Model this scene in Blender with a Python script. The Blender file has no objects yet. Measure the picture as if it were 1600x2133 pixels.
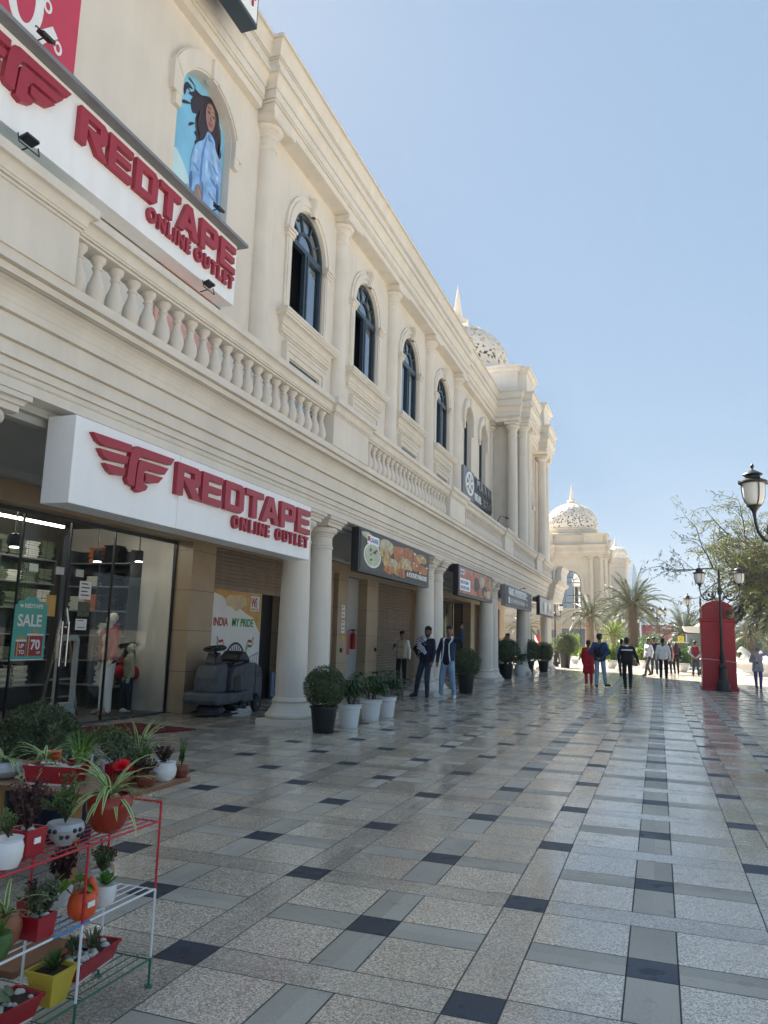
import bpy, bmesh, math, random
import numpy as np
from mathutils import Vector, Matrix, Euler
R = math.radians
SC = bpy.context.scene
COL = SC.collection
# ------------------------------------------------------------------ camera
cam_d = bpy.data.cameras.new('camera'); cam = bpy.data.objects.new('camera', cam_d); COL.objects.link(cam)
SC.camera = cam
YAW, PITCH, ROLL, CAMZ = R(19.693), R(9.24), R(1.623), 1.55
fw = Vector((-math.sin(YAW)*math.cos(PITCH), math.cos(YAW)*math.cos(PITCH), math.sin(PITCH)))
r0 = Vector((math.cos(YAW), math.sin(YAW), 0)); u0 = r0.cross(fw)
rt = r0*math.cos(ROLL)+u0*math.sin(ROLL); up = -r0*math.sin(ROLL)+u0*math.cos(ROLL)
cam.matrix_world = Matrix(((rt.x, up.x, -fw.x, 0), (rt.y, up.y, -fw.y, 0), (rt.z, up.z, -fw.z, CAMZ), (0, 0, 0, 1)))
cam_d.sensor_fit = 'VERTICAL'; cam_d.sensor_height = 24; cam_d.lens = 1597.3/2133*24
cam_d.clip_start = .05; cam_d.clip_end = 3000
# ------------------------------------------------------------------ world, sun, exposure
SUN_EL, SUN_AZ = R(42), R(-42)          # azimuth measured from +Y towards +X
sd = Vector((math.sin(SUN_AZ)*math.cos(SUN_EL), math.cos(SUN_AZ)*math.cos(SUN_EL), math.sin(SUN_EL)))
w = bpy.data.worlds.new('World'); SC.world = w; w.use_nodes = True
nt = w.node_tree; bg = nt.nodes['Background']
sky = nt.nodes.new('ShaderNodeTexSky'); sky.sky_type = 'NISHITA'; sky.sun_disc = False
sky.sun_elevation = SUN_EL; sky.sun_rotation = SUN_AZ
sky.air_density = 1.0; sky.dust_density = .7; sky.ozone_density = 1.5; sky.altitude = 200
gm = nt.nodes.new('ShaderNodeGamma'); gm.inputs[1].default_value = .5      # hazy air: evens the sky out
nt.links.new(sky.outputs[0], gm.inputs[0]); hs = nt.nodes.new('ShaderNodeHueSaturation'); hs.inputs['Saturation'].default_value = 1.65
nt.links.new(gm.outputs[0], hs.inputs['Color']); mxs = nt.nodes.new('ShaderNodeMix'); mxs.data_type = 'RGBA'; mxs.inputs['Factor'].default_value = .7; mxs.inputs['B'].default_value = (1.12, 1.60, 2.22, 1)
nt.links.new(hs.outputs[0], mxs.inputs['A']); nt.links.new(mxs.outputs['Result'], bg.inputs[0]); bg.inputs[1].default_value = .078
sl = bpy.data.lights.new('sun', 'SUN'); sl.energy = 5.0; sl.angle = R(.6); sl.color = (1, .94, .84)
so = bpy.data.objects.new('sun', sl); COL.objects.link(so); so.rotation_euler = sd.to_track_quat('Z', 'Y').to_euler()
so.location = (-20, 20, 40)
SC.view_settings.view_transform = 'Standard'; SC.view_settings.look = 'None'
SC.view_settings.exposure = 2.1; SC.view_settings.gamma = 1
SC.render.engine = 'CYCLES'
random.seed(7)
RNG = random.Random(11)
# ------------------------------------------------------------------ materials
M = {}
def mat(name, col, rough=.6, var=0., scale=6., bump=0., bscale=60., metal=0., spec=.5, coat=0., emit=0.):
    m = bpy.data.materials.new(name); m.use_nodes = True; M[name] = m
    n = m.node_tree; b = n.nodes['Principled BSDF']
    c = (*col, 1)
    b.inputs['Base Color'].default_value = c; b.inputs['Roughness'].default_value = rough
    b.inputs['Metallic'].default_value = metal; b.inputs['Specular IOR Level'].default_value = spec
    b.inputs['Coat Weight'].default_value = coat
    if emit:
        b.inputs['Emission Color'].default_value = c; b.inputs['Emission Strength'].default_value = emit
    tc = None
    if var or bump:
        tc = n.nodes.new('ShaderNodeTexCoord')
    if var:
        t = n.nodes.new('ShaderNodeTexNoise'); t.inputs['Scale'].default_value = scale; t.inputs['Detail'].default_value = 5
        n.links.new(tc.outputs['Object'], t.inputs['Vector'])
        r = n.nodes.new('ShaderNodeMapRange'); r.inputs[1].default_value = .3; r.inputs[2].default_value = .7
        r.inputs[3].default_value = 1-var; r.inputs[4].default_value = 1+var*.6
        n.links.new(t.outputs['Fac'], r.inputs[0])
        mx = n.nodes.new('ShaderNodeVectorMath'); mx.operation = 'SCALE'; mx.inputs[0].default_value = col
        n.links.new(r.outputs[0], mx.inputs['Scale']); n.links.new(mx.outputs[0], b.inputs['Base Color'])
    if bump:
        t = n.nodes.new('ShaderNodeTexNoise'); t.inputs['Scale'].default_value = bscale; t.inputs['Detail'].default_value = 3
        n.links.new(tc.outputs['Object'], t.inputs['Vector'])
        bp = n.nodes.new('ShaderNodeBump'); bp.inputs['Strength'].default_value = bump; bp.inputs['Distance'].default_value = .02
        n.links.new(t.outputs['Fac'], bp.inputs['Height']); n.links.new(bp.outputs[0], b.inputs['Normal'])
    return m
def leafmat(name, c1, c2, rough=.5, scale=9., trans=.25):
    m = bpy.data.materials.new(name); m.use_nodes = True; M[name] = m
    n = m.node_tree; b = n.nodes['Principled BSDF']; b.inputs['Roughness'].default_value = rough
    tc = n.nodes.new('ShaderNodeTexCoord'); t = n.nodes.new('ShaderNodeTexNoise'); t.inputs['Scale'].default_value = scale
    n.links.new(tc.outputs['Object'], t.inputs['Vector'])
    r = n.nodes.new('ShaderNodeValToRGB'); r.color_ramp.elements[0].position = .35; r.color_ramp.elements[1].position = .65
    r.color_ramp.elements[0].color = (*c1, 1); r.color_ramp.elements[1].color = (*c2, 1)
    n.links.new(t.outputs['Fac'], r.inputs[0]); n.links.new(r.outputs[0], b.inputs['Base Color'])
    tr = n.nodes.new('ShaderNodeBsdfTranslucent'); n.links.new(r.outputs[0], tr.inputs['Color'])
    mx = n.nodes.new('ShaderNodeMixShader'); mx.inputs[0].default_value = trans
    n.links.new(b.outputs[0], mx.inputs[1]); n.links.new(tr.outputs[0], mx.inputs[2])
    n.links.new(mx.outputs[0], n.nodes['Material Output'].inputs[0])
    return m
def glassmat(name, tint, rough=.0, extra=.0, ior=1.5):
    m = bpy.data.materials.new(name); m.use_nodes = True; M[name] = m
    n = m.node_tree; n.nodes.remove(n.nodes['Principled BSDF'])
    g = n.nodes.new('ShaderNodeBsdfGlossy'); g.inputs['Roughness'].default_value = rough
    g.inputs['Color'].default_value = (.9, .93, .95, 1)
    t = n.nodes.new('ShaderNodeBsdfTransparent'); t.inputs['Color'].default_value = (*tint, 1)
    # Schlick reflectance from the unsigned viewing angle (works from both sides of a thin pane)
    F0 = ((ior-1)/(ior+1))**2+extra
    ge = n.nodes.new('ShaderNodeNewGeometry'); dp = n.nodes.new('ShaderNodeVectorMath'); dp.operation = 'DOT_PRODUCT'
    n.links.new(ge.outputs['Normal'], dp.inputs[0]); n.links.new(ge.outputs['Incoming'], dp.inputs[1])
    prev = dp.outputs['Value']
    for op, v_ in (('ABSOLUTE', None), ('SUBTRACT', 1.), ('POWER', 5.), ('MULTIPLY_ADD', None)):
        a = n.nodes.new('ShaderNodeMath'); a.operation = op
        if op == 'SUBTRACT': a.inputs[0].default_value = 1; n.links.new(prev, a.inputs[1])
        elif op == 'MULTIPLY_ADD': n.links.new(prev, a.inputs[0]); a.inputs[1].default_value = 1-F0; a.inputs[2].default_value = F0; a.use_clamp = True
        else:
            n.links.new(prev, a.inputs[0])
            if v_: a.inputs[1].default_value = v_
        prev = a.outputs[0]
    mx = n.nodes.new('ShaderNodeMixShader'); n.links.new(a.outputs[0], mx.inputs[0])
    n.links.new(t.outputs[0], mx.inputs[1]); n.links.new(g.outputs[0], mx.inputs[2])
    n.links.new(mx.outputs[0], n.nodes['Material Output'].inputs[0])
    return m
mat('cream', (.725, .668, .598), .75, .05, 1.3, .06, 90)
mat('cream_trim', (.745, .69, .615), .7, .05, 2.0, .05, 90)
mat('stone', (.50, .385, .26), .35, .10, 3.0)
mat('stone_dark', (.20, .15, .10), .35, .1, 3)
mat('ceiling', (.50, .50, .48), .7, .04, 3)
mat('beige_far', (.60, .52, .41), .75, .05, 1)
mat('dome', (.78, .70, .60), .6, .06, 3)
mat('shutter', (.33, .255, .20), .5, .10, 4, metal=.0)
mat('white', (.80, .81, .82), .4, .03, 3)
mat('sign_white', (.90, .91, .93), .35, .02, 2)
mat('red_letter', (.36, .025, .045), .38, .06, 5)
mat('red', (.42, .012, .024), .35, .12, 3, .05, 40)
mat('red_dark', (.30, .015, .02), .5, .1, 5)
mat('red_poster', (.55, .05, .10), .5, .06, 2)
mat('blue_poster', (.22, .55, .80), .45, .25, .7)
mat('pink_poster', (.72, .40, .33), .6, .15, 2)
mat('teal', (.10, .46, .42), .45, .05, 3)
mat('teal_dark', (.02, .16, .18), .3, .05, 3)
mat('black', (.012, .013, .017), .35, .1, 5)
mat('iron', (.018, .018, .020), .42, .15, 8, .1, 60)
mat('frame_dark', (.035, .055, .075), .35, .1, 5)
mat('dark_grey', (.06, .065, .075), .5, .12, 6)
mat('mid_grey', (.22, .23, .25), .5, .1, 6)
mat('light_grey', (.5, .51, .52), .45, .08, 5)
mat('steel', (.6, .6, .6), .25, .05, 5, metal=1.)
mat('scrub_grey', (.10, .115, .14), .55, .22, 7, .1, 50)
mat('scrub_black', (.012, .014, .022), .45, .2, 8)
mat('rubber', (.03, .03, .03), .8)
mat('terracotta', (.30, .030, .012), .22, .2, 9, .05, 30)
mat('brown_pot', (.16, .04, .022), .3, .12, 12)
mat('orange_pot', (.75, .10, .02), .35, .08, 9)
mat('yellow_pot', (.62, .46, .05), .5, .08, 9)
mat('copper_pot', (.30, .10, .05), .35, .2, 12)
mat('pot_white', (.80, .82, .82), .35, .04, 6)
mat('pot_black', (.010, .011, .014), .4, .1, 6)
mat('grey_pot', (.42, .44, .46), .5, .2, 12)
mat('pebble', (.62, .60, .55), .6, .15, 30)
mat('soil', (.05, .035, .022), .9, .2, 30)
mat('wood', (.20, .09, .04), .5, .2, 8)
mat('wood_top', (.36, .22, .14), .35, .15, 6)
mat('wood_post', (.36, .20, .06), .5, .15, 9)
mat('wire_red', (.55, .02, .03), .35)
mat('wire_white', (.8, .8, .8), .35)
mat('wire_green', (.01, .13, .08), .35)
mat('wire_blue', (.05, .22, .55), .35)
mat('mat_red', (.14, .008, .015), .9, .15, 14, .4, 300)
mat('skin', (.30, .155, .095), .5, .05, 9)
mat('skin_dark', (.17, .08, .05), .5, .05, 9)
mat('mannequin', (.72, .68, .60), .35, .03, 9)
mat('hair', (.012, .009, .008), .5, .1, 30)
mat('hair_red', (.05, .012, .01), .5, .2, 20)
mat('c_black', (.010, .011, .015), .85, .15, 15, .2, 80)
mat('c_navy', (.012, .016, .045), .8, .15, 12, .2, 80)
mat('c_blue', (.03, .055, .14), .8, .2, 9, .2, 60)
mat('c_denimjacket', (.018, .04, .10), .8, .2, 10, .2, 60)
mat('c_jeans', (.25, .36, .52), .85, .2, 7, .2, 70)
mat('c_jeans_dark', (.03, .045, .08), .85, .2, 7, .2, 70)
mat('c_white', (.88, .89, .93), .8, .04, 8, .15, 30)
mat('c_cream', (.60, .55, .40), .85, .06, 12, .3, 120)
mat('c_palegreen', (.36, .42, .38), .85, .06, 8)
mat('c_red', (.46, .012, .025), .8, .1, 7, .2, 40)
mat('c_darkred', (.20, .012, .02), .8, .1, 7, .2, 40)
mat('c_displayred', (.26, .006, .012), .6, .1, 7, .2, 40)
mat('c_grey', (.34, .35, .42), .85, .12, 14, .2, 40)
mat('c_lilac', (.10, .105, .30), .85, .3, 22, .2, 40)
mat('c_scarf', (.42, .38, .44), .85, .25, 18, .2, 40)
mat('c_olive', (.08, .08, .07), .85, .1, 9)
mat('c_brown', (.15, .08, .05), .85, .1, 9)
mat('c_pink', (.5, .25, .28), .85, .1, 9)
mat('shoe_white', (.72, .72, .72), .5)
mat('shoe_black', (.015, .014, .014), .5)
mat('shoe_brown', (.22, .10, .07), .6)
mat('phone', (.01, .01, .01), .15)
mat('marble', (.80, .79, .76), .4, .1, 3)
mat('clothes_white', (.74, .72, .66), .9, .1, 15)
mat('clothes_dark', (.02, .022, .03), .9, .1, 15)
mat('clothes_green', (.16, .19, .13), .9, .1, 15)
mat('clothes_orange', (.65, .22, .09), .9, .1, 15)
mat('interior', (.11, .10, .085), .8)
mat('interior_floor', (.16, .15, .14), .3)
mat('lit', (1, .96, .88), .5, emit=4.5)
mat('frost', (.80, .78, .73), .45, .03, 3)
mat('trunk', (.12, .085, .055), .9, .3, 20, .5, 40)
mat('trunk_pale', (.26, .19, .13), .9, .3, 20, .5, 40)
mat('twig', (.09, .06, .04), .9, .2, 20)
mat('yellow', (.75, .62, .05), .5)
mat('grn_text', (.04, .35, .06), .5)
mat('red_text', (.5, .03, .03), .5)
mat('navy_ink', (.02, .03, .10), .5)
mat('ink', (.02, .02, .025), .5)
mat('fire_red', (.5, .01, .01), .3)
mat('saffron', (.72, .42, .14), .5, .2, 4)
mat('tape_white', (.8, .78, .76), .6)
mat('far_grey', (.12, .14, .15), .6, .1, 2)
mat('fabric_cream', (.74, .70, .60), .8, .05, 3)
leafmat('leaf_topiary', (.040, .065, .025), (.12, .155, .065), .6, 14)
leafmat('leaf_palm', (.022, .050, .018), (.075, .12, .035), .45, 5)
leafmat('leaf_lady', (.018, .055, .018), (.06, .14, .04), .35, 6)
leafmat('leaf_date', (.025, .050, .016), (.075, .105, .035), .45, 2, .12)
leafmat('leaf_datedark', (.012, .026, .013), (.045, .065, .03), .45, 2, .1)
leafmat('leaf_dry', (.20, .13, .04), (.30, .22, .06), .6, 3)
leafmat('leaf_airy', (.075, .10, .028), (.20, .215, .065), .5, 2, .35)
leafmat('leaf_bright', (.09, .17, .025), (.26, .34, .05), .5, 6, .35)
leafmat('leaf_spider', (.12, .26, .05), (.24, .42, .09), .4, 12)
leafmat('leaf_cream', (.66, .74, .36), (.78, .84, .50), .45, 12)
leafmat('leaf_grey', (.07, .10, .05), (.22, .27, .15), .6, 18)
leafmat('leaf_purple', (.035, .012, .016), (.12, .045, .05), .5, 20)
leafmat('leaf_mid', (.05, .11, .03), (.14, .25, .07), .5, 12)
leafmat('petal', (.75, .01, .03), (.9, .03, .06), .6, 12)
glassmat('shop_glass', (.88, .91, .90), .0, .0, 1.3)
glassmat('window_glass', (.05, .08, .12), .0, .34, 1.75)
glassmat('dark_glass', (.10, .12, .13), .0, .10, 1.6)
def gridlines(name, base, line, sx, sz, wdt=.006, axis='YZ', rough=.35, var=.08, off=(0, 0)):
    """stone cladding: a flat base colour with joints"""
    m = mat(name, base, rough, var, 3.0); n = m.node_tree; b = n.nodes['Principled BSDF']
    tc = n.nodes.new('ShaderNodeNewGeometry'); sp = n.nodes.new('ShaderNodeSeparateXYZ'); n.links.new(tc.outputs['Position'], sp.inputs[0])
    res = None
    for k, s, o in ((axis[0], sx, off[0]), (axis[1], sz, off[1])):
        if not s: continue
        a = n.nodes.new('ShaderNodeMath'); a.operation = 'ADD'; a.inputs[1].default_value = 100*s+o; n.links.new(sp.outputs['XYZ'.index(k)], a.inputs[0])
        md = n.nodes.new('ShaderNodeMath'); md.operation = 'MODULO'; md.inputs[1].default_value = s; n.links.new(a.outputs[0], md.inputs[0])
        lt = n.nodes.new('ShaderNodeMath'); lt.operation = 'LESS_THAN'; lt.inputs[1].default_value = wdt; n.links.new(md.outputs[0], lt.inputs[0])
        if res is None: res = lt
        else:
            mx = n.nodes.new('ShaderNodeMath'); mx.operation = 'MAXIMUM'; n.links.new(res.outputs[0], mx.inputs[0]); n.links.new(lt.outputs[0], mx.inputs[1]); res = mx
    mix = n.nodes.new('ShaderNodeMix'); mix.data_type = 'RGBA'; mix.inputs['B'].default_value = (*line, 1)
    n.links.new(res.outputs[0], mix.inputs['Factor'])
    src = b.inputs['Base Color'].links[0].from_socket; n.links.new(src, mix.inputs['A']); n.links.new(mix.outputs['Result'], b.inputs['Base Color'])
    return m
gridlines('cladding', (.47, .355, .235), (.16, .11, .07), 0, .78, .010, 'YZ')
gridlines('cladding_far', (.60, .45, .30), (.40, .30, .20), 0, .35, .02, 'YZ')
gridlines('pave_sun', (.50, .45, .37), (.28, .25, .2), .6, .6, .012, 'XY', .5)
def stripemat(name, c1, c2, scale, axis='Y'):
    m = mat(name, c1, .8); n = m.node_tree; b = n.nodes['Principled BSDF']
    tc = n.nodes.new('ShaderNodeTexCoord'); wv = n.nodes.new('ShaderNodeTexWave'); wv.bands_direction = axis; wv.inputs['Scale'].default_value = scale
    n.links.new(tc.outputs['Object'], wv.inputs['Vector'])
    g = n.nodes.new('ShaderNodeMath'); g.operation = 'GREATER_THAN'; g.inputs[1].default_value = .45; n.links.new(wv.outputs['Fac'], g.inputs[0])
    mix = n.nodes.new('ShaderNodeMix'); mix.data_type = 'RGBA'; mix.inputs['A'].default_value = (*c1, 1); mix.inputs['B'].default_value = (*c2, 1)
    n.links.new(g.outputs[0], mix.inputs['Factor']); n.links.new(mix.outputs['Result'], b.inputs['Base Color'])
    return m
stripemat('c_stripes', (.03, .05, .16), (.80, .83, .90), 8, 'DIAGONAL')
# polished granite floor pattern
def floor_material():
    m = bpy.data.materials.new('plaza_granite'); m.use_nodes = True; M['plaza'] = m
    n = m.node_tree; b = n.nodes['Principled BSDF']; L = n.links.new
    geo = n.nodes.new('ShaderNodeNewGeometry'); sp = n.nodes.new('ShaderNodeSeparateXYZ'); L(geo.outputs['Position'], sp.inputs[0])
    def mth(op, a, bb=None, c=None):
        x = n.nodes.new('ShaderNodeMath'); x.operation = op
        for i, v in enumerate((a, bb, c)):
            if v is None: continue
            if isinstance(v, (int, float)): x.inputs[i].default_value = v
            else: L(v, x.inputs[i])
        return x.outputs[0]
    PX_, PY_ = 1.43, 1.405
    def cell(s, o, p):      # signed distance to the nearest multiple of p, offset o
        f = mth('FLOORED_MODULO', mth('ADD', s, -o+p/2), p)
        return mth('ABSOLUTE', mth('ADD', f, -p/2))
    X, Y = sp.outputs[0], sp.outputs[1]
    ax, ay = cell(X, -.785, PX_), cell(Y, 3.515, PY_)
    bx, by = cell(X, -.785+PX_/2, PX_), cell(Y, 3.515+PY_/2, PY_)
    HW = .118
    iax, iay = mth('LESS_THAN', ax, HW), mth('LESS_THAN', ay, HW)
    ibx, iby = mth('LESS_THAN', bx, HW), mth('LESS_THAN', by, HW)
    inpat = mth('MULTIPLY', mth('GREATER_THAN', X, -5.62), mth('LESS_THAN', X, 9.0))
    strip = mth('MAXIMUM', iax, iay)
    arm = mth('MULTIPLY', mth('MAXIMUM', ibx, iby), mth('SUBTRACT', 1, strip))
    dark = mth('MAXIMUM', mth('MULTIPLY', iax, iay), mth('MULTIPLY', ibx, iby))
    jw = .0042
    def joint(d): return mth('LESS_THAN', mth('ABSOLUTE', mth('ADD', d, -HW)), jw)
    # joints of the strips run through everything, those of the cross only outside the strips
    js = mth('MAXIMUM', joint(ax), joint(ay))
    jc = mth('MULTIPLY', mth('MAXIMUM', joint(bx), joint(by)), mth('SUBTRACT', 1, strip))
    jt = mth('MAXIMUM', js, jc)
    # arms keep a joint between the granite slabs where the strips are crossed
    # speckle
    def noise(scale, det=4, vec=None):
        t = n.nodes.new('ShaderNodeTexNoise'); t.inputs['Scale'].default_value = scale; t.inputs['Detail'].default_value = det
        L(vec or geo.outputs['Position'], t.inputs['Vector']); return t.outputs['Fac']
    def ramp(f, stops):
        r = n.nodes.new('ShaderNodeValToRGB'); L(f, r.inputs[0]); e = r.color_ramp.elements
        e[0].position, e[0].color = stops[0][0], (*stops[0][1], 1); e[1].position, e[1].color = stops[-1][0], (*stops[-1][1], 1)
        for p, c in stops[1:-1]:
            q = e.new(p); q.color = (*c, 1)
        return r.outputs[0]
    vo = n.nodes.new('ShaderNodeTexVoronoi'); vo.inputs['Scale'].default_value = 150; L(geo.outputs['Position'], vo.inputs['Vector'])
    vsep = n.nodes.new('ShaderNodeSeparateColor'); L(vo.outputs['Color'], vsep.inputs[0])
    spk = mth('ADD', mth('MULTIPLY', vsep.outputs[0], .55), mth('MULTIPLY', noise(60, 6), .45))
    granite = ramp(spk, [(.22, (.26, .212, .155)), (.45, (.465, .395, .305)), (.60, (.63, .54, .43)), (.80, (.88, .79, .67))])
    stripc = ramp(spk, [(.22, (.24, .205, .16)), (.5, (.42, .365, .295)), (.8, (.68, .61, .51))])
    smooth = ramp(noise(70, 5), [(.3, (.38, .35, .29)), (.7, (.46, .425, .36))])
    darkc = ramp(noise(60, 5), [(.3, (.015, .026, .045)), (.75, (.034, .053, .082))])
    plain = ramp(spk, [(.22, (.17, .15, .125)), (.5, (.34, .305, .255)), (.8, (.58, .53, .46))])
    def mix(f, a, bb):
        x = n.nodes.new('ShaderNodeMix'); x.data_type = 'RGBA'
        L(f, x.inputs['Factor'])
        for s, v in (('A', a), ('B', bb)):
            if isinstance(v, tuple): x.inputs[s].default_value = (*v, 1)
            else: L(v, x.inputs[s])
        return x.outputs['Result']
    # slab-to-slab tone
    wn = n.nodes.new('ShaderNodeTexWhiteNoise'); wn.noise_dimensions = '3D'
    cx = mth('FLOOR', mth('DIVIDE', mth('ADD', X, .785), PX_/2)); cy = mth('FLOOR', mth('DIVIDE', mth('ADD', Y, -3.515), PY_/2))
    cb = n.nodes.new('ShaderNodeCombineXYZ'); L(cx, cb.inputs[0]); L(cy, cb.inputs[1]); L(mth('ADD', mth('MULTIPLY', strip, 3), arm), cb.inputs[2]); L(cb.outputs[0], wn.inputs['Vector'])
    tone = mth('ADD', mth('MULTIPLY', wn.outputs['Value'], .30), .86)
    scuff = mth('MULTIPLY', mth('GREATER_THAN', noise(7.5, 8), .62), .10)
    stain = mth('SUBTRACT', mth('ADD', mth('MULTIPLY', noise(.9, 7), .50), .77), scuff)
    c = mix(strip, granite, stripc)
    c = mix(arm, c, smooth)
    c = mix(dark, c, darkc)
    c = mix(inpat, plain, c)
    pj = mth('MAXIMUM', mth('LESS_THAN', cell(X, -5.62, .6), .003), mth('LESS_THAN', cell(Y, 3.5, .9), .003))
    jt = mth('MULTIPLY', jt, inpat)
    jt = mth('MAXIMUM', jt, mth('MULTIPLY', pj, mth('SUBTRACT', 1, inpat)))
    c = mix(jt, c, (.045, .042, .038))
    vm = n.nodes.new('ShaderNodeVectorMath'); vm.operation = 'SCALE'; L(c, vm.inputs[0]); L(mth('MULTIPLY', tone, stain), vm.inputs['Scale'])
    L(vm.outputs[0], b.inputs['Base Color'])
    rg = mth('ADD', mth('ADD', mth('MULTIPLY', mth('POWER', noise(1.3, 7), 2.), .42), mth('MULTIPLY', scuff, 1.2)), .03)
    rg = mth('ADD', rg, mth('MULTIPLY', wn.outputs['Value'], .05)); rg = mth('ADD', rg, mth('MULTIPLY', mth('MAXIMUM', arm, dark), .28)); rg = mth('ADD', rg, mth('MULTIPLY', jt, .5))
    L(rg, b.inputs['Roughness']); L(mth('SUBTRACT', .92, mth('MULTIPLY', mth('MAXIMUM', arm, dark), .62)), b.inputs['Specular IOR Level'])
    bp = n.nodes.new('ShaderNodeBump'); bp.inputs['Strength'].default_value = .12; bp.inputs['Distance'].default_value = .004
    tilt = mth('ADD', mth('MULTIPLY', noise(3.0, 2), 1.0), mth('MULTIPLY', jt, -1.2)); L(tilt, bp.inputs['Height']); L(bp.outputs[0], b.inputs['Normal'])
floor_material()

def weather(name, amt=.10):
    m = M[name]; n = m.node_tree; b = n.nodes['Principled BSDF']; L = n.links.new
    tc = n.nodes.new('ShaderNodeNewGeometry'); mp = n.nodes.new('ShaderNodeMapping'); mp.inputs['Scale'].default_value = (2.2, 2.2, .22); L(tc.outputs['Position'], mp.inputs['Vector'])
    t = n.nodes.new('ShaderNodeTexNoise'); t.inputs['Scale'].default_value = 1.6; t.inputs['Detail'].default_value = 8; t.inputs['Roughness'].default_value = .7; L(mp.outputs[0], t.inputs['Vector'])
    t2 = n.nodes.new('ShaderNodeTexNoise'); t2.inputs['Scale'].default_value = .35; t2.inputs['Detail'].default_value = 6; L(tc.outputs['Position'], t2.inputs['Vector'])
    mu = n.nodes.new('ShaderNodeMath'); mu.operation = 'MULTIPLY'; L(t.outputs['Fac'], mu.inputs[0]); L(t2.outputs['Fac'], mu.inputs[1])
    r = n.nodes.new('ShaderNodeMapRange'); r.inputs[1].default_value = .16; r.inputs[2].default_value = .36; r.inputs[3].default_value = 1-amt; r.inputs[4].default_value = 1.02; L(mu.outputs[0], r.inputs[0])
    sc = n.nodes.new('ShaderNodeVectorMath'); sc.operation = 'SCALE'; L(b.inputs['Base Color'].links[0].from_socket, sc.inputs[0]); L(r.outputs[0], sc.inputs['Scale']); L(sc.outputs[0], b.inputs['Base Color'])
for nm_, am_ in (('cream', .05), ('cream_trim', .08), ('beige_far', .1), ('sign_white', .05), ('red', .25), ('shutter', .2), ('stone', .15), ('pot_white', .12), ('scrub_grey', .25)): weather(nm_, am_)
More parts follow.
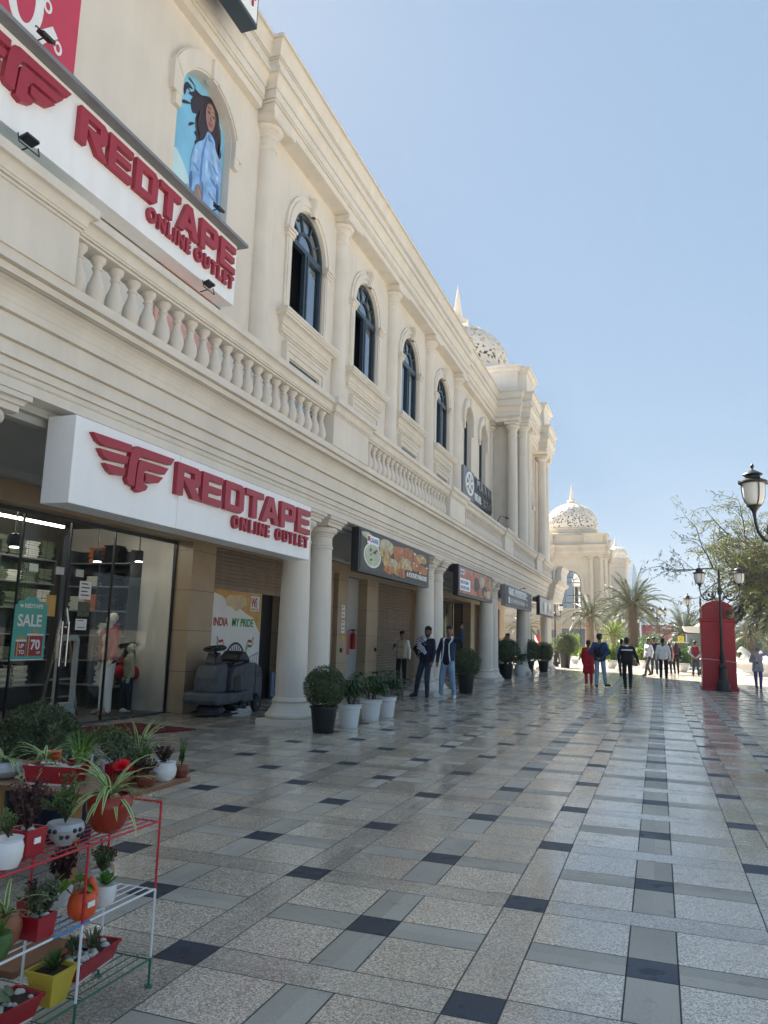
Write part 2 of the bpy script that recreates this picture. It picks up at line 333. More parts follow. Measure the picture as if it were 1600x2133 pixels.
# ------------------------------------------------------------------ mesh helpers
ORIG = {}
class MB:
    def __init__(s): s.v = []; s.f = []; s.m = []; s.s = []
    def add(s, vs, fs, mi=0, smooth=False, T=None):
        o = len(s.v)
        if T is not None: vs = [T @ Vector(v) for v in vs]
        s.v += [tuple(v) for v in vs]; s.f += [tuple(i+o for i in f) for f in fs]
        s.m += [mi]*len(fs); s.s += [smooth]*len(fs); return s
    def box(s, x0, x1, y0, y1, z0, z1, mi=0, T=None):
        v = [(x, y, z) for x in (x0, x1) for y in (y0, y1) for z in (z0, z1)]
        return s.add(v, [(0, 1, 3, 2), (4, 6, 7, 5), (0, 4, 5, 1), (2, 3, 7, 6), (0, 2, 6, 4), (1, 5, 7, 3)], mi, False, T)
    def prism(s, poly, a, b, axis='Y', mi=0, T=None, smooth=False):
        """closed 2D polygon; axis Y: poly=(x,z); axis X: poly=(y,z); axis Z: poly=(x,y)"""
        def P(p, t): return (p[0], t, p[1]) if axis == 'Y' else ((t, p[0], p[1]) if axis == 'X' else (p[0], p[1], t))
        n = len(poly); v = [P(p, a) for p in poly]+[P(p, b) for p in poly]
        ar = sum(poly[i][0]*poly[(i+1) % n][1]-poly[(i+1) % n][0]*poly[i][1] for i in range(n))
        flip = (ar > 0) != (axis != 'Y')
        if b < a: flip = not flip
        side = [(i, (i+1) % n, (i+1) % n+n, i+n) for i in range(n)]; caps = [tuple(reversed(range(n))), tuple(range(n, 2*n))]
        if flip: side = [tuple(reversed(f)) for f in side]; caps = [tuple(reversed(f)) for f in caps]
        s.add(v, side, mi, smooth, T); o = len(s.v)-2*n
        s.f += [tuple(i+o for i in f) for f in caps]; s.m += [mi]*2; s.s += [False]*2
        return s
    def lathe(s, prof, c=(0, 0, 0), n=24, mi=0, smooth=True, T=None, a0=0., a1=2*math.pi, cap=True):
        full = abs(a1-a0-2*math.pi) < 1e-6; k = n if full else n+1
        v = []; f = []
        for r, z in prof:
            for i in range(k):
                a = a0+(a1-a0)*i/n; v.append((c[0]+r*math.cos(a), c[1]+r*math.sin(a), c[2]+z))
        for j in range(len(prof)-1):
            for i in range(n):
                i2 = (i+1) % k if full else i+1
                f.append((j*k+i, j*k+i2, (j+1)*k+i2, (j+1)*k+i))
        s.add(v, f, mi, smooth, T)
        if cap and full:
            o = len(s.v)-len(v)
            if prof[0][0] > 1e-4: s.f.append(tuple(o+i for i in reversed(range(k)))); s.m.append(mi); s.s.append(False)
            if prof[-1][0] > 1e-4: s.f.append(tuple(o+(len(prof)-1)*k+i for i in range(k))); s.m.append(mi); s.s.append(False)
        return s
    def tube(s, pts, rad, n=6, mi=0, smooth=True, T=None, cap=True):
        pts = [Vector(p) for p in pts]; m = len(pts)
        rs = rad if isinstance(rad, (list, tuple)) else [rad]*m
        v = []; prev = None
        for i, p in enumerate(pts):
            d = (pts[min(i+1, m-1)]-pts[max(i-1, 0)]).normalized()
            a = Vector((0, 0, 1)) if abs(d.z) < .9 else Vector((1, 0, 0))
            if prev is None: e = d.cross(a).normalized()
            else: e = (prev-d*prev.dot(d)).normalized()
            prev = e; g = d.cross(e)
            for k in range(n):
                t = 2*math.pi*k/n; v.append(p+(e*math.cos(t)+g*math.sin(t))*rs[i])
        f = [(i*n+k, i*n+(k+1) % n, (i+1)*n+(k+1) % n, (i+1)*n+k) for i in range(m-1) for k in range(n)]
        s.add(v, f, mi, smooth, T)
        if cap:
            o = len(s.v)-len(v); s.f.append(tuple(o+k for k in reversed(range(n)))); s.f.append(tuple(o+(m-1)*n+k for k in range(n))); s.m += [mi]*2; s.s += [False]*2
        return s
    def ell(s, c, r, n=12, mi=0, T=None):
        pr = [(math.sin(math.pi*i/(n//2+2)), -math.cos(math.pi*i/(n//2+2))) for i in range(n//2+3)]
        v = []; f = []
        for a, z in pr:
            for k in range(n):
                t = 2*math.pi*k/n; v.append((c[0]+r[0]*a*math.cos(t), c[1]+r[1]*a*math.sin(t), c[2]+r[2]*z))
        for j in range(len(pr)-1):
            for i in range(n): f.append((j*n+i, j*n+(i+1) % n, (j+1)*n+(i+1) % n, (j+1)*n+i))
        return s.add(v, f, mi, True, T)
    def blade(s, pts, widths, side, mi=0, T=None):
        """ribbon leaf along pts, side = width direction"""
        v = []; sd_ = Vector(side)
        for p, w_ in zip(pts, widths):
            p = Vector(p); v += [p-sd_*w_, p+sd_*w_]
        return s.add(v, [(2*i, 2*i+1, 2*i+3, 2*i+2) for i in range(len(pts)-1)], mi, True, T)
    def build(s, name, mats, parent=None, origin=None, bevel=0., seg=2, sharp=35, local=False):
        me = bpy.data.meshes.new(name)
        if parent is None:
            if origin is None and s.v:
                xs, ys, zs = zip(*s.v); origin = ((min(xs)+max(xs))/2, (min(ys)+max(ys))/2, min(zs))
            if local: origin = (0, 0, 0)
        else: origin = ORIG.get(root_of(parent).name, (0, 0, 0))
        ox, oy, oz = origin
        me.from_pydata([(x-ox, y-oy, z-oz) for x, y, z in s.v], [], s.f)
        if not isinstance(mats, (list, tuple)): mats = [mats]
        for m in mats: me.materials.append(M[m] if isinstance(m, str) else m)
        me.polygons.foreach_set('material_index', s.m); me.polygons.foreach_set('use_smooth', s.s)
        me.update(); me.validate()
        if any(s.s): me.set_sharp_from_angle(angle=R(sharp))
        o = bpy.data.objects.new(name, me); COL.objects.link(o)
        if parent is None: o.location = origin; ORIG[o.name] = tuple(origin)
        else: o.parent = parent
        if bevel:
            b = o.modifiers.new('bevel', 'BEVEL'); b.width = bevel; b.segments = seg; b.limit_method = 'ANGLE'; b.angle_limit = R(40)
        return o
def root_of(o):
    while o.parent: o = o.parent
    return o
def tag(o, label=None, cat=None, group=None, kind=None):
    if label: o['label'] = label
    if cat: o['category'] = cat
    if group: o['group'] = group
    if kind: o['kind'] = kind
    return o
def thing(name, loc, label, cat, group=None):
    o = bpy.data.objects.new(name, None); COL.objects.link(o); o.location = loc; ORIG[o.name] = tuple(loc)
    o.empty_display_size = .2
    return tag(o, label, cat, group)
def copy_tree(o, parent=None):
    kids = [c for c in o.children]
    c = o.copy(); COL.objects.link(c)
    if parent: c.parent = parent
    for k in kids: copy_tree(k, c)
    return c
def place(o, loc, rz=0, sc=1, label=None):
    o.location = loc; o.rotation_euler = (0, 0, rz); o.scale = (sc, sc, sc)
    if label: o['label'] = label
    return o
def curve_mesh(loops, depth, bevel=0., res=1):
    cu = bpy.data.curves.new('c', 'CURVE'); cu.dimensions = '2D'; cu.fill_mode = 'BOTH'; cu.extrude = depth/2; cu.bevel_depth = bevel; cu.bevel_resolution = res
    for lp in loops:
        sp = cu.splines.new('POLY'); sp.points.add(len(lp)-1)
        for p, q in zip(sp.points, lp): p.co = (q[0], q[1], 0, 1)
        sp.use_cyclic_u = True
    ob = bpy.data.objects.new('c', cu); COL.objects.link(ob)
    me = bpy.data.meshes.new_from_object(ob.evaluated_get(bpy.context.evaluated_depsgraph_get()))
    bpy.data.objects.remove(ob); bpy.data.curves.remove(cu)
    v = [tuple(x.co) for x in me.vertices]; f = [tuple(p.vertices) for p in me.polygons]; bpy.data.meshes.remove(me)
    return v, f
def text_mesh(txt, size, depth, offset=0., align='LEFT', sx=1., space=1.):
    cu = bpy.data.curves.new('t', 'FONT'); cu.body = txt; cu.size = size; cu.extrude = depth/2; cu.offset = offset; cu.align_x = align; cu.space_character = space
    cu.resolution_u = 3
    ob = bpy.data.objects.new('t', cu); COL.objects.link(ob)
    me = bpy.data.meshes.new_from_object(ob.evaluated_get(bpy.context.evaluated_depsgraph_get()))
    bpy.data.objects.remove(ob); bpy.data.curves.remove(cu)
    v = [(x.co[0]*sx, x.co[1], x.co[2]) for x in me.vertices]; f = [tuple(p.vertices) for p in me.polygons]; bpy.data.meshes.remove(me)
    return v, f
def facing_x(x, y, z):      # local (u,v,w) -> world: u along +Y, v up, w towards +X
    return Matrix(((0, 0, 1, x), (1, 0, 0, y), (0, 1, 0, z), (0, 0, 0, 1)))
def facing_ny(x, y, z):     # face towards -Y: u along +X, v up
    return Matrix(((1, 0, 0, x), (0, 0, -1, y), (0, 1, 0, z), (0, 0, 0, 1)))
def arch(cx, w_, z0, spring, rise=None, n=14):
    """loop of an arched opening: centre cx, half width w_, bottom z0"""
    rise = w_ if rise is None else rise
    lp = [(cx-w_, z0), (cx+w_, z0)]
    if rise >= w_*.99: lp += [(cx+w_*math.cos(math.pi*i/n), spring+rise*math.sin(math.pi*i/n)) for i in range(n+1)]
    else:
        Rr = (w_*w_+rise*rise)/(2*rise); th = math.asin(w_/Rr)
        lp += [(cx+Rr*math.sin(th-2*th*i/n), spring+rise-Rr+Rr*math.cos(th-2*th*i/n)) for i in range(n+1)]
    return lp
def ring(outer, inner): return [outer, list(reversed(inner))]
# ------------------------------------------------------------------ implicit surfaces for bodies
def surface(prims, vox=.014, k=.03):
    """prims: (a, b, ra, rb) round cones in metres -> vertices, quads (surface nets)"""
    P = [(np.array(a, np.float32), np.array(b, np.float32), ra, rb) for a, b, ra, rb in prims]
    lo = np.min([np.minimum(a, b)-max(ra, rb) for a, b, ra, rb in P], 0)-.04-vox*2
    hi = np.max([np.maximum(a, b)+max(ra, rb) for a, b, ra, rb in P], 0)+.04+vox*2
    n = np.ceil((hi-lo)/vox).astype(int)+1
    g = [lo[i]+vox*np.arange(n[i], dtype=np.float32) for i in range(3)]
    D = np.full(tuple(n), .3, np.float32)
    for a, b, ra, rb in P:
        m = max(ra, rb)+k+.03
        sl_ = []
        for i in range(3):
            l_ = max(0, int((min(a[i], b[i])-m-lo[i])/vox)); h_ = min(n[i], int((max(a[i], b[i])+m-lo[i])/vox)+2); sl_.append(slice(l_, h_))
        X, Y, Z = g[0][sl_[0]][:, None, None], g[1][sl_[1]][None, :, None], g[2][sl_[2]][None, None, :]
        ba = b-a; L2 = float(ba@ba)+1e-9
        t = np.clip(((X-a[0])*ba[0]+(Y-a[1])*ba[1]+(Z-a[2])*ba[2])/L2, 0, 1)
        d = np.sqrt((X-a[0]-t*ba[0])**2+(Y-a[1]-t*ba[1])**2+(Z-a[2]-t*ba[2])**2)-(ra+t*(rb-ra))
        e = D[tuple(sl_)]; h = np.maximum(k-np.abs(d-e), 0)/k
        D[tuple(sl_)] = np.minimum(d, e)-h*h*k*.25
    S = D < 0
    cnt = np.zeros(tuple(n-1), np.int32); acc = np.zeros(tuple(n-1)+(3,), np.float32)
    idx = np.indices(tuple(n-1)).astype(np.float32)
    cor = [(i, j, l) for i in (0, 1) for j in (0, 1) for l in (0, 1)]
    def sub(A, c): return A[c[0]:c[0]+n[0]-1, c[1]:c[1]+n[1]-1, c[2]:c[2]+n[2]-1]
    for c in cor:
        for ax in range(3):
            if c[ax]: continue
            d_ = list(c); d_[ax] = 1
            a, b = sub(D, c), sub(D, d_); x = (a < 0) != (b < 0)
            t = np.where(x, a/(a-b+1e-12), 0)
            for i in range(3):
                acc[..., i] += np.where(x, c[i]+(t if i == ax else 0), 0)
            cnt += x
    on = cnt > 0; vid = -np.ones(tuple(n-1), np.int64); vid[on] = np.arange(on.sum())
    pos = acc[on]/cnt[on][:, None]
    ii = np.argwhere(on); V = (ii+pos)*vox+lo
    F = []
    for ax in range(3):
        a = np.take(S, range(0, n[ax]-1), ax); b = np.take(S, range(1, n[ax]), ax)
        e = np.argwhere(a != b); o1, o2 = [(1, 2), (2, 0), (0, 1)][ax]
        e = e[(e[:, o1] > 0) & (e[:, o2] > 0) & (e[:, o1] < n[o1]-1) & (e[:, o2] < n[o2]-1)]
        if not len(e): continue
        q = []
        for d1, d2 in ((0, 0), (1, 0), (1, 1), (0, 1)):
            t = e.copy(); t[:, o1] -= 1-d1; t[:, o2] -= 1-d2; q.append(vid[t[:, 0], t[:, 1], t[:, 2]])
        q = np.stack(q, 1); ins = a[e[:, 0], e[:, 1], e[:, 2]]
        q[~ins] = q[~ins][:, ::-1]; F.append(q)
    F = np.concatenate(F); F = F[(F >= 0).all(1)]
    return [tuple(map(float, v)) for v in V], [tuple(map(int, f)) for f in F]
# ------------------------------------------------------------------ setting
def structure(mb, name, m, **k):
    return tag(mb.build(name, m, **k), kind='structure')
b = MB(); nx = 2
b.add([(-14, -12, 0), (6.2, -12, 0), (6.2, 49.5, 0), (-14, 49.5, 0)], [(0, 1, 2, 3)]); structure(b, 'plaza_floor', 'plaza', local=True)
b = MB(); b.add([(-900, -600, -.02), (900, -600, -.02), (900, 1500, -.02), (-900, 1500, -.02)], [(0, 1, 2, 3)]); structure(b, 'ground', 'pave_sun', local=True)
# ------------------------------------------------------------------ moulding helpers
def rect_sweep(mb, prof, x0, x1, y0, y1, mi=0):
    """prof: (d, z) - rectangle grown by d at height z"""
    v = []; f = []
    for d, z in prof: v += [(x0-d, y0-d, z), (x1+d, y0-d, z), (x1+d, y1+d, z), (x0-d, y1+d, z)]
    for j in range(len(prof)-1):
        for i in range(4): f.append((j*4+i, j*4+(i+1) % 4, (j+1)*4+(i+1) % 4, (j+1)*4+i))
    f.append((3, 2, 1, 0)); o = (len(prof)-1)*4; f.append((o, o+1, o+2, o+3))
    return mb.add(v, f, mi)
def runY(mb, prof, xw, y0, y1, back, mi=0):
    """prof: (d, z) outwards of plane xw, extruded along Y, closed at the back"""
    poly = [(xw+d, z) for d, z in prof]+[(back, prof[-1][1]), (back, prof[0][1])]
    return mb.prism(poly, y0, y1, 'Y', mi)
def cove(d0, z0, d1, z1, n=5):
    return [(d0+(d1-d0)*(1-math.cos(i/n*math.pi/2)), z0+(z1-z0)*math.sin(i/n*math.pi/2)) for i in range(n+1)]
def bead(d, z, r, n=6): return [(d+r*math.sin(math.pi*i/n), z-r*math.cos(math.pi*i/n)) for i in range(n+1)]
def groove(prof, g=.016, h=.013):
    """shadow gaps under every projecting fascia"""
    out = [prof[0]]
    for (d0, z0), (d1, z1) in zip(prof, prof[1:]):
        if .015 < d1-d0 < .07 and z1-z0 < .012: out += [(d0-g, z0+.001), (d0-g, z0+h), (d1, z0+h+.001)]
        else: out.append((d1, max(z1, out[-1][1])))
    return out
ENT = groove([(0, 3.78), (0, 3.875)]+bead(.0, 3.91, .028)+[(0, 3.95), (.02, 3.955), (.02, 4.045), (.055, 4.05), (.055, 4.195), (.10, 4.20), (.10, 4.425), (.145, 4.43), (.145, 4.52)]+cove(.15, 4.525, .30, 4.685)+[(.315, 4.69), (.315, 4.765), (.370, 4.77), (.370, 4.88)])
COR = groove([(0, 0), (0, .175), (.03, .18)]+bead(.03, .21, .02)+[(.03, .24), (.05, .245), (.05, .44), (.07, .45)]+cove(.07, .455, .17, .72)+[(.195, .73), (.195, .835), (.11, .85), (.11, 1.06), (.14, 1.065), (.14, 1.10), (.16, 1.105)]+cove(.16, 1.11, .26, 1.42)+[(.29, 1.425), (.29, 1.50)])
RAIL = [(0, 5.43), (0, 5.455), (-.012, 5.457), (-.012, 5.466), (.018, 5.467), (.018, 5.49), (.028, 5.492)]+cove(.03, 5.495, .085, 5.595)+[(.110, 5.60), (.112, 5.69)]
# ------------------------------------------------------------------ the arcade building
BLD = thing('arcade_building', (-7, 25, 0), 'long cream two-storey shopping arcade with columns, balustrade and pierced dome', 'building')
XW, XF = -7.55, -5.72
Y0, YE = -6.0, 46.9
P0 = [12.98+8.2*k for k in range(-2, 5)]
def part(mb, name, m, parent=BLD, **k): return mb.build(name, m, parent, **k)
b = MB(); runY(b, ENT, XF, Y0, 42.9, -8.9); part(b, 'lower_cornice', 'cream_trim')
b = MB(); ENT2 = [(d+.36, z-(.0 if z > 3.8 else .012)) for d, z in ENT]; rect_sweep(b, ENT2, -9.2, XF, 43.26, 46.6); part(b, 'lower_cornice', 'cream_trim')
b = MB(); b.box(-15, -8.55, Y0, 46.6, 3.93, 4.86); b.box(-8.95, -7.5, Y0, 42.85, 4.9, 4.94); part(b, 'terrace_slab', 'cream')
# ceiling of the arcade with shallow coffers and downlights
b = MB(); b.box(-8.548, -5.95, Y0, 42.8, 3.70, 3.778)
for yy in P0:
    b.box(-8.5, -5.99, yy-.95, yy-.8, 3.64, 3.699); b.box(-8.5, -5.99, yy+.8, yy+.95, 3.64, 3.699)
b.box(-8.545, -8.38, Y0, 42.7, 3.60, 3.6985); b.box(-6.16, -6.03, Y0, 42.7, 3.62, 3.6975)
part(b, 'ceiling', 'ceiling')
for yy in (6.2, 9.0, 15.1, 19.0, 23.2, 27.3):
    b = MB(); b.lathe([(.0, 3.68), (.09, 3.685), (.1, 3.698)], (-7.2, yy, 0), 16); part(b, 'downlight', 'dark_grey')
# upper wall with openings
WINS = [15.28]+[15.03+4.1*k for k in range(1, 4)]; SEGS = [31.6, 34.6]; BANY = 10.83
out = [(Y0, 4.92), (36.3, 4.92), (36.3, 12.35), (Y0, 12.35)]
holes = [arch(y, .90, 8.50, 10.47) for y in WINS]+[[(y-.78, 6.3), (y+.78, 6.3), (y+.78, 7.55), (y-.78, 7.55)] for y in WINS]
holes += [arch(y, .72, 6.4, 10.95, .55) for y in SEGS]+[arch(BANY, .87, 6.2, 10.95, .62)]
v, f = curve_mesh([out]+[list(reversed(h)) for h in holes], .34)
b = MB(); b.add(v, f, 0, False, facing_x(XW-.17, 0, 0)); part(b, 'upper_wall', 'cream')
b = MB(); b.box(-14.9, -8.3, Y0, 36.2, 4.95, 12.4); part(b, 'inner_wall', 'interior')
b = MB(); b.box(-15, -7.9, Y0, 36.2, 12.42, 12.9); part(b, 'roof', 'cream')
# upper cornice: set back left of the first column, forward from there on
b = MB(); runY(b, [(d, z+12.23) for d, z in COR], XW+.16, Y0, 12.5, -8.6)
rect_sweep(b, [(d, z+12.222) for d, z in COR], -8.5, XW+.38, 12.62, 29.8)
runY(b, [(d, z+12.23) for d, z in COR], XW+.24, 29.9, 36.6, -8.6)
part(b, 'upper_cornice', 'cream_trim')
# upper engaged columns
def upper_column():
    b = MB(); r = .25
    b.lathe([(r+.10, 4.9), (r+.10, 5.0), (r+.05, 5.04), (r+.04, 5.15), (r, 5.18), (r*.99, 7), (r*.84, 11.52), (r*.84+.02, 11.54), (r*.84+.02, 11.60), (r*.84, 11.62), (r*.84, 11.78), (r*.84+.02, 11.79), (r*.84+.03, 11.83), (r*.84+.025, 11.86), (r*.84+.05, 11.88), (r*.84+.05, 11.91), (r*.84+.11, 11.95), (r*.84+.13, 12.01), (r*.84+.10, 12.06)], (0, 0, 0), 28)
    b.box(-.30, .36, -.36, .36, 12.06, 12.215)
    b.box(.30, .37, -.37, .62, 12.10, 12.205)
    return b
for k in range(5):
    y = 12.98+4.1*k; b = upper_column(); b.v = [(x+XW+.03, yy+y, z) for x, yy, z in b.v]; part(b, 'upper_column', 'cream_trim')
# arched windows
def ring_face(mb, c, ro, ri, d0, d1, n=16, a0=0., a1=math.pi, mi=0, T=None):
    """half ring extruded in w from d0 to d1, in (u,v)"""
    v = []; f = []
    for i in range(n+1):
        a = a0+(a1-a0)*i/n
        for r_, d in ((ri, d0), (ri, d1), (ro, d1), (ro, d0)): v.append((c[0]+r_*math.cos(a), c[1]+r_*math.sin(a), d))
    for i in range(n):
        for j in range(4): f.append((i*4+j, i*4+(j+1) % 4, (i+1)*4+(j+1) % 4, (i+1)*4+j))
    f += [(3, 2, 1, 0), tuple(n*4+j for j in range(4))]
    f = [tuple(reversed(q)) for q in f]
    return mb.add(v, f, mi, False, T)
def arched_window(y, open_leaf):
    T = facing_x(XW, y, 0); S = 10.47
    fr = MB(); d0, d1 = -.15, -.05
    for u0, u1, z0, z1 in ((-.9, -.82, 8.5, S), (.82, .9, 8.5, S), (-.82, .82, 8.5, 8.58), (-.82, .82, 10.40, 10.52), (-.05, .05, 8.58, 10.4)):
        fr.box(u0, u1, z0, z1, d0, d1, 0, T)
    ring_face(fr, (0, S), .90, .82, d0, d1, 18, 0, math.pi, 0, T); ring_face(fr, (0, S+.02), .45, .38, d0+.01, d1-.01, 14, 0, math.pi, 0, T)
    for a in (35, 70, 110, 145):
        c_, s_ = math.cos(R(a)), math.sin(R(a)); e = Vector((-s_*.022, c_*.022, 0))
        p, q = Vector((c_*.44, S+.02+s_*.44, 0)), Vector((c_*.83, S+s_*.83, 0))
        vs = [p-e, q-e, q+e, p+e]
        fr.add([(w_.x, w_.y, d0+.015) for w_ in vs]+[(w_.x, w_.y, d1-.015) for w_ in vs], [(4, 5, 6, 7), (3, 2, 1, 0), (0, 1, 5, 4), (2, 3, 7, 6), (1, 2, 6, 5), (3, 0, 4, 7)], 0, False, T)
    for u0, u1 in (((.05, .82),) if open_leaf else ((-.82, -.05), (.05, .82))):
        for q in ((u0, u0+.06, 8.58, 10.4), (u1-.06, u1, 8.58, 10.4), (u0+.06, u1-.06, 8.58, 8.64), (u0+.06, u1-.06, 10.33, 10.4)):
            fr.box(q[0], q[1], q[2], q[3], d0+.02, d1+.02, 0, T)
    if open_leaf:   # left leaf swung inwards
        TL = T @ Matrix.Translation((-.82, 0, -.10)) @ Matrix.Rotation(R(72), 4, 'Y')
        for q in ((0, .06, 8.58, 10.4), (.7, .76, 8.58, 10.4), (.06, .7, 8.58, 8.64), (.06, .7, 10.33, 10.4)): fr.box(q[0], q[1], q[2], q[3], -.02, .02, 0, TL)
    w_ = part(fr, 'window', 'frame_dark')
    g = MB(); n = 18; lp = [(u, v_) for u, v_ in arch(0, .86, 10.44, S)]
    g.add([(u, v_, -.10) for u, v_ in lp], [tuple(range(len(lp)))], 0, False, T)
    if open_leaf: g.add([(.02, 8.54, -.10), (.86, 8.54, -.10), (.86, 10.44, -.10), (.02, 10.44, -.10)], [(0, 1, 2, 3)], 0, False, T)
    else: g.add([(-.86, 8.54, -.10), (.86, 8.54, -.10), (.86, 10.44, -.10), (-.86, 10.44, -.10)], [(0, 1, 2, 3)], 0, False, T)
    g.build('pane', 'window_glass', w_)
    if not open_leaf: pass
    s_ = MB()   # surround
    for ri, ro, d in ((.90, 1.02, .05), (1.02, 1.13, .08), (1.13, 1.22, .05)):
        ring_face(s_, (0, S+.02), ro, ri, -.02, d, 20, 0, math.pi, 0, T)
    for sg in (-1, 1):
        for a, c_, d in ((.93, 1.18, .05), (.99, 1.12, .07)):
            s_.box(min(sg*a, sg*c_), max(sg*a, sg*c_), 8.52, S-.19, -.02, d, 0, T)
        for a, c_, z0, z1, d in ((.90, 1.22, S-.19, S-.12, .09), (.88, 1.24, S-.12, S-.05, .115), (.86, 1.27, S-.05, S+.019, .15)):
            s_.box(min(sg*a, sg*c_), max(sg*a, sg*c_), z0, z1, -.02, d, 0, T)
    s_.build('surround', 'cream_trim', w_)
    k = MB()
    pr = [(0, 0)]+[(.10+.07*math.sin(i/6*math.pi*.9), i/6*.46) for i in range(7)]+[(0, .46)]
    pr = [(XW+.04+a*.9, S+.86+z) for a, z in pr]
    k.prism(pr, y-.10, y+.10, 'Y'); k.prism([(x+.02 if x > XW+.05 else x, z) for x, z in pr], y-.045, y+.045, 'Y'); k.build('keystone', 'cream_trim', w_)
    sl_ = MB()
    SP = [(d, z-.285) for d, z in [(0, 8.25), (.04, 8.25), (.04, 8.28), (.09, 8.29)]+cove(.09, 8.295, .12, 8.35)+[(.06, 8.36), (.06, 8.47), (.09, 8.475)]+cove(.09, 8.48, .20, 8.62)+[(.225, 8.625), (.225, 8.65), (.23, 8.66), (.26, 8.675), (.27, 8.70), (.26, 8.725), (.28, 8.73), (.28, 8.79)]]
    v0 = [(d, z) for d, z in SP]
    hw = [1.20+d*.85 for d, z in SP]; vs = []; fs = []
    for (d, z), h in zip(SP, hw): vs += [(XW-.01, y-h, z), (XW+d, y-h, z), (XW+d, y+h, z), (XW-.01, y+h, z)]
    for j in range(len(SP)-1):
        for i in range(3): fs.append((j*4+i, j*4+i+1, (j+1)*4+i+1, (j+1)*4+i))
    fs += [(3, 2, 1, 0), tuple((len(SP)-1)*4+i for i in range(4))]
    sl_.add(vs, fs); sl_.build('sill', 'cream_trim', w_)
    # small square window below
    q = MB(); q.box(-.78, .78, 6.3, 6.38, -.09, -.01, 0, T); q.box(-.78, .78, 7.49, 7.55, -.09, -.01, 0, T); q.box(-.78, -.72, 6.38, 7.49, -.09, -.01, 0, T); q.box(.72, .78, 6.38, 7.49, -.09, -.01, 0, T)
    q.box(-.03, .03, 6.38, 7.49, -.08, -.02, 0, T)
    w2 = part(q, 'low_window', 'frame_dark')
    g = MB(); g.add([(-.74, 6.36, -.05), (.74, 6.36, -.05), (.74, 7.51, -.05), (-.74, 7.51, -.05)], [(0, 1, 2, 3)], 0, False, T); g.build('pane', 'window_glass', w2)
    q = MB()
    for a, c_, d in ((.80, .92, .05), (.92, 1.03, .09)):
        q.box(-c_, -a, 6.2, 7.55+a-.78, -.02, d, 0, T); q.box(a, c_, 6.2, 7.55+a-.78, -.02, d, 0, T); q.box(-c_, c_, 7.55+a-.78, 7.55+c_-.78, -.02, d, 0, T)
    q.box(-1.08, -1.031, 6.2, 7.86, -.02, .13, 0, T); q.box(-1.031, 1.08, 7.80, 7.86, -.02, .12, 0, T)
    q.build('surround', 'cream_trim', w2)
for i, y in enumerate(WINS): arched_window(y, i < 2)
# tall segmental windows and the framed niche of the advertisement
def eared_frame(y, hw_, crown, m='cream_trim'):
    T = facing_x(XW, y, 0); fw_ = .27
    s_ = MB()
    o = arch(0, hw_+fw_, 10.55, 11.20, crown+.12, 12); i_ = arch(0, hw_+.01, 10.55, 10.95, crown, 12)
    # arch band as strips between outer and inner curves
    oc, ic = o[2:], i_[2:]
    for d, e in ((.09, 0.), (.12, .07)):
        vs = []; fs = []
        for (a, b_), (c_, d_) in zip(oc, ic):
            a2, b2 = a+(c_-a)*e*1.2, b_+(d_-b_)*e*1.2; c2, d2 = c_+(a-c_)*e*1.4, d_+(b_-d_)*e*1.4
            vs += [(a2, b2, -.02), (a2, b2, d), (c2, d2, d), (c2, d2, -.02)]
        n = len(oc)
        for j in range(n-1):
            for q in range(4): fs.append((j*4+q, j*4+(q+1) % 4, (j+1)*4+(q+1) % 4, (j+1)*4+q))
        fs += [(3, 2, 1, 0), tuple((n-1)*4+q for q in range(4))]
        s_.add(vs, fs, 0, False, T)
    for sg in (-1, 1):
        a, c_ = sg*(hw_+.01), sg*(hw_+fw_)
        s_.box(min(a, c_), max(a, c_), 10.62, 11.18, -.02, .10, 0, T); s_.box(min(a, sg*(hw_+fw_-.1)), max(a, sg*(hw_+fw_-.1)), 10.40, 10.62, -.02, .09, 0, T)
    s_.box(-.11, .11, 10.95+crown-.02, 10.95+crown+.36, -.01, .17, 0, T); s_.box(-.075, .075, 10.95+crown-.06, 10.95+crown+.40, -.01, .15, 0, T)
    return s_
for y in SEGS:
    T = facing_x(XW, y, 0); q = MB(); q.box(-.72, -.65, 6.4, 11.1, -.3, -.2, 0, T); q.box(.65, .72, 6.4, 11.1, -.3, -.2, 0, T); q.box(-.65, .65, 9.0, 9.07, -.29, -.21, 0, T); q.box(-.03, .03, 6.4, 11.45, -.285, -.215, 0, T)
    w2 = part(q, 'tall_window', 'frame_dark'); g = MB(); lp = arch(0, .72, 6.4, 10.95, .55); g.add([(u, v_, -.25) for u, v_ in lp], [tuple(range(len(lp)))], 0, False, T); g.build('pane', 'window_glass', w2)
    eared_frame(y, .72, .55).build('surround', 'cream_trim', w2)
part(eared_frame(BANY, .87, .62), 'niche_surround', 'cream_trim')
# balustrade
XB = -5.50
def baluster_mb():
    b = MB(); pr = [(.075, 0), (.085, .01), (.085, .035), (.06, .045), (.078, .07), (.098, .13), (.10, .17), (.088, .24), (.058, .32), (.044, .37), (.042, .40), (.058, .415), (.06, .43), (.046, .445), (.05, .465), (.07, .49), (.085, .515), (.085, .555)]
    b.lathe([(r*.98, z) for r, z in pr], (0, 0, 0), 14); return b
first = None
bays = [(5.70, 12.08, 22), (13.88, 20.28, 22), (22.08, 28.48, 22), (30.28, 36.6, 22), (39.4, 42.9, 12)]
for a, c_, n in bays:
    for i in range(n):
        y = a+(c_-a)*(i+.5)/n
        if first is None:
            bb = baluster_mb(); bb.v = [(x-7, yy+25, z) for x, yy, z in bb.v]
            first = part(bb, 'baluster', 'cream'); o = first
        else: o = first.copy(); COL.objects.link(o)
        o.location = (XB+7, y-25, 4.882)
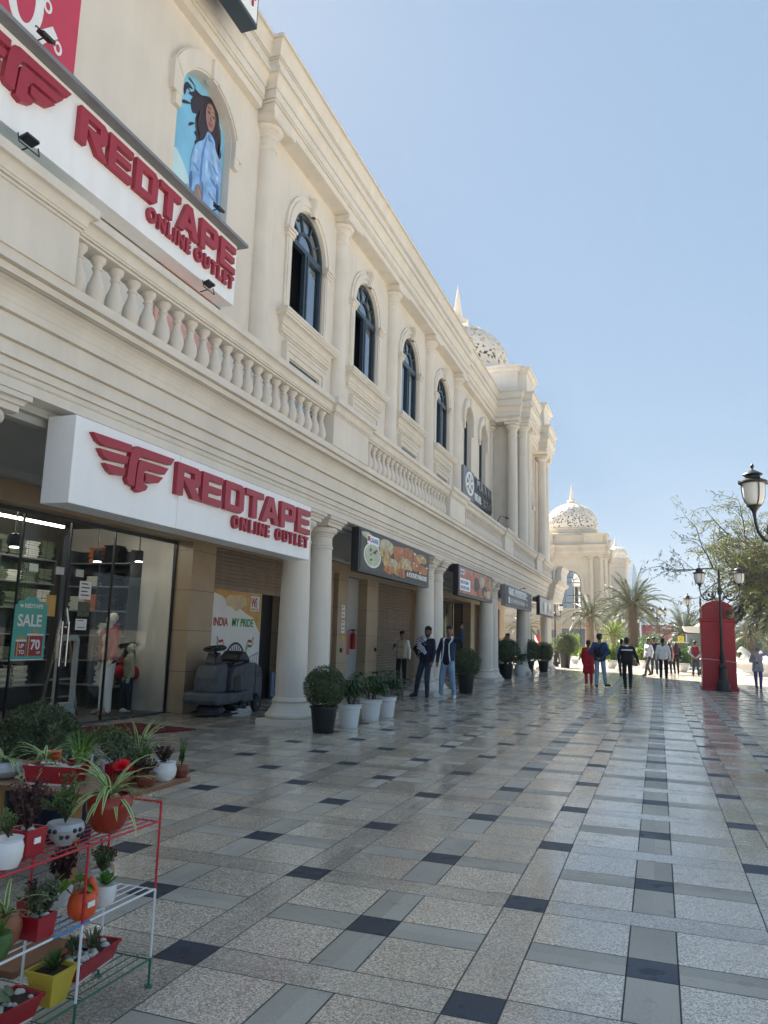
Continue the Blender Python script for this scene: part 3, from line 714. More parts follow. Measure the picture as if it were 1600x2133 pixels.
for a, c_, n in bays:
    b = MB(); runY(b, RAIL, XB+.12, a-.2, c_+.2, XB-.12); part(b, 'balustrade_rail', 'cream_trim')
for k, yc in enumerate(P0):
    if yc < 0: continue
    hw_ = .87 if k < 6 else .7
    if k == 6: continue
    b = MB(); b.box(XB-.17, XB+.175, yc-hw_, yc+hw_, 4.88, 5.445)
    rect_sweep(b, [(d, z+.012) for d, z in RAIL]+[(.10, 5.72), (0, 5.74)], XB-.17, XB+.195, yc-hw_-.01, yc+hw_+.01)
    part(b, 'balustrade_pier', 'cream_trim', bevel=.006)
for y0_, y1_, xo in ((42.95, 43.35, .0), (43.6, 46.4, .33)):
    b = MB(); b.box(XB-.17, XB+.165+xo, y0_, y1_, 4.9, 5.445); rect_sweep(b, [(d, z+.016) for d, z in RAIL], XB-.17, XB+.18+xo, y0_-.01, y1_+.01); part(b, 'balustrade_pier', 'cream_trim')
# lower columns, paired
def lower_column():
    b = MB(); b.box(-.43, .43, -.43, .43, 0, .11)
    pr = [(.40, .11)]+[(.40+.035*math.sin(math.pi*i/6), .11+.10*i/6) for i in range(1, 7)]+[(.385, .215), (.375, .235), (.335, .29), (.305, .355), (.30, .375), (.315, .385), (.325, .405), (.315, .43), (.295, .435), (.29, .45), (.275, .47), (.272, 1.3), (.262, 2.2), (.240, 3.17), (.255, 3.18), (.262, 3.20), (.255, 3.22), (.24, 3.23), (.25, 3.24), (.25, 3.26), (.24, 3.27), (.238, 3.40), (.25, 3.405), (.258, 3.42), (.25, 3.435), (.268, 3.44), (.272, 3.455), (.265, 3.47), (.29, 3.475), (.325, 3.505), (.335, 3.54), (.32, 3.58), (.28, 3.60)]
    b.lathe(pr, (0, 0, 0), 40)
    rect_sweep(b, [(0, 3.60), (0, 3.665), (.03, 3.67)]+cove(.03, 3.672, .07, 3.72)+[(.08, 3.722), (.08, 3.776)], -.31, .31, -.33, .33)
    return b
firstc = None
for yc in P0:
    if yc < 3: continue
    if yc > 45: yc = 45.4
    for s_ in (-.49, .49):
        if firstc is None:
            bb = lower_column(); bb.v = [(x-7, yy+25, z) for x, yy, z in bb.v]; firstc = part(bb, 'column', 'cream_trim'); o = firstc
        else: o = firstc.copy(); COL.objects.link(o)
        o.location = (-6.12+7, yc+s_-25, 0)
# back wall of the arcade
XB0 = -8.6
b = MB(); b.box(-8.95, XB0, Y0, 46.0, 3.30, 3.93)
part(b, 'shopfront_lintel', 'cladding')
for y0_, y1_, xf in ((12.86, 13.70, -8.55), (17.15, 20.0, -8.60), (20.12, 20.85, -8.5), (22.42, 23.42, -8.5), (27.9, 30.9, -8.6), (36.6, 37.35, -8.5), (39.4, 40.2, -8.56), (42.6, 43.6, -8.55), (44.3, 45.9, -8.6), (3.0, 3.6, -8.6)):
    b = MB(); b.box(-9.6, xf, y0_, y1_, 0, 3.298); part(b, 'pillar', 'cladding')
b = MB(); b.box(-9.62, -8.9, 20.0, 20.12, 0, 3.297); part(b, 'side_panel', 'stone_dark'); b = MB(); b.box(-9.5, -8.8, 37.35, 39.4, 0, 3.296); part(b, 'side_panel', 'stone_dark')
b = MB(); b.box(-9.6, -8.78, 20.86, 22.41, 0, 3.29); part(b, 'service_door', 'light_grey', bevel=.01)
b = MB(); b.box(-9.9, -9.61, 12.87, 46.0, 0, 3.28); b.box(-15, -9.9, 12.9, 13.0, 0, 3.9); part(b, 'inner_partition', 'interior')
b = MB(); b.box(-15.1, -9.63, 45.9, 46.3, 0, 3.92); b.box(-15.1, -15, Y0, 45.9, 0, 12.4); part(b, 'end_wall', 'beige_far')
def shutter(y0_, y1_, z0, z1, x):
    b = MB(); n = int((z1-z0-.1)/.085); pr = [(x-.04, z0), (x+.01, z0), (x+.01, z0+.1)]
    for i in range(n):
        z = z0+.1+i*.085
        pr += [(x-.012, z+.004), (x-.012, z+.012), (x+.012, z+.026), (x+.016, z+.05), (x+.010, z+.078)]
    pr += [(x-.012, z1), (x-.04, z1)]
    b.prism(pr, y0_, y1_, 'Y'); b.box(x-.03, x+.03, y0_, y0_+.05, 0, z0, 0); b.box(x-.03, x+.03, y1_-.05, y1_, 0, z0, 0)
    return part(b, 'roller_shutter', 'shutter')
shutter(13.7, 17.15, 2.46, 3.34, -8.78); shutter(23.42, 27.9, .04, 3.36, -8.78); shutter(40.2, 42.6, .04, 3.3, -8.78)
# ------------------------------------------------------------------ towers with pierced domes
def dome_mesh(Rd, seed, sub=5, drop=.30):
    bm = bmesh.new(); bmesh.ops.create_icosphere(bm, subdivisions=sub, radius=1)
    rn = random.Random(seed)
    bmesh.ops.delete(bm, geom=[v_ for v_ in bm.verts if v_.co.z < -.22], context='VERTS')
    e = 1.1/(2**sub)
    for v_ in bm.verts:
        if v_.co.z > -.1:
            v_.co += Vector((rn.uniform(-1, 1), rn.uniform(-1, 1), rn.uniform(-1, 1)))*e*.42; v_.co.normalize()
    kill = [f_ for f_ in bm.faces if -.12 < f_.calc_center_median().z < .955 and rn.random() < drop]
    bmesh.ops.delete(bm, geom=kill, context='FACES')
    for v_ in bm.verts:
        z = v_.co.z; s_ = 1+.02*math.sin(z*3)
        v_.co = Vector((v_.co.x*Rd*s_, v_.co.y*Rd*s_, (z+.14)*Rd*.93))
    vs = [tuple(v_.co) for v_ in bm.verts]; fs = [tuple(q.index for q in f_.verts) for f_ in bm.faces]
    bm.verts.index_update(); fs = [tuple(q.index for q in f_.verts) for f_ in bm.faces]; bm.free()
    return vs, fs
def tower(P, cx, cy, seed, zb=16.3, Rd=2.95, sub=5, faces=(0, 1, 2, 3), ground=True, hw=5.0, wall='cream', trim='cream_trim', name_side=True):
    """square domed pavilion; blocks of paired columns at both ends of each face"""
    def rot(k): return Matrix.Translation((cx, cy, 0)) @ Matrix.Rotation(k*math.pi/2, 4, 'Z')
    wl = MB(); wl.box(cx-3.95, cx+3.95, cy-3.95, cy+3.95, 4.88, 12.3); 
    wl.build('tower_wall', wall, P)
    c_ = MB(); rect_sweep(c_, [(d, z+12.19) for d, z in COR], cx-4.35, cx+4.35, cy-4.35, cy+4.35)
    for sx in (-1, 1):
        for sy in (-1, 1):
            for ax in (0, 1):
                e0, e1 = 1.62, 4.62
                if ax: X0, X1, Y0_, Y1_ = e0+.2, e1-.25, 3.0, 5.0-.2
                else: X0, X1, Y0_, Y1_ = 3.0, 5.0-.2, e0+.2, e1-.25
                xs = sorted((cx+sx*X0, cx+sx*X1)); ys = sorted((cy+sy*Y0_, cy+sy*Y1_))
                rect_sweep(c_, [(d+.02, z+12.20+ax*.004) for d, z in COR], xs[0], xs[1], ys[0], ys[1])
                rect_sweep(c_, [(0, 13.70), (0, 14.75+ax*.003), (.06, 14.76+ax*.003)]+cove(.06, 14.77+ax*.003, .16, 14.95)+[(.2, 14.96+ax*.003), (.2, 15.08+ax*.003)], xs[0]+.12, xs[1]-.12, ys[0]+.1, ys[1]-.1)
    rect_sweep(c_, [(0, 13.66), (0, 14.8), (.1, 14.85), (.1, 15.0)], cx-4.0, cx+4.0, cy-4.0, cy+4.0)
    c_.build('tower_cornice', trim, P)
    dr = MB(); dr.lathe([(3.9, 14.9), (3.9, 15.3), (3.35, 15.45), (3.3, zb-.35), (3.42, zb-.3), (3.42, zb-.1), (3.3, zb-.05), (3.1, zb+.02), (0, zb+.03)], (cx, cy, 0), 48); dr.build('dome_drum', trim, P)
    vs, fs = dome_mesh(Rd, seed, sub); d = MB(); d.add([(x+cx, y+cy, z+zb) for x, y, z in vs], fs, 0, False)
    do = d.build('pierced_dome', 'dome', P); li = MB(); li.lathe([(Rd*.86*math.cos(R(a)), zb+.03+Rd*.84*math.sin(R(a))) for a in range(0, 91, 10)], (cx, cy, 0), 24); li.build('dome_shade_core', 'mid_grey', do); so_ = do.modifiers.new('s', 'SOLIDIFY'); so_.thickness = .07; so_.offset = -1  # grey inner shell is added so the dome openings look dark
    zt = zb+(1.14)*Rd*.93
    sp_ = MB(); pr = [(.75, -.12), (.78, -.04), (.55, .06), (.42, .2), (.5, .25), (.62, .33), (.62, .40), (.3, .52), (.26, .6)]
    n = 13
    for i in range(n):
        r_ = .27*(1-i/n)+.012; z = .62+i*.145; pr += [(r_, z), (r_, z+.12), (r_*.86, z+.13)]
    pr += [(.0, .62+n*.145+.2)]
    sp_.lathe([(r_, z+zt) for r_, z in pr], (cx, cy, 0), 20); sp_.build('finial', 'dome', do)
    for k in faces:
        T = rot(k)      # local frame: face towards local +X at x=3.95
        for e in (-4.0, -2.8, 2.8, 4.0):
            c2 = MB(); r = .27
            c2.lathe([(r+.12, 4.9), (r+.12, 5.0), (r+.06, 5.05), (r+.04, 5.15), (r, 5.2), (r*.99, 7.2), (r*.84, 11.5), (r*.84+.02, 11.52), (r*.84+.02, 11.6), (r*.84, 11.62), (r*.84, 11.78), (r*.84+.04, 11.8), (r*.84+.04, 11.86), (r*.84+.13, 11.95), (r*.84+.13, 12.02), (r*.84+.08, 12.07)], (4.42, e, 0), 24, T=T)
            c2.box(4.42-.36, 4.42+.36, e-.36, e+.36, 12.07, 12.186, 0, T); c2.build('tower_column', trim, P)
        for e in (-3.4, 3.4):
            p = MB(); p.box(3.94, 4.08, e-1.05, e+1.05, 4.9, 12.18, 0, T); p.build('pilaster', trim, P)
        W = Matrix(((0, 0, 1, 3.95), (1, 0, 0, 0), (0, 1, 0, 0), (0, 0, 0, 1)))
        TT = T @ W
        q = MB(); h_ = 1.45; S = 9.0; z0 = 5.5
        q.box(-h_, -h_+.1, z0, S, .01, .09, 0, TT); q.box(h_-.1, h_, z0, S, .01, .09, 0, TT)
        for z in (z0, 6.4, 7.3, 8.9): q.box(-h_+.1, h_-.1, z, z+.1, .012, .088, 0, TT)
        for u in (-.5, .5): q.box(u-.04, u+.04, z0, S, .014, .086, 0, TT)
        ring_face(q, (0, S), h_, h_-.1, .01, .09, 18, 0, math.pi, 0, TT); ring_face(q, (0, S), .62, .54, .012, .088, 14, 0, math.pi, 0, TT)
        for a in (30, 60, 90, 120, 150):
            ca, sa = math.cos(R(a)), math.sin(R(a)); e_ = (-sa*.035, ca*.035)
            vs = [(ca*.6-e_[0], S+sa*.6-e_[1]), (ca*1.4-e_[0], S+sa*1.4-e_[1]), (ca*1.4+e_[0], S+sa*1.4+e_[1]), (ca*.6+e_[0], S+sa*.6+e_[1])]
            q.add([(x, y, .02) for x, y in vs]+[(x, y, .08) for x, y in vs], [(4, 5, 6, 7), (3, 2, 1, 0), (0, 1, 5, 4), (2, 3, 7, 6), (1, 2, 6, 5), (3, 0, 4, 7)], 0, False, TT)
        wo = q.build('tower_window', 'frame_dark', P)
        g = MB(); lp = arch(0, h_-.02, z0, S); g.add([(u, v_, .035) for u, v_ in lp], [tuple(range(len(lp)))], 0, False, TT); g.build('pane', 'window_glass', wo)
        s_ = MB()
        for ri, ro, dd in ((1.46, 1.62, .12), (1.62, 1.8, .17), (1.8, 1.9, .12)): ring_face(s_, (0, S+.02), ro, ri, .005, dd, 22, 0, math.pi, 0, TT)
        for sg in (-1, 1):
            s_.box(min(sg*1.48, sg*1.86), max(sg*1.48, sg*1.86), 5.0, S-.2, .005, .12, 0, TT); s_.box(min(sg*1.44, sg*1.92), max(sg*1.44, sg*1.92), S-.2, S+.018, .006, .2, 0, TT)
        s_.build('surround', trim, wo)
tower(BLD, -10.52, 41.2, 3, faces=(0, 3))
# ------------------------------------------------------------------ lettering
GL = {
 'R': [[(0, 0), (0, 1), (.78, 1), (.9, .9), (.9, .50), (.80, .40), (.68, .40), (.95, 0), (.64, 0), (.27, .50), (.24, .50), (.24, 0)], [(.24, .80), (.66, .80), (.66, .60), (.24, .60)]],
 'E': [[(0, 0), (0, 1), (.86, 1), (.86, .79), (.24, .79), (.24, .60), (.80, .60), (.80, .40), (.24, .40), (.24, .21), (.86, .21), (.86, 0)]],
 'D': [[(0, 0), (0, 1), (.76, 1), (.9, .86), (.9, .14), (.76, 0)], [(.24, .21), (.66, .21), (.66, .79), (.24, .79)]],
 'T': [[(.33, 0), (.33, .78), (0, .78), (0, 1), (.92, 1), (.92, .78), (.58, .78), (.58, 0)]],
 'A': [[(0, 0), (.36, 1), (.62, 1), (.98, 0), (.72, 0), (.65, .2), (.33, .2), (.26, 0)], [(.40, .40), (.58, .40), (.49, .68)]],
 'P': [[(0, 0), (0, 1), (.78, 1), (.9, .9), (.9, .42), (.80, .32), (.24, .32), (.24, 0)], [(.24, .79), (.66, .79), (.66, .53), (.24, .53)]],
}
WING = [[(0.0, 0.93), (0.432, 0.956), (0.432, 0.8), (0.115, 0.743), (0.047, 0.80)], [(0.081, 0.65), (0.405, 0.677), (0.392, 0.531), (0.169, 0.477), (0.122, 0.531)], [(0.149, 0.386), (0.378, 0.408), (0.372, 0.262), (0.25, 0.218), (0.203, 0.262)],
        [(0.507, 0.978), (1.0, 1.0), (0.959, 0.844), (0.588, 0.798), (0.541, 0.766), (0.512, 0.6), (0.498, 0.10), (0.435, 0.111), (0.408, 0.2), (0.425, 0.644), (0.442, 0.844), (0.466, 0.933)],
        [(0.561, 0.709), (0.926, 0.731), (0.878, 0.573), (0.655, 0.551), (0.611, 0.484), (0.605, 0.24), (0.669, 0.178), (0.649, 0.089), (0.567, 0.0), (0.515, 0.044), (0.527, 0.444), (0.537, 0.642)],
        [(0.635, 0.458), (0.858, 0.482), (0.804, 0.337), (0.702, 0.27), (0.638, 0.294)]]
def scaled(loops, u, v_, su, sv): return [[(u+x*su, v_+y*sv) for x, y in lp] for lp in loops]
def letters(P, name, glyphs, T, depth, m, bevel=.004):
    out = []
    for gname, loops in glyphs:
        v, f = curve_mesh(loops, depth, bevel); b = MB(); b.add(v, f, 0, False, T @ Matrix.Translation((0, 0, depth/2))); out.append(b.build(gname, m, P))
    return out
def brand_sign(name, x, y0, y1, z0, z1, thick, k, label, glyph_y, shelf=False):
    """white sign box with raised red letters; glyph_y = (logo0, logo1, word0, word1, sub0, sub1) in world y"""
    S = thing(name, (x-thick, (y0+y1)/2, z0), label, 'shop sign')
    b = MB(); b.box(x-thick, x, y0, y1, z0, z1); b.build('sign_box', 'sign_white', S, bevel=.004)
    b = MB(); b.box(x+.0005, x+.0015, (y0+y1)/2-1.02, (y0+y1)/2-1.015, z0+.01, z1-.01); b.build('panel_joint', 'light_grey', S)
    H = z1-z0; T = facing_x(x, 0, 0); L0, L1, W0, W1, S0, S1 = glyph_y
    lz0, lz1 = z0+H*.42, z0+H*.94
    letters(S, 'logo', [('logo', [q]) for q in scaled(WING, L0, z0+H*.32, L1-L0, H*.57)], T, .06*k, 'red_letter')
    n = 7; adv = (W1-W0)/n; h = H*.43; zb = z0+H*.45
    g = [('letter', scaled(GL[c], W0+(i-(.10 if i > 3 else 0)*(6-i)/2+(-.04 if i == 4 else 0))*adv, zb, adv*1.0, h)) for i, c in enumerate('REDTAPE')]
    letters(S, 'word', g, T, .06*k, 'red_letter')
    gl = []
    for ch in 'ONLINE OUTLET':
        if ch == ' ': gl.append(None); continue
        v, f = text_mesh(ch, H*.265, .05*k, .012*H, sx=.86); xs = [q[0] for q in v]; gl.append((v, f, min(xs), max(xs)-min(xs)))
    tw = sum(g_[3] for g_ in gl if g_); gap = ((S1-S0)-tw)/14.; sc_ = 1.
    if gap < .012: sc_ = (S1-S0-.2)/tw; gap = .2/14
    u = S0
    for g_ in gl:
        if g_ is None: u += gap*2; continue
        b = MB(); b.add([((q[0]-g_[2])*sc_+u, q[1], q[2]) for q in g_[0]], g_[1], 0, False, T @ Matrix.Translation((0, z0+H*.215, .025*k))); b.build('letter', 'red_letter', S)
        u += g_[3]*sc_+gap
    return S
brand_sign('shop_sign', -5.58, 6.12, 11.86, 2.80, 3.72, .36, 1, 'white shop sign with raised red lettering under the lower cornice', (6.33, 7.76, 7.85, 11.80, 9.24, 11.78))
S2 = brand_sign('shop_sign', -7.15, .9, 11.5, 7.44, 8.60, .30, 1.25, 'larger white shop sign with raised red lettering on the upper wall', (5.35, 7.12, 7.32, 11.44, 8.86, 11.42))
b = MB(); b.box(-7.47, -6.98, .9, 11.62, 8.602, 8.66); b.build('hood', 'mid_grey', S2)
# floodlights on arms
def floodlight(x, y, z, upw, label):
    F = thing('floodlight', (x, y, z), label, 'floodlight', 'floodlights lighting the upper sign')
    b = MB(); T = Matrix.Translation((x, y, z)) @ Matrix.Rotation(R(25 if upw else -15), 4, 'Y')
    b.box(-.065, .065, -.10, .10, -.022, .022, 0, T); b.build('lamp_housing', 'black', F, bevel=.008)
    b = MB(); b.tube([T @ Vector(p) for p in ((-.02, -.16, 0), (-.02, -.16, -.12 if not upw else .02), (-.02, .16, -.12 if not upw else .02), (-.02, .16, 0))], .009, 5)
    b.tube([(x-.02, y, z-.1 if not upw else z), (x-.16, y, z-.12 if not upw else z-.02)], .01, 5); b.build('bracket', 'black', F)
floodlight(-6.9, 6.45, 8.72, True, 'black floodlight on the hood below the red discount poster')
floodlight(-6.9, 10.45, 8.72, True, 'black floodlight on the hood below the blue poster')
floodlight(-6.98, 6.45, 7.34, False, 'black floodlight under the upper sign beside the teal strip')
floodlight(-6.98, 10.42, 7.34, False, 'black floodlight under the upper sign beside the pink poster')
# posters on the upper wall
A_ROOT = [0]
def flat(name, m, x, lp, label, cat='poster', th=.02):
    v, f = curve_mesh([lp], th); b = MB(); b.add(v, f, 0, False, facing_x(x, 0, 0))
    return b, v
def chaikin(lp, k=2):
    for _ in range(k):
        q = []
        for p, r_ in zip(lp, lp[1:]+lp[:1]): q += [(p[0]*.75+r_[0]*.25, p[1]*.75+r_[1]*.25), (p[0]*.25+r_[0]*.75, p[1]*.25+r_[1]*.75)]
        lp = q
    return lp
def art(P, name, m, lp, x, th=.003):
    if P is A_ROOT[0]: lp = chaikin(lp)
    v, f = curve_mesh([lp], th); b = MB(); b.add(v, f, 0, False, facing_x(x, 0, 0)); return b.build(name, m, P)
def ellp(cx, cy, rx, ry, n=20, a0=0): return [(cx+rx*math.cos(a0+2*math.pi*i/n), cy+ry*math.sin(a0+2*math.pi*i/n)) for i in range(n)]
A = thing('fashion_poster', (-7.72, BANY, 6.25), 'arched pale blue poster of a long-haired woman in a light blue jacket', 'poster')
XP = -7.71; A_ROOT[0] = A
v, f = curve_mesh([arch(BANY, .865, 6.25, 10.95, .615)], .02); b = MB(); b.add(v, f, 0, False, facing_x(XP, 0, 0)); b.build('backing', 'blue_poster', A)
mat('ad_jacket', (.28, .50, .85), .4, .35, 5); mat('ad_jacket_dark', (.12, .26, .58), .4, .2, 5); mat('ad_skin', (.34, .20, .17), .5, .1, 4); mat('ad_hair', (.035, .022, .035), .5, .1, 5); mat('ad_pale', (.55, .78, .85), .5, .1, 2); mat('ad_lip', (.30, .07, .07), .5)
W_ = lambda pts: [(BANY+.17+a, 10.82+(c-1.66)*.72) for a, c in pts]
art(A, 'highlight', 'ad_pale', W_([(-1.0, -2.2), (-.3, -1.6), (-.2, -.6), (-.45, .1), (-1.0, .5)]), XP+.012)
art(A, 'hair', 'ad_hair', W_([(.10, 2.62), (.28, 2.60), (.42, 2.42), (.50, 2.0), (.52, 1.6), (.62, 1.35), (.52, 1.2), (.58, .95), (.45, .7), (.36, .95), (.0, 1.1), (-.18, .95), (-.12, .75), (-.3, .95), (-.20, 1.15), (-.34, 1.2), (-.22, 1.35), (-.32, 1.55), (-.26, 1.8), (-.42, 1.62), (-.50, 1.95), (-.40, 2.1), (-.62, 2.02), (-.36, 2.30), (-.45, 2.38), (-.2, 2.36), (-.05, 2.5)]), XP+.016)
art(A, 'hair_strand', 'ad_hair', W_([(-.40, 2.28), (-.62, 2.18), (-.66, 1.85), (-.72, 1.98), (-.70, 2.2), (-.60, 2.34)]), XP+.016)
art(A, 'jacket', 'ad_jacket', W_([(.08, 1.62), (.20, 1.66), (.36, 1.56), (.38, 1.36), (.56, 1.18), (.66, .80), (.64, .3), (.60, -.3), (.62, -.9), (.5, -1.6), (-.1, -1.6), (-.1, -.6), (-.18, -.3), (-.42, -.25), (-.46, -.4), (-.30, -.55), (-.36, .1), (-.34, .6), (-.24, 1.0), (-.02, 1.26), (.04, 1.4)]), XP+.020)
art(A, 'jacket_fold', 'ad_jacket_dark', W_([(.06, 1.45), (.10, 1.42), (.0, .8), (.02, -.2), (-.04, -.2), (-.06, .8)]), XP+.024)
for q in ([(.30, .9), (.52, .75), (.50, .68), (.30, .82)], [(.28, .5), (.56, .38), (.54, .30), (.28, .42)], [(-.28, .45), (-.1, .35), (-.1, .29), (-.28, .38)], [(.25, .05), (.55, -.05), (.53, -.12), (.25, -.02)], [(.12, 1.55), (.30, 1.5), (.30, 1.44), (.14, 1.48)]):
    art(A, 'jacket_seam', 'ad_jacket_dark', W_(q), XP+.024)
art(A, 'face', 'ad_skin', W_([(.04, 2.38), (.16, 2.46), (.28, 2.36), (.32, 2.15), (.30, 1.92), (.22, 1.70), (.12, 1.66), (.04, 1.80), (-.01, 2.0), (0, 2.2)]), XP+.024)
for q in ([(.03, 2.15), (.08, 2.19), (.14, 2.16), (.09, 2.11)], [(.19, 2.16), (.25, 2.19), (.30, 2.15), (.24, 2.11)], [(.02, 2.24), (.08, 2.30), (.15, 2.27), (.08, 2.26)], [(.18, 2.27), (.25, 2.30), (.31, 2.24), (.25, 2.26)]): art(A, 'eye', 'ad_hair', W_(q), XP+.028)
art(A, 'nose', 'ad_lip', W_([(.15, 2.12), (.18, 2.0), (.21, 1.98), (.16, 1.96), (.13, 1.99)]), XP+.028)
art(A, 'mouth', 'ad_lip', W_([(.08, 1.87), (.13, 1.91), (.16, 1.89), (.19, 1.91), (.24, 1.87), (.16, 1.81)]), XP+.028)
art(A, 'hands', 'ad_skin', W_([(-.16, -.05), (-.02, -.02), (.06, -.3), (.12, -.62), (.2, -.74), (.10, -.86), (.02, -.82), (-.08, -.6), (-.18, -.4)]), XP+.026)
mat('ad_light', (.42, .64, .92), .4, .3, 4); mat('ad_skin_light', (.45, .28, .23), .5, .1, 4); mat('ad_deep', (.08, .17, .42), .4, .2, 4); mat('ad_hair_light', (.085, .055, .06), .5, .2, 8)
for q in ([(.26, 1.35), (.40, 1.2), (.52, .9), (.50, .6), (.42, .8), (.34, 1.1)], [(.30, .2), (.42, .1), (.46, -.4), (.40, -.8), (.34, -.3)], [(-.26, .8), (-.16, .9), (-.18, .5), (-.26, .3)], [(.10, .9), (.18, .8), (.16, .2), (.10, .3)]): art(A, 'jacket_sheen', 'ad_light', W_(q), XP+.022)
for q in ([(.48, .55), (.60, .4), (.58, -.2), (.52, -.1)], [(-.36, .1), (-.28, .2), (-.26, -.3), (-.34, -.4)], [(.14, 1.60), (.22, 1.52), (.20, 1.38), (.12, 1.44)], [(.16, -.9), (.30, -.8), (.40, -1.4), (.22, -1.5)], [(.02, .2), (.08, .1), (.10, -.5), (.04, -.5)]): art(A, 'jacket_shadow', 'ad_deep', W_(q), XP+.0225)
for q in ([(.18, 2.40), (.26, 2.30), (.28, 2.1), (.24, 1.95), (.20, 2.05)], [(-.10, -.1), (0, -.2), (.06, -.5), (0, -.5)]): art(A, 'skin_light', 'ad_skin_light', W_(q), XP+.0265)
for i in range(9):
    a = i*.06; art(A, 'hair_lock', 'ad_hair_light', W_([(-.12-a*.3, 2.3-a), (-.10-a*.3, 2.32-a), (-.20-a*.2, 1.7-a*.8), (-.16+a*.2, 1.2), (-.20+a*.2, 1.2), (-.24-a*.2, 1.7-a*.8)]) if i % 2 else W_([(.40+a*.2, 2.3-a*.5), (.42+a*.2, 2.3-a*.5), (.47+a*.2, 1.7), (.50, 1.25-a*.3), (.47, 1.25-a*.3), (.44+a*.2, 1.7)]), XP+.0185)
for q in ([(-.42, 2.1), (-.66, 2.24), (-.70, 2.05), (-.62, 2.16)], [(-.4, 1.9), (-.72, 1.75), (-.74, 1.6), (-.60, 1.72)], [(-.3, 2.4), (-.55, 2.5), (-.62, 2.42), (-.5, 2.42)], [(-.28, 1.5), (-.48, 1.35), (-.5, 1.2), (-.40, 1.32)]): art(A, 'hair_strand', 'ad_hair', W_(q), XP+.0165)
art(A, 'emblem', 'white', W_(ellp(.5, .62, .035, .05, 10)), XP+.026)
D = thing('discount_poster', (-7.53, 6.7, 8.66), 'dark red poster with big white curving numerals above the upper sign', 'poster')
b = MB(); b.box(-7.54, -7.50, 4.6, 7.55, 8.2, 11.2); b.build('backing', 'red_poster', D)
def stroke(pts, wd):
    L_, R_ = [], []
    for i, p in enumerate(pts):
        a, c = pts[max(0, i-1)], pts[min(len(pts)-1, i+1)]; dx, dy = c[0]-a[0], c[1]-a[1]; l = math.hypot(dx, dy); nx_, ny_ = -dy/l*wd, dx/l*wd
        L_.append((p[0]+nx_, p[1]+ny_)); R_.append((p[0]-nx_, p[1]-ny_))
    return L_+R_[::-1]
v, f = curve_mesh([ellp(6.62, 9.62, .30, .52, 28), list(reversed(ellp(6.62, 9.62, .16, .38, 28)))], .006); b = MB(); b.add(v, f, 0, False, facing_x(-7.495, 0, 0)); b.build('numeral', 'white', D)
art(D, 'numeral', 'white', stroke([(6.62, 8.95), (6.78, 9.05), (6.95, 9.3), (7.15, 9.52)], .075), -7.4945)
art(D, 'numeral', 'white', stroke([(5.75, 8.9), (6.0, 9.25), (6.2, 9.75), (6.28, 10.3)], .09), -7.4945)
for cy in ((6.98, 9.78), (7.22, 9.34)):
    v, f = curve_mesh([ellp(*cy, .075, .10, 16), list(reversed(ellp(*cy, .04, .06, 16)))], .006); b = MB(); b.add(v, f, 0, False, facing_x(-7.495, 0, 0)); b.build('percent_ring', 'white', D)
v, f = text_mesh('Off', .34, .004, .008); b = MB(); b.add([(q[0]+6.92, q[1]+8.86, q[2]) for q in v], f, 0, False, facing_x(-7.494, 0, 0)); b.build('lettering', 'white', D)
b = MB(); b.box(-7.54, -7.51, 4.0, 7.5, 6.2, 7.52); tag(b.build('wall_poster', 'teal_dark'), 'dark teal strip on the wall behind the upper sign', 'poster')
b = MB(); b.box(-7.54, -7.51, 9.75, 11.45, 5.6, 7.5); tag(b.build('wall_poster', 'pink_poster'), 'faded pink poster behind the balustrade below the upper sign', 'poster')
E_ = thing('roof_sign', (-6.6, 10.1, 12.3), 'black framed white sign hung on the upper cornice, its last letters E T in red', 'sign')
b = MB(); b.box(-6.95, -6.62, 7.6, 10.86, 12.46, 13.9); b.build('frame', 'frame_dark', E_, bevel=.01)
b = MB(); b.box(-6.619, -6.605, 7.7, 10.80, 12.53, 13.85); b.build('face', 'sign_white', E_)
for ch, u in (('E', 10.28), ('T', 10.52)):
    v, f = text_mesh(ch, .30, .02, .008); b = MB(); b.add([(q[0]+u, q[1]+12.74, q[2]) for q in v], f, 0, False, facing_x(-6.59, 0, 0)); b.build('letter', 'red_letter', E_)
# ------------------------------------------------------------------ hanging signs between the column pairs
def boxsign(y0, y1, z0, z1, label, fm='black', face='dark_grey', x=-5.6, th=.16, tilt=0):
    S = thing('hanging_sign', (x-th, (y0+y1)/2, z0), label, 'shop sign', 'signs hung between the columns')
    b = MB(); b.box(x-th, x, y0, y1, z0, z1); b.build('frame', fm, S, bevel=.004)
    b = MB(); b.box(x+.001, x+.008, y0+.07, y1-.07, z0+.05, z1-.04); b.build('face', face, S)
    return S
S = boxsign(14.2, 19.25, 2.83, 3.72, 'black framed sign picturing grilled food and a bowl of pale soup')
mat('food_dark', (.08, .07, .055), .5, .3, 5); M['food_dark']
mat('food_orange', (.46, .17, .06), .5, .6, 9); mat('food_gold', (.55, .38, .16), .5, .6, 8); mat('food_pale', (.50, .55, .40), .5, .2, 8); mat('food_cream', (.55, .50, .36), .5, .5, 8); mat('food_green', (.07, .10, .04), .5); mat('menu_red', (.50, .20, .14), .5, .5, 4); mat('menu_blue', (.20, .28, .50), .5)
xs_ = -5.590
def blob(cx, cy, rx, ry, n, seed, am=.18):
    r_ = random.Random(seed); return [(cx+rx*math.cos(2*math.pi*i/n)*(1+r_.uniform(-am, am)), cy+ry*math.sin(2*math.pi*i/n)*(1+r_.uniform(-am, am))) for i in range(n)]
art(S, 'picture_ground', 'food_dark', [(14.32, 2.92), (19.14, 2.92), (19.14, 3.66), (14.32, 3.66)], xs_)
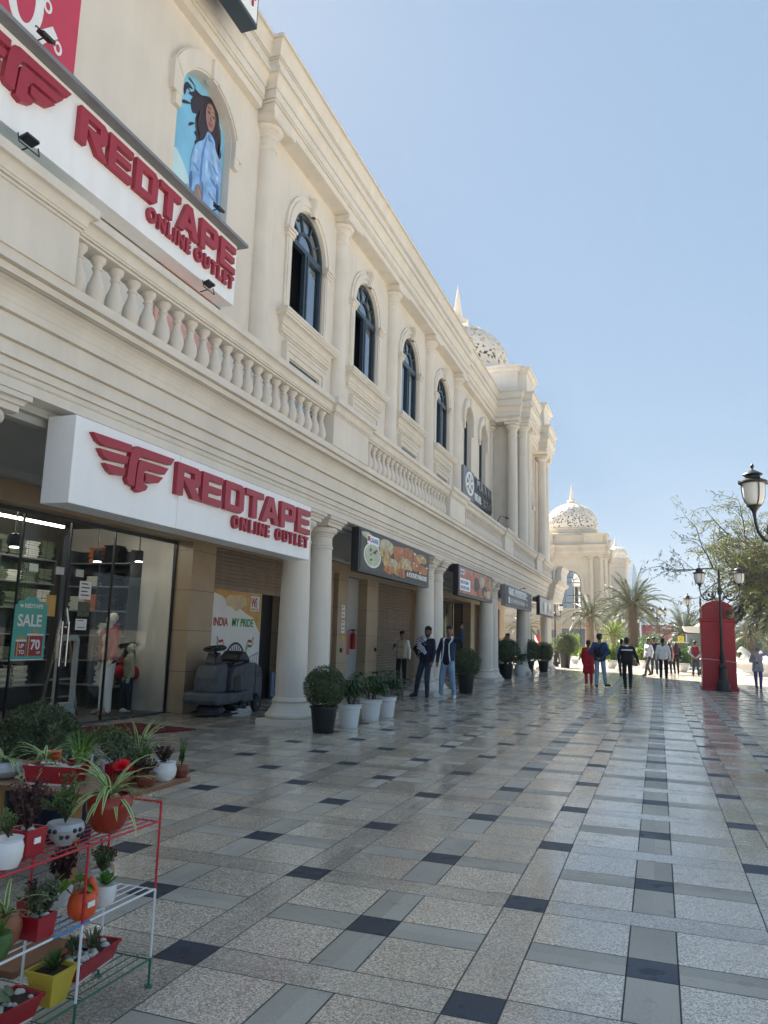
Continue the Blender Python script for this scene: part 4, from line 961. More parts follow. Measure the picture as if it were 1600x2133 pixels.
art(S, 'picture_bowl', 'white', ellp(14.98, 3.22, .52, .26, 28), xs_+.004); art(S, 'picture_soup', 'food_pale', ellp(14.98, 3.22, .46, .225, 28), xs_+.008)
for i in range(9):
    r_ = random.Random(i); art(S, 'picture_herb', 'food_green', blob(14.98+r_.uniform(-.22, .22), 3.22+r_.uniform(-.13, .13), .05, .025, 7, i), xs_+.012)
for i, (cx, cy, rx, ry, m_) in enumerate(((15.85, 3.50, .55, .16, 'food_cream'), (15.75, 3.35, .35, .12, 'food_gold'), (16.3, 3.12, .75, .19, 'food_gold'), (16.0, 3.02, .35, .09, 'food_orange'), (16.75, 3.42, .45, .22, 'food_orange'), (17.25, 3.22, .55, .26, 'food_gold'), (17.4, 3.50, .6, .15, 'food_orange'), (17.0, 3.02, .45, .11, 'food_orange'), (18.0, 3.38, .5, .22, 'food_orange'), (18.5, 3.50, .45, .12, 'food_gold'), (18.65, 3.22, .4, .13, 'food_orange'), (14.6, 3.6, .3, .07, 'food_pale'), (16.35, 3.2, .3, .08, 'food_cream'), (17.3, 3.3, .22, .1, 'food_cream'), (16.9, 3.5, .2, .07, 'menu_red'), (17.9, 3.25, .2, .08, 'menu_red'))):
    art(S, 'picture_food', m_, blob(cx, cy, rx, ry, 19, i, .2), xs_+.005+.0005*i)
for i in range(8):
    r_ = random.Random(50+i); cx, cy = 17.8+r_.uniform(0, 1.2), r_.uniform(2.98, 3.6); art(S, 'picture_fleck', 'clothes_white', blob(cx, cy, .09, .03, 5, i, .4), xs_+.013)
art(S, 'picture_bar', 'food_dark', [(17.2, 2.94), (19.1, 2.94), (19.1, 3.13), (17.2, 3.13)], xs_+.016)
def sign_text(P, txt, size, y, z, m, x, sx=1., depth=.004, off=0., nm='lettering'):
    v, f = text_mesh(txt, size, depth, off, sx=sx); b = MB(); b.add([(q[0]+y, q[1]+z, q[2]) for q in v], f, 0, False, facing_x(x, 0, 0)); return b.build(nm, m, P)
sign_text(S, "A FOODIE'S PARADISE!", .155, 17.28, 2.98, 'sign_white', xs_+.02, 1.08, .004, .003)
art(S, 'badge', 'sign_white', [(14.62, 3.44), (15.32, 3.44), (15.32, 3.62), (14.62, 3.62)], xs_+.014); art(S, 'badge_mark', 'red_text', [(14.64, 3.5), (14.76, 3.5), (14.76, 3.6), (14.64, 3.6)], xs_+.018)
sign_text(S, 'CHAAXE', .13, 14.78, 3.485, 'menu_blue', xs_+.02, .95, .004, .003)
S = boxsign(22.4, 27.5, 2.85, 3.78, 'black framed orange-brown sign with a white multicuisine panel and dishes')
art(S, 'picture_ground', 'menu_red', [(22.52, 2.94), (27.38, 2.94), (27.38, 3.72), (22.52, 3.72)], xs_)
for i, (cx, cy, rx, ry, m_) in enumerate(((24.9, 3.3, .4, .25, 'food_dark'), (25.2, 3.05, .3, .12, 'food_orange'), (25.7, 3.45, .4, .2, 'food_cream'), (26.1, 3.15, .4, .2, 'food_dark'), (26.2, 3.1, .25, .1, 'food_gold'), (26.9, 3.45, .3, .15, 'food_gold'), (26.7, 3.1, .3, .13, 'food_pale'))): art(S, 'picture_food', m_, blob(cx, cy, rx, ry, 14, i+30), xs_+.005+.0007*i)
art(S, 'panel', 'sign_white', [(22.55, 3.02), (23.9, 3.02), (23.9, 3.38), (22.55, 3.38)], xs_+.012)
sign_text(S, 'MULTICUISINE', .14, 22.62, 3.22, 'menu_blue', xs_+.016, 1.15, .004, .003); sign_text(S, 'MULTIPLE FUN!', .14, 22.62, 3.06, 'menu_blue', xs_+.016, 1.15, .004, .003)
art(S, 'badge', 'ad_pale', [(22.6, 3.5), (23.1, 3.5), (23.1, 3.66), (22.6, 3.66)], xs_+.012)
sign_text(S, 'CHAAXE', .10, 22.62, 3.54, 'menu_blue', xs_+.016, .95, .004, .003)
S = boxsign(30.0, 36.7, 2.90, 3.72, 'dark grey estate agency sign with raised silver letters above smaller panels', 'mid_grey', 'dark_grey')
for i, ch in enumerate('GARG PROPERTIES'):
    if ch != ' ': sign_text(S, ch, .40, 30.6+i*.285, 3.36, 'sign_white', xs_+.02, 1.0, .04, .016, 'letter')
art(S, 'panel', 'mid_grey', [(30.5, 3.0), (34.6, 3.0), (34.6, 3.3), (30.5, 3.3)], xs_+.004)
for i, ch in enumerate('ALL PROPERTIES SOLUTION'):
    if ch != ' ': sign_text(S, ch, .17, 31.15+i*.15, 3.08, 'tape_white', xs_+.02, .9, .03, .004, 'letter')
art(S, 'mark', 'tape_white', [(30.6, 3.03), (30.95, 3.03), (30.95, 3.27), (30.6, 3.27)], xs_+.01)
for i, tx in enumerate(('BUY', 'SELL', 'RENT')):
    sign_text(S, tx, .16, 35.0, 3.5-i*.2, 'tape_white', xs_+.012, 1.0, .01)
    sign_text(S, tx[::-1][:3], .0001, 35.0, 3.5-i*.2, 'tape_white', xs_+.012) if False else None
b = MB(); b.tube([(-5.60, 33.4, 3.74), (-5.42, 33.4, 3.80)], .012, 5); b.ell((-5.40, 33.4, 3.79), (.05, .08, .03), 8); tag(b.build('floodlight', 'black'), 'small black spotlight above the estate agency sign', 'floodlight')
S = boxsign(39.3, 45.0, 2.86, 3.84, 'black framed pale grey sign at the far end of the arcade')
art(S, 'picture_ground', 'light_grey', [(39.42, 2.95), (44.88, 2.95), (44.88, 3.78), (39.42, 3.78)], xs_)
for i, (cx, cy, rx, ry, m_) in enumerate(((40.6, 3.3, .25, .28, 'mid_grey'), (41.5, 3.35, .3, .3, 'white'), (42.3, 3.25, .25, .27, 'mid_grey'), (43.8, 3.15, .5, .12, 'food_gold'), (43.2, 3.45, .3, .2, 'white'))): art(S, 'picture_shape', m_, blob(cx, cy, rx, ry, 14, i+60), xs_+.005+.0007*i)
# black sign with white emblem on the balcony
S = thing('balcony_sign', (-7.3, 32.5, 7.3), 'black sign with a round white emblem and silver letters on the upper floor', 'sign')
b = MB(); b.box(-7.42, -7.25, 29.7, 31.55, 7.30, 8.55); b.build('emblem_panel', 'mid_grey', S, bevel=.01)
b = MB(); b.box(-7.40, -7.27, 31.58, 35.4, 7.34, 8.5); b.build('name_panel', 'black', S, bevel=.01)
b = MB(); b.box(-7.4, -7.3, 30.2, 30.4, 6.9, 7.3); b.box(-7.4, -7.3, 34.4, 34.6, 6.9, 7.34); b.build('support', 'black', S)
v, f = curve_mesh([ellp(30.65, 7.93, .72, .50, 28), list(reversed(ellp(30.65, 7.93, .60, .40, 28)))], .05); b = MB(); b.add(v, f, 0, False, facing_x(-7.22, 0, 0)); b.build('emblem', 'sign_white', S)
for a in range(6):
    c_, s_ = math.cos(a*math.pi/3+.3), math.sin(a*math.pi/3+.3)
    art(S, 'emblem', 'sign_white', stroke([(30.65+c_*.1, 7.93+s_*.07), (30.65+c_*.36+s_*.08, 7.93+s_*.25), (30.65+c_*.62, 7.93+s_*.42)], .06), -7.22, .04)
for i, ch in enumerate('MAAN'): sign_text(S, ch, .62, 31.95+i*.8, 7.98, 'steel', -7.24, 1.25, .05, .01, 'letter')
for i, ch in enumerate('REAL ESTATE'):
    if ch != ' ': sign_text(S, ch, .42, 31.7+i*.34, 7.45, 'sign_white' if i < 4 else 'steel', -7.24, 1.0, .05, .012, 'letter')
b = MB(); b.tube([(-7.4, 36.3, 6.7), (-7.0, 36.2, 7.45), (-6.7, 36.15, 7.35)], .02, 5); b.ell((-6.66, 36.14, 7.32), (.09, .09, .05), 8); tag(b.build('wall_lamp', 'dark_grey'), 'thin grey arm lamp on the upper wall beside the tower', 'lamp')
# ------------------------------------------------------------------ glazed shop
GX = -8.93
S = thing('glass_shopfront', (GX, 8, 0), 'frameless glass shopfront of the clothes shop with double doors', 'shopfront')
panes = [(2.0, 4.6), (4.62, 7.2), (7.22, 8.92), (8.94, 9.92), (9.94, 11.0), (11.02, 12.82)]
for a, c_ in panes:
    b = MB(); b.box(GX-.006, GX+.006, a, c_, .03, 2.43 if 8.9 < a < 9.93 else 3.24); b.build('pane', 'shop_glass', S)
b = MB(); b.box(GX-.006, GX+.006, 8.94, 9.92, 2.47, 3.24); b.build('pane', 'shop_glass', S)
b = MB(); b.box(GX-.03, GX+.03, 2, 12.85, 3.24, 3.3); b.build('head_rail', 'dark_grey', S)
b = MB(); b.box(GX-.03, GX+.03, 2, 12.85, .0, .028); b.build('floor_rail', 'dark_grey', S)
for y in (8.93, 9.93, 11.01, 12.83):
    b = MB(); b.box(GX-.02, GX+.02, y-.012, y+.012, .03, 3.24); b.build('mullion', 'black', S)
for y in (9.86, 10.0):
    b = MB(); b.tube([(GX+.06, y, .95), (GX+.06, y, 1.65)], .013, 8)
    for z in (1.05, 1.55): b.tube([(GX, y, z), (GX+.06, y, z)], .009, 6)
    b.build('door_handle', 'steel', S)
for y in (9.2, 9.75, 10.2):
    b = MB(); b.box(GX-.012, GX+.012, y-.09, y+.09, 2.38, 2.5); b.build('patch_fitting', 'steel', S)
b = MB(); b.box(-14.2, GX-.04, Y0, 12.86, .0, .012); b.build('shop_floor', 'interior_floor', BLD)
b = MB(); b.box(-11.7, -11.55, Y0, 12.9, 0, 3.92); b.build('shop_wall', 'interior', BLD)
b = MB(); b.box(-11.54, GX-.05, 12.83, 12.852, .013, 3.59); b.build('shop_wall', 'cream', BLD)
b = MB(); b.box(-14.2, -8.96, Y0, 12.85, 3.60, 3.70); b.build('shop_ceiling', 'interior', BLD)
# garment shelving with folded piles
def pile(x, y, z, n, m, w_=.17, seed=0):
    r_ = random.Random(seed); b = MB()
    for i in range(n):
        h = .040; dx, dy = r_.uniform(-.022, .022), r_.uniform(-.018, .018)
        T = Matrix.Translation((x+dx, y+dy, z+h*i))
        pr = [(-w_+.01, 0), (w_-.02, 0), (w_+.004, h*.5), (w_-.02, h*.86), (-w_+.02, h*.86), (-w_-.004, h*.5)]
        b.prism(pr, -.13, .13, 'X', 0, T)
    return b
def shelf_unit(T, L_, label, seed, mats_):
    loc = T @ Vector((0, L_/2, 0)); U = thing('shelf_unit', tuple(loc), label, 'shelf', 'shelves of folded clothes in the shop')
    b = MB(); b.box(-.2, -.17, 0, L_, 0, 3.1, 0, T)
    for y in (0, L_/2, L_): b.box(-.17, .17, y-.015, y+.015, 0, 3.1, 0, T)
    b.build('upright', 'dark_grey', U); zs = (.45, .92, 1.40, 1.88, 2.36, 2.82)
    for z in zs:
        b = MB(); b.box(-.169, .18, .016, L_-.016, z, z+.025, 0, T); b.build('shelf_board', 'mid_grey', U)
    r_ = random.Random(seed); k = 0
    for zi, z in enumerate(zs):
        y = .22
        while y < L_-.15:
            if r_.random() < .9:
                m_ = r_.choice(mats_); q = pile(.0, y, z+.026, r_.randint(5, 9), m_, .165, k+seed*50); q.v = [tuple(T @ Vector(v)) for v in q.v]; o = q.build('clothes_pile', m_)
                col = {'clothes_white': 'white', 'clothes_dark': 'black', 'clothes_green': 'olive', 'clothes_orange': 'orange'}[m_]
                tag(o, 'folded %s garments in a pile on one of the shop shelves' % col, 'clothes', 'folded %s clothes piles on the shop shelves' % col)
            y += .385; k += 1
    return U
shelf_unit(Matrix.Translation((-11.3, 9.3, 0)), 2.75, 'tall shelf unit of clothes on the back wall of the shop', 1, ['clothes_white', 'clothes_dark', 'clothes_green'])
shelf_unit(Matrix.Translation((-11.2, 12.64, 0)) @ Matrix.Rotation(R(-90), 4, 'Z'), 1.5, 'shelf unit on the side wall behind the mannequins', 3, ['clothes_white', 'clothes_dark', 'clothes_orange', 'clothes_dark'])
def pendant(x, y, z, label):
    P = thing('pendant_lamp', (x, y, z), label, 'lamp', 'pendant lamps in the shop')
    b = MB(); b.lathe([(.075, .02), (.08, .03), (.08, .22), (.02, .24), (.012, .26), (.012, 3.6-z)], (x, y, z), 16); b.build('lamp_shade', 'black', P)
    b = MB(); b.lathe([(.0, .03), (.068, .035), (.068, .045)], (x, y, z-.03), 16); b.build('bulb', 'lit', P)
pendant(-9.6, 9.45, 2.78, 'black pendant lamp over the double doors'); pendant(-9.9, 11.75, 2.78, 'black pendant lamp above the child mannequin'); pendant(-9.5, 12.45, 2.85, 'black pendant lamp nearest the stone pillar'); pendant(-10.2, 7.7, 2.85, 'black pendant lamp nearest the street end of the shop')
b = MB(); b.box(-10.3, -10.24, 6.5, 11.2, 3.36, 3.40); tag(b.build('tube_light', 'lit'), 'long lit tube light on the shop ceiling', 'lamp')
b = MB(); b.box(-9.6, -9.54, 8.5, 12.4, 3.38, 3.42); tag(b.build('tube_light', 'lit'), 'long lit tube light at the back of the shop', 'lamp')
# security gate
G_ = thing('security_gate', (-8.98, 10.4, 0), 'pale anti-theft gate frame beside the shop door', 'gate')
b = MB(); lp = [(0, .25), (.02, 1.35), (.06, 1.42), (.42, 1.42), (.46, 1.35), (.46, .25)]; li = [(.06, .35), (.07, 1.32), (.09, 1.35), (.38, 1.35), (.40, 1.32), (.40, .35)]
v, f = curve_mesh([lp, li[::-1]], .05, .008); b.add(v, f, 0, False, facing_x(-9.1, 10.05, 0)); b.build('frame', 'light_grey', G_)
b = MB(); b.box(-9.16, -9.04, 10.03, 10.53, .012, .25); b.build('base', 'light_grey', G_, bevel=.02)
b = MB(); b.prism([(10.6, .02), (10.64, .02), (11.0, 1.9), (10.96, 1.9)], -9.9, -9.86, 'X'); b.prism([(11.45, .02), (11.49, .02), (11.0, 1.9), (10.96, 1.9)], -9.85, -9.81, 'X')
for i in range(5): b.box(-9.94, -9.82, 10.72+i*.06, 11.36-i*.075, .35+i*.3, .38+i*.3)
tag(b.build('step_ladder', 'steel'), 'folding metal step ladder behind the mannequins', 'ladder')
# hanging SALE board
S = thing('sale_board', (-8.86, 9.2, 1.05), 'teal hanging board reading SALE with red gift boxes', 'sign')
yA, yB, zA, zB = 8.86, 9.50, 1.06, 1.93
lp = [(yA, zA), (yB, zA), (yB, zB-.06), (yB-.05, zB-.05), (yB-.06, zB), (yB-.18, zB), (yB-.24, zB+.06), (yA+.24, zB+.06), (yA+.18, zB), (yA+.06, zB), (yA+.05, zB-.05), (yA, zB-.06)]
v, f = curve_mesh([lp], .012); b = MB(); b.add(v, f, 0, False, facing_x(-8.86, 0, 0)); b.build('board', 'teal', S)
xx = -8.851
art(S, 'board_edge', 'sign_white', [(yA, zA), (yB, zA), (yB, zA+.012), (yA, zA+.012)], xx)
sign_text(S, 'REDTAPE', .085, 9.03, 1.83, 'sign_white', xx, 1.05, .003, .002); sign_text(S, 'SALE', .245, 8.92, 1.56, 'sign_white', xx, .92, .003, .006)
art(S, 'logo', 'sign_white', [(8.93, 1.88), (9.01, 1.87), (9.0, 1.84), (8.97, 1.83)], xx)
for a, c_, z in ((8.93, 9.12, 1.33), (9.14, 9.45, 1.42)):
    art(S, 'gift_box', 'red_letter', [(a, 1.12), (c_, 1.12), (c_, z), (a, z)], xx); art(S, 'gift_lid', 'sign_white', [(a-.01, z), (c_+.01, z), (c_, z+.03), (a, z+.03)], xx+.002)
    art(S, 'ribbon', 'saffron', [(a+.02, 1.12), (a+.045, 1.12), (a+.045, z), (a+.02, z)], xx+.002); art(S, 'bow', 'saffron', blob((a+c_)/2, z+.06, .06, .03, 9, 3, .3), xx+.002)
sign_text(S, 'UP', .085, 8.99, 1.24, 'sign_white', xx+.003, .9, .003, .002); sign_text(S, 'TO', .085, 8.99, 1.15, 'sign_white', xx+.003, .9, .003, .002)
sign_text(S, '70', .20, 9.21, 1.22, 'sign_white', xx+.003, .95, .003, .006); sign_text(S, 'OFF', .05, 9.34, 1.15, 'sign_white', xx+.003, .9, .003, .001)
b = MB(); b.tube([(-8.86, 9.0, 1.95), (-8.86, 9.0, 3.6)], .003, 4); b.tube([(-8.86, 9.36, 1.95), (-8.86, 9.36, 3.6)], .003, 4); b.build('cord', 'black', S)
# notices on the glass
def notice(x, y, z, w_, h, label, lines=4, parent_x=None):
    N = thing('notice', (x, y, z), label, 'notice', 'printed notices on the shop glass and pillars')
    b = MB(); b.box(x, x+.003, y, y+w_, z, z+h); b.build('sheet', 'sign_white', N)
    for i in range(lines):
        zz = z+h*(.82-.62*i/max(1, lines-1)) if lines > 1 else z+h*.5
        b = MB(); b.box(x+.003, x+.0045, y+w_*.15, y+w_*(.85 if i % 2 else .7), zz, zz+h*.06); b.build('print', 'navy_ink', N)
notice(-8.92, 10.22, 2.02, .28, .30, 'white printed notice taped high on the shop glass')
notice(-8.92, 10.20, 1.52, .26, .18, 'white notice with a pointed top below the photo sheet on the glass', 2)
mat('photo_print', (.10, .12, .09), .4, .7, 30)
b = MB(); b.box(-8.92, -8.917, 10.22, 10.50, 1.74, 1.98); tag(b.build('photo_sheet', 'photo_print'), 'dark photographic sheet on the glass between two white notices', 'notice')
b = MB(); b.box(-8.92, -8.917, 9.52, 9.72, 1.72, 2.05); tag(b.build('offer_sheet', 'saffron'), 'yellowish flat offer sheet behind the teal board', 'notice')
# posters on the second pillar
notice(-8.497, 20.38, 2.05, .26, .36, 'white notice with pictures at the top of the second pillar', 3)
notice(-8.497, 20.40, 1.62, .26, .36, 'white notice in the middle of the second pillar', 3)
b = MB(); b.box(-8.498, -8.494, 20.45, 20.66, 1.42, 1.56); tag(b.build('notice', 'yellow'), 'small yellow notice lowest on the second pillar', 'notice')
for y, lab in ((20.38, 'small black access box low on the second pillar'), (23.2, 'small black access box low on the third pillar')):
    b = MB(); b.box(-8.5, -8.46, y, y+.09, 1.08, 1.2); tag(b.build('access_box', 'black', bevel=.006), lab, 'switch')
# fire extinguisher
F = thing('fire_extinguisher', (-8.68, 21.75, 1.1), 'red fire extinguisher hanging on the recessed grey door', 'extinguisher')
b = MB(); b.lathe([(.0, 0), (.08, .01), (.085, .05), (.085, .42), (.06, .48), (.03, .50), (.03, .54)], (-8.67, 21.80, 1.15), 18); b.build('cylinder', 'fire_red', F)
b = MB(); b.box(-8.71, -8.63, 21.72, 21.90, 1.69, 1.75); b.tube([(-8.65, 21.72, 1.70), (-8.60, 21.66, 1.6), (-8.60, 21.68, 1.35)], .014, 6); b.build('valve', 'black', F)
b = MB(); b.box(-8.779, -8.66, 21.25, 21.48, 1.0, 1.7); tag(b.build('hose_box', 'fire_red', bevel=.02), 'dark red hose box on the recessed grey door', 'hose box')
# banner board in the half-open shop
S = thing('banner_board', (-8.9, 15.1, 0), 'white banner board with a wheel, flags and red and green wording under the half-open shutter', 'banner')
b = MB(); b.box(-8.93, -8.90, 13.72, 16.38, .05, 2.50); b.build('board', 'sign_white', S)
xb = -8.898
art(S, 'wash', 'saffron', [(13.9, 2.44), (14.2, 2.40), (14.6, 2.33), (14.9, 2.2), (15.3, 2.12), (15.7, 1.98), (16.0, 1.9), (16.2, 1.7), (16.36, 1.55), (16.36, 2.45), (13.9, 2.47)], xb, .002)
mat('wash_pale', (.78, .62, .40), .5, .2, 2)
art(S, 'wash', 'wash_pale', blob(15.2, 2.22, .45, .16, 12, 5, .3), xb+.003, .002)
art(S, 'badge', 'sign_white', [(15.85, 2.06), (16.26, 2.06), (16.26, 2.40), (15.85, 2.40)], xb+.006, .002)
sign_text(S, 'W', .30, 15.86, 2.15, 'red_text', xb+.01, .75, .002, .006); sign_text(S, 'S', .30, 16.06, 2.15, 'menu_blue', xb+.01, .75, .002, .006); sign_text(S, 'WORLD STREET', .05, 15.88, 2.08, 'ink', xb+.01, .95, .002)
art(S, 'badge', 'navy_ink', [(13.74, 2.34), (14.02, 2.34), (14.02, 2.48), (13.74, 2.48)], xb+.006, .002); sign_text(S, 'AXE', .13, 13.76, 2.365, 'sign_white', xb+.01, .95, .002, .003)
sign_text(S, 'MY INDIA', .25, 13.93, 1.69, 'red_text', xb+.004, .88, .002, .005); sign_text(S, 'MY PRIDE', .25, 15.06, 1.69, 'grn_text', xb+.004, .90, .002, .005)
cx, cz = 15.28, .90
v, f = curve_mesh([ellp(cx, cz, .44, .44, 36), ellp(cx, cz, .39, .39, 36)[::-1]], .003); b = MB(); b.add(v, f, 0, False, facing_x(xb+.004, 0, 0)); b.build('wheel', 'navy_ink', S)
b = MB()
for i in range(24):
    a = i*math.pi/12; p, q = (cx+.06*math.cos(a), cz+.06*math.sin(a)), (cx+.38*math.cos(a), cz+.38*math.sin(a)); n_ = (-math.sin(a)*.016, math.cos(a)*.016)
    b.add([(xb+.006, p[0]-n_[0]*.4, p[1]-n_[1]*.4), (xb+.006, q[0]-n_[0], q[1]-n_[1]), (xb+.006, q[0]+n_[0], q[1]+n_[1]), (xb+.006, p[0]+n_[0]*.4, p[1]+n_[1]*.4)], [(0, 1, 2, 3)])
b.build('wheel_spokes', 'navy_ink', S)
for sg in (-1, 1):
    for i, m_ in enumerate(('saffron', 'white', 'grn_text')):
        z = 1.42-i*.055
        art(S, 'flag', 'red_text' if i == 0 else m_, [(cx+sg*.45, z-.22), (cx+sg*.55, z-.02), (cx+sg*.72, z-.04), (cx+sg*.80, z+.06), (cx+sg*.80, z+.01), (cx+sg*.70, z-.09), (cx+sg*.54, z-.08), (cx+sg*.44, z-.27)], xb+.003+.001*i, .002)
for i in range(5): art(S, 'sketch', 'light_grey', [(15.9+i*.09, .4), (15.93+i*.09, .4), (15.93+i*.09, .95+.03*i), (15.9+i*.09, .95+.03*i)], xb+.003, .002)
art(S, 'sketch', 'light_grey', [(15.8, .95), (16.34, 1.08), (16.34, 1.12), (15.8, .99)], xb+.003, .002)
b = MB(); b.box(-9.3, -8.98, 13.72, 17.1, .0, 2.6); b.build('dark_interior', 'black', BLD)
b = MB(); b.box(-8.86, -8.82, 16.95, 17.1, .05, .62); b.build('edge_strip', 'menu_blue', BLD)
# red door mat
b = MB(); b.add([(-8.80, 9.2, .006), (-7.55, 9.15, .006), (-7.0, 10.95, .006), (-8.35, 11.1, .006), (-8.80, 9.2, .018), (-7.55, 9.15, .018), (-7.0, 10.95, .018), (-8.35, 11.1, .018)], [(3, 2, 1, 0), (4, 5, 6, 7), (0, 1, 5, 4), (1, 2, 6, 5), (2, 3, 7, 6), (3, 0, 4, 7)])
tag(b.build('door_mat', 'mat_red'), 'dark red mat on the floor in front of the glass doors', 'mat')
# second glazed shop further along
S = thing('glass_shopfront', (GX, 33.7, 0), 'glazed shopfront behind the second and third column pairs', 'shopfront')
for a, c_ in ((30.95, 32.8), (32.83, 34.7), (34.73, 36.55)):
    b = MB(); b.box(GX-.006, GX+.006, a, c_, .03, 3.2); b.build('pane', 'dark_glass', S)
for y in (30.93, 32.815, 34.715, 36.57):
    b = MB(); b.box(GX-.03, GX+.03, y-.014, y+.014, .0, 3.2); b.build('mullion', 'black', S)
b = MB(); b.box(GX-.04, GX+.04, 30.9, 36.6, 3.2, 3.3); b.build('head_rail', 'dark_grey', S)
b = MB(); b.box(-9.4, -9.35, 30.95, 33.6, 2.3, 3.2); tag(b.build('roller_blind', 'far_grey'), 'dark grey blind behind the further shop glass', 'blind')
# ------------------------------------------------------------------ ride-on floor scrubber
K = thing('floor_scrubber', (-7.9, 13.0, 0), 'dusty dark grey ride-on floor scrubber parked by the first pillar', 'floor scrubber')
SY = 12.5; SX = -7.95
def rp(poly): return [(SY+a, z) for a, z in poly]
b = MB(); b.prism(rp([(.02, .22), (.0, .30), (.03, .42), (.10, .44), (.85, .42), (.98, .45), (1.2, .46), (1.32, .40), (1.38, .22), (1.0, .20), (.85, .26), (.80, .22)]), SX-.40, SX+.36, 'X'); b.build('chassis', 'scrub_grey', K, bevel=.045, seg=3)
b = MB(); b.prism(rp([(.10, .42), (.12, .70), (.20, .92), (.30, .96), (.50, .98), (.55, .90), (.52, .60), (.52, .42)]), SX-.25, SX+.24, 'X'); b.build('front_column', 'scrub_grey', K, bevel=.05, seg=3)
b = MB(); b.prism(rp([(.26, .95), (.36, 1.17), (.46, 1.17), (.54, .96)]), SX-.12, SX+.10, 'X'); b.build('steering_column', 'scrub_black', K, bevel=.02)
b = MB(); Tt = Matrix.Translation((SX, SY+.40, 1.24)) @ Matrix.Rotation(R(12), 4, 'X')
v = [];
b.tube([Tt @ Vector((.20*math.cos(a*math.pi/10), .20*math.sin(a*math.pi/10), 0)) for a in range(21)], .022, 8); b.box(-.19, .19, -.03, .03, -.015, .015, 0, Tt); b.box(-.03, .03, -.19, .19, -.014, .014, 0, Tt); b.tube([Tt @ Vector((0, 0, 0)), Tt @ Vector((0, 0, -.1))], .03, 8)
b.build('steering_wheel', 'scrub_black', K)
b = MB(); b.prism(rp([(.56, .44), (.56, .66), (.60, .84), (.66, .90), (1.25, .98), (1.52, .96), (1.70, .86), (1.76, .74), (1.78, .40), (1.74, .22), (1.52, .34), (1.38, .34), (1.30, .28), (1.22, .40), (.80, .42)]), SX-.34, SX+.32, 'X'); b.build('tank', 'scrub_grey', K, bevel=.05, seg=3)
b = MB(); b.prism(rp([(.62, .44), (.62, .72), (.86, .76), (.92, .44)]), SX+.26, SX+.335, 'X'); b.build('foot_well', 'scrub_black', K, bevel=.02)
b = MB(); b.prism(rp([(.62, .895), (.70, .98), (1.05, 1.02), (1.12, .99), (1.0, .93)]), SX-.26, SX+.26, 'X'); b.build('seat', 'scrub_black', K, bevel=.035, seg=3)
b = MB(); b.prism(rp([(.92, 1.01), (.98, 1.12), (1.10, 1.19), (1.24, 1.18), (1.36, 1.08), (1.44, .97), (1.2, .97)]), SX-.22, SX+.22, 'X'); b.build('seat_back', 'scrub_black', K, bevel=.05, seg=3)
for z in (.66, .58, .50): pass
b = MB(); b.box(SX+.321, SX+.331, SY+1.50, SY+1.72, .70, .715); b.box(SX+.321, SX+.331, SY+1.50, SY+1.73, .75, .765); b.box(SX+.322, SX+.328, SY+1.44, SY+1.452, .40, .95); b.build('panel_grooves', 'scrub_black', K)
for xw_, yw in ((SX+.30, SY+1.56), (SX-.34, SY+1.56)):
    T = Matrix.Translation((xw_, yw, .155)) @ Matrix.Rotation(R(90), 4, 'Y')
    b = MB(); b.lathe([(.10, -.04), (.14, -.045), (.155, -.03), (.155, .03), (.14, .045), (.10, .04)], (0, 0, 0), 28, T=T); wh = b.build('wheel', 'rubber', K)
    b = MB(); b.lathe([(.0, -.035), (.10, -.035), (.10, .035), (.03, .036), (.03, .05), (0, .05)], (0, 0, 0), 24, T=T); b.build('rim', 'mid_grey', wh)
b = MB(); b.lathe([(.0, .01), (.25, .015), (.26, .05), (.24, .16), (.2, .2), (0, .2)], (SX, SY+.35, 0), 28); b.build('brush_deck', 'scrub_black', K)
b = MB(); pts = [(SX+.42*math.sin(a), SY+.55-.52*math.cos(a), .05) for a in [R(-100+20*i) for i in range(11)]]; b.tube(pts, .02, 6); b.build('bumper_skirt', 'rubber', K)
b = MB()
for y, z in ((.75, .12), (.95, .16), (1.1, .14), (1.25, .18)): b.box(SX+.10, SX+.30, SY+y, SY+y+.1, z-.05, z+.06)
b.tube([(SX+.25, SY+.6, .2), (SX+.32, SY+.9, .14), (SX+.3, SY+1.2, .22)], .02, 6); b.build('squeegee_linkage', 'scrub_black', K)
# ------------------------------------------------------------------ plants
def rv(r_, s=1): return Vector((r_.uniform(-s, s), r_.uniform(-s, s), r_.uniform(-s, s)))
def leaf_quad(b, p, d, s_, w_, r_, mi=0):
    d = d.normalized(); e = d.cross(rv(r_)).normalized(); q = p+d*s_
    b.add([p, p+d*s_*.5-e*w_, q, p+d*s_*.5+e*w_], [(0, 1, 2, 3)], mi, False)
def topiary_ball(rad, seed, n=5200):
    """clipped ball of wiry stems and small leaves, centre at origin"""
    r_ = random.Random(seed); b = MB()
    b.ell((0, 0, 0), (rad*.74, rad*.74, rad*.74), 14, 0)
    for i in range(n):
        v = rv(r_).normalized(); v = v if v.length else Vector((0, 0, 1))
        rr = rad*(.70+.30*r_.random()**.6)*(1+.02*math.sin(v.x*5+seed)+.015*math.sin(v.z*7)+.012*math.sin(v.y*11)); p = v*rr
        d = (v*.6+rv(r_)*.9); leaf_quad(b, p, d, rad*r_.uniform(.06, .12), rad*.021, r_, 2 if r_.random() < .16 else 0)
    for i in range(260):
        v = rv(r_).normalized(); t = v.cross(rv(r_)).normalized(); p = v*rad*r_.uniform(.93, 1.0)
        b.tube([p-t*rad*.16, p+v*rad*.03, p+t*rad*.16], rad*.008, 3, 1 if i % 3 else 2, False, cap=False)
    return b
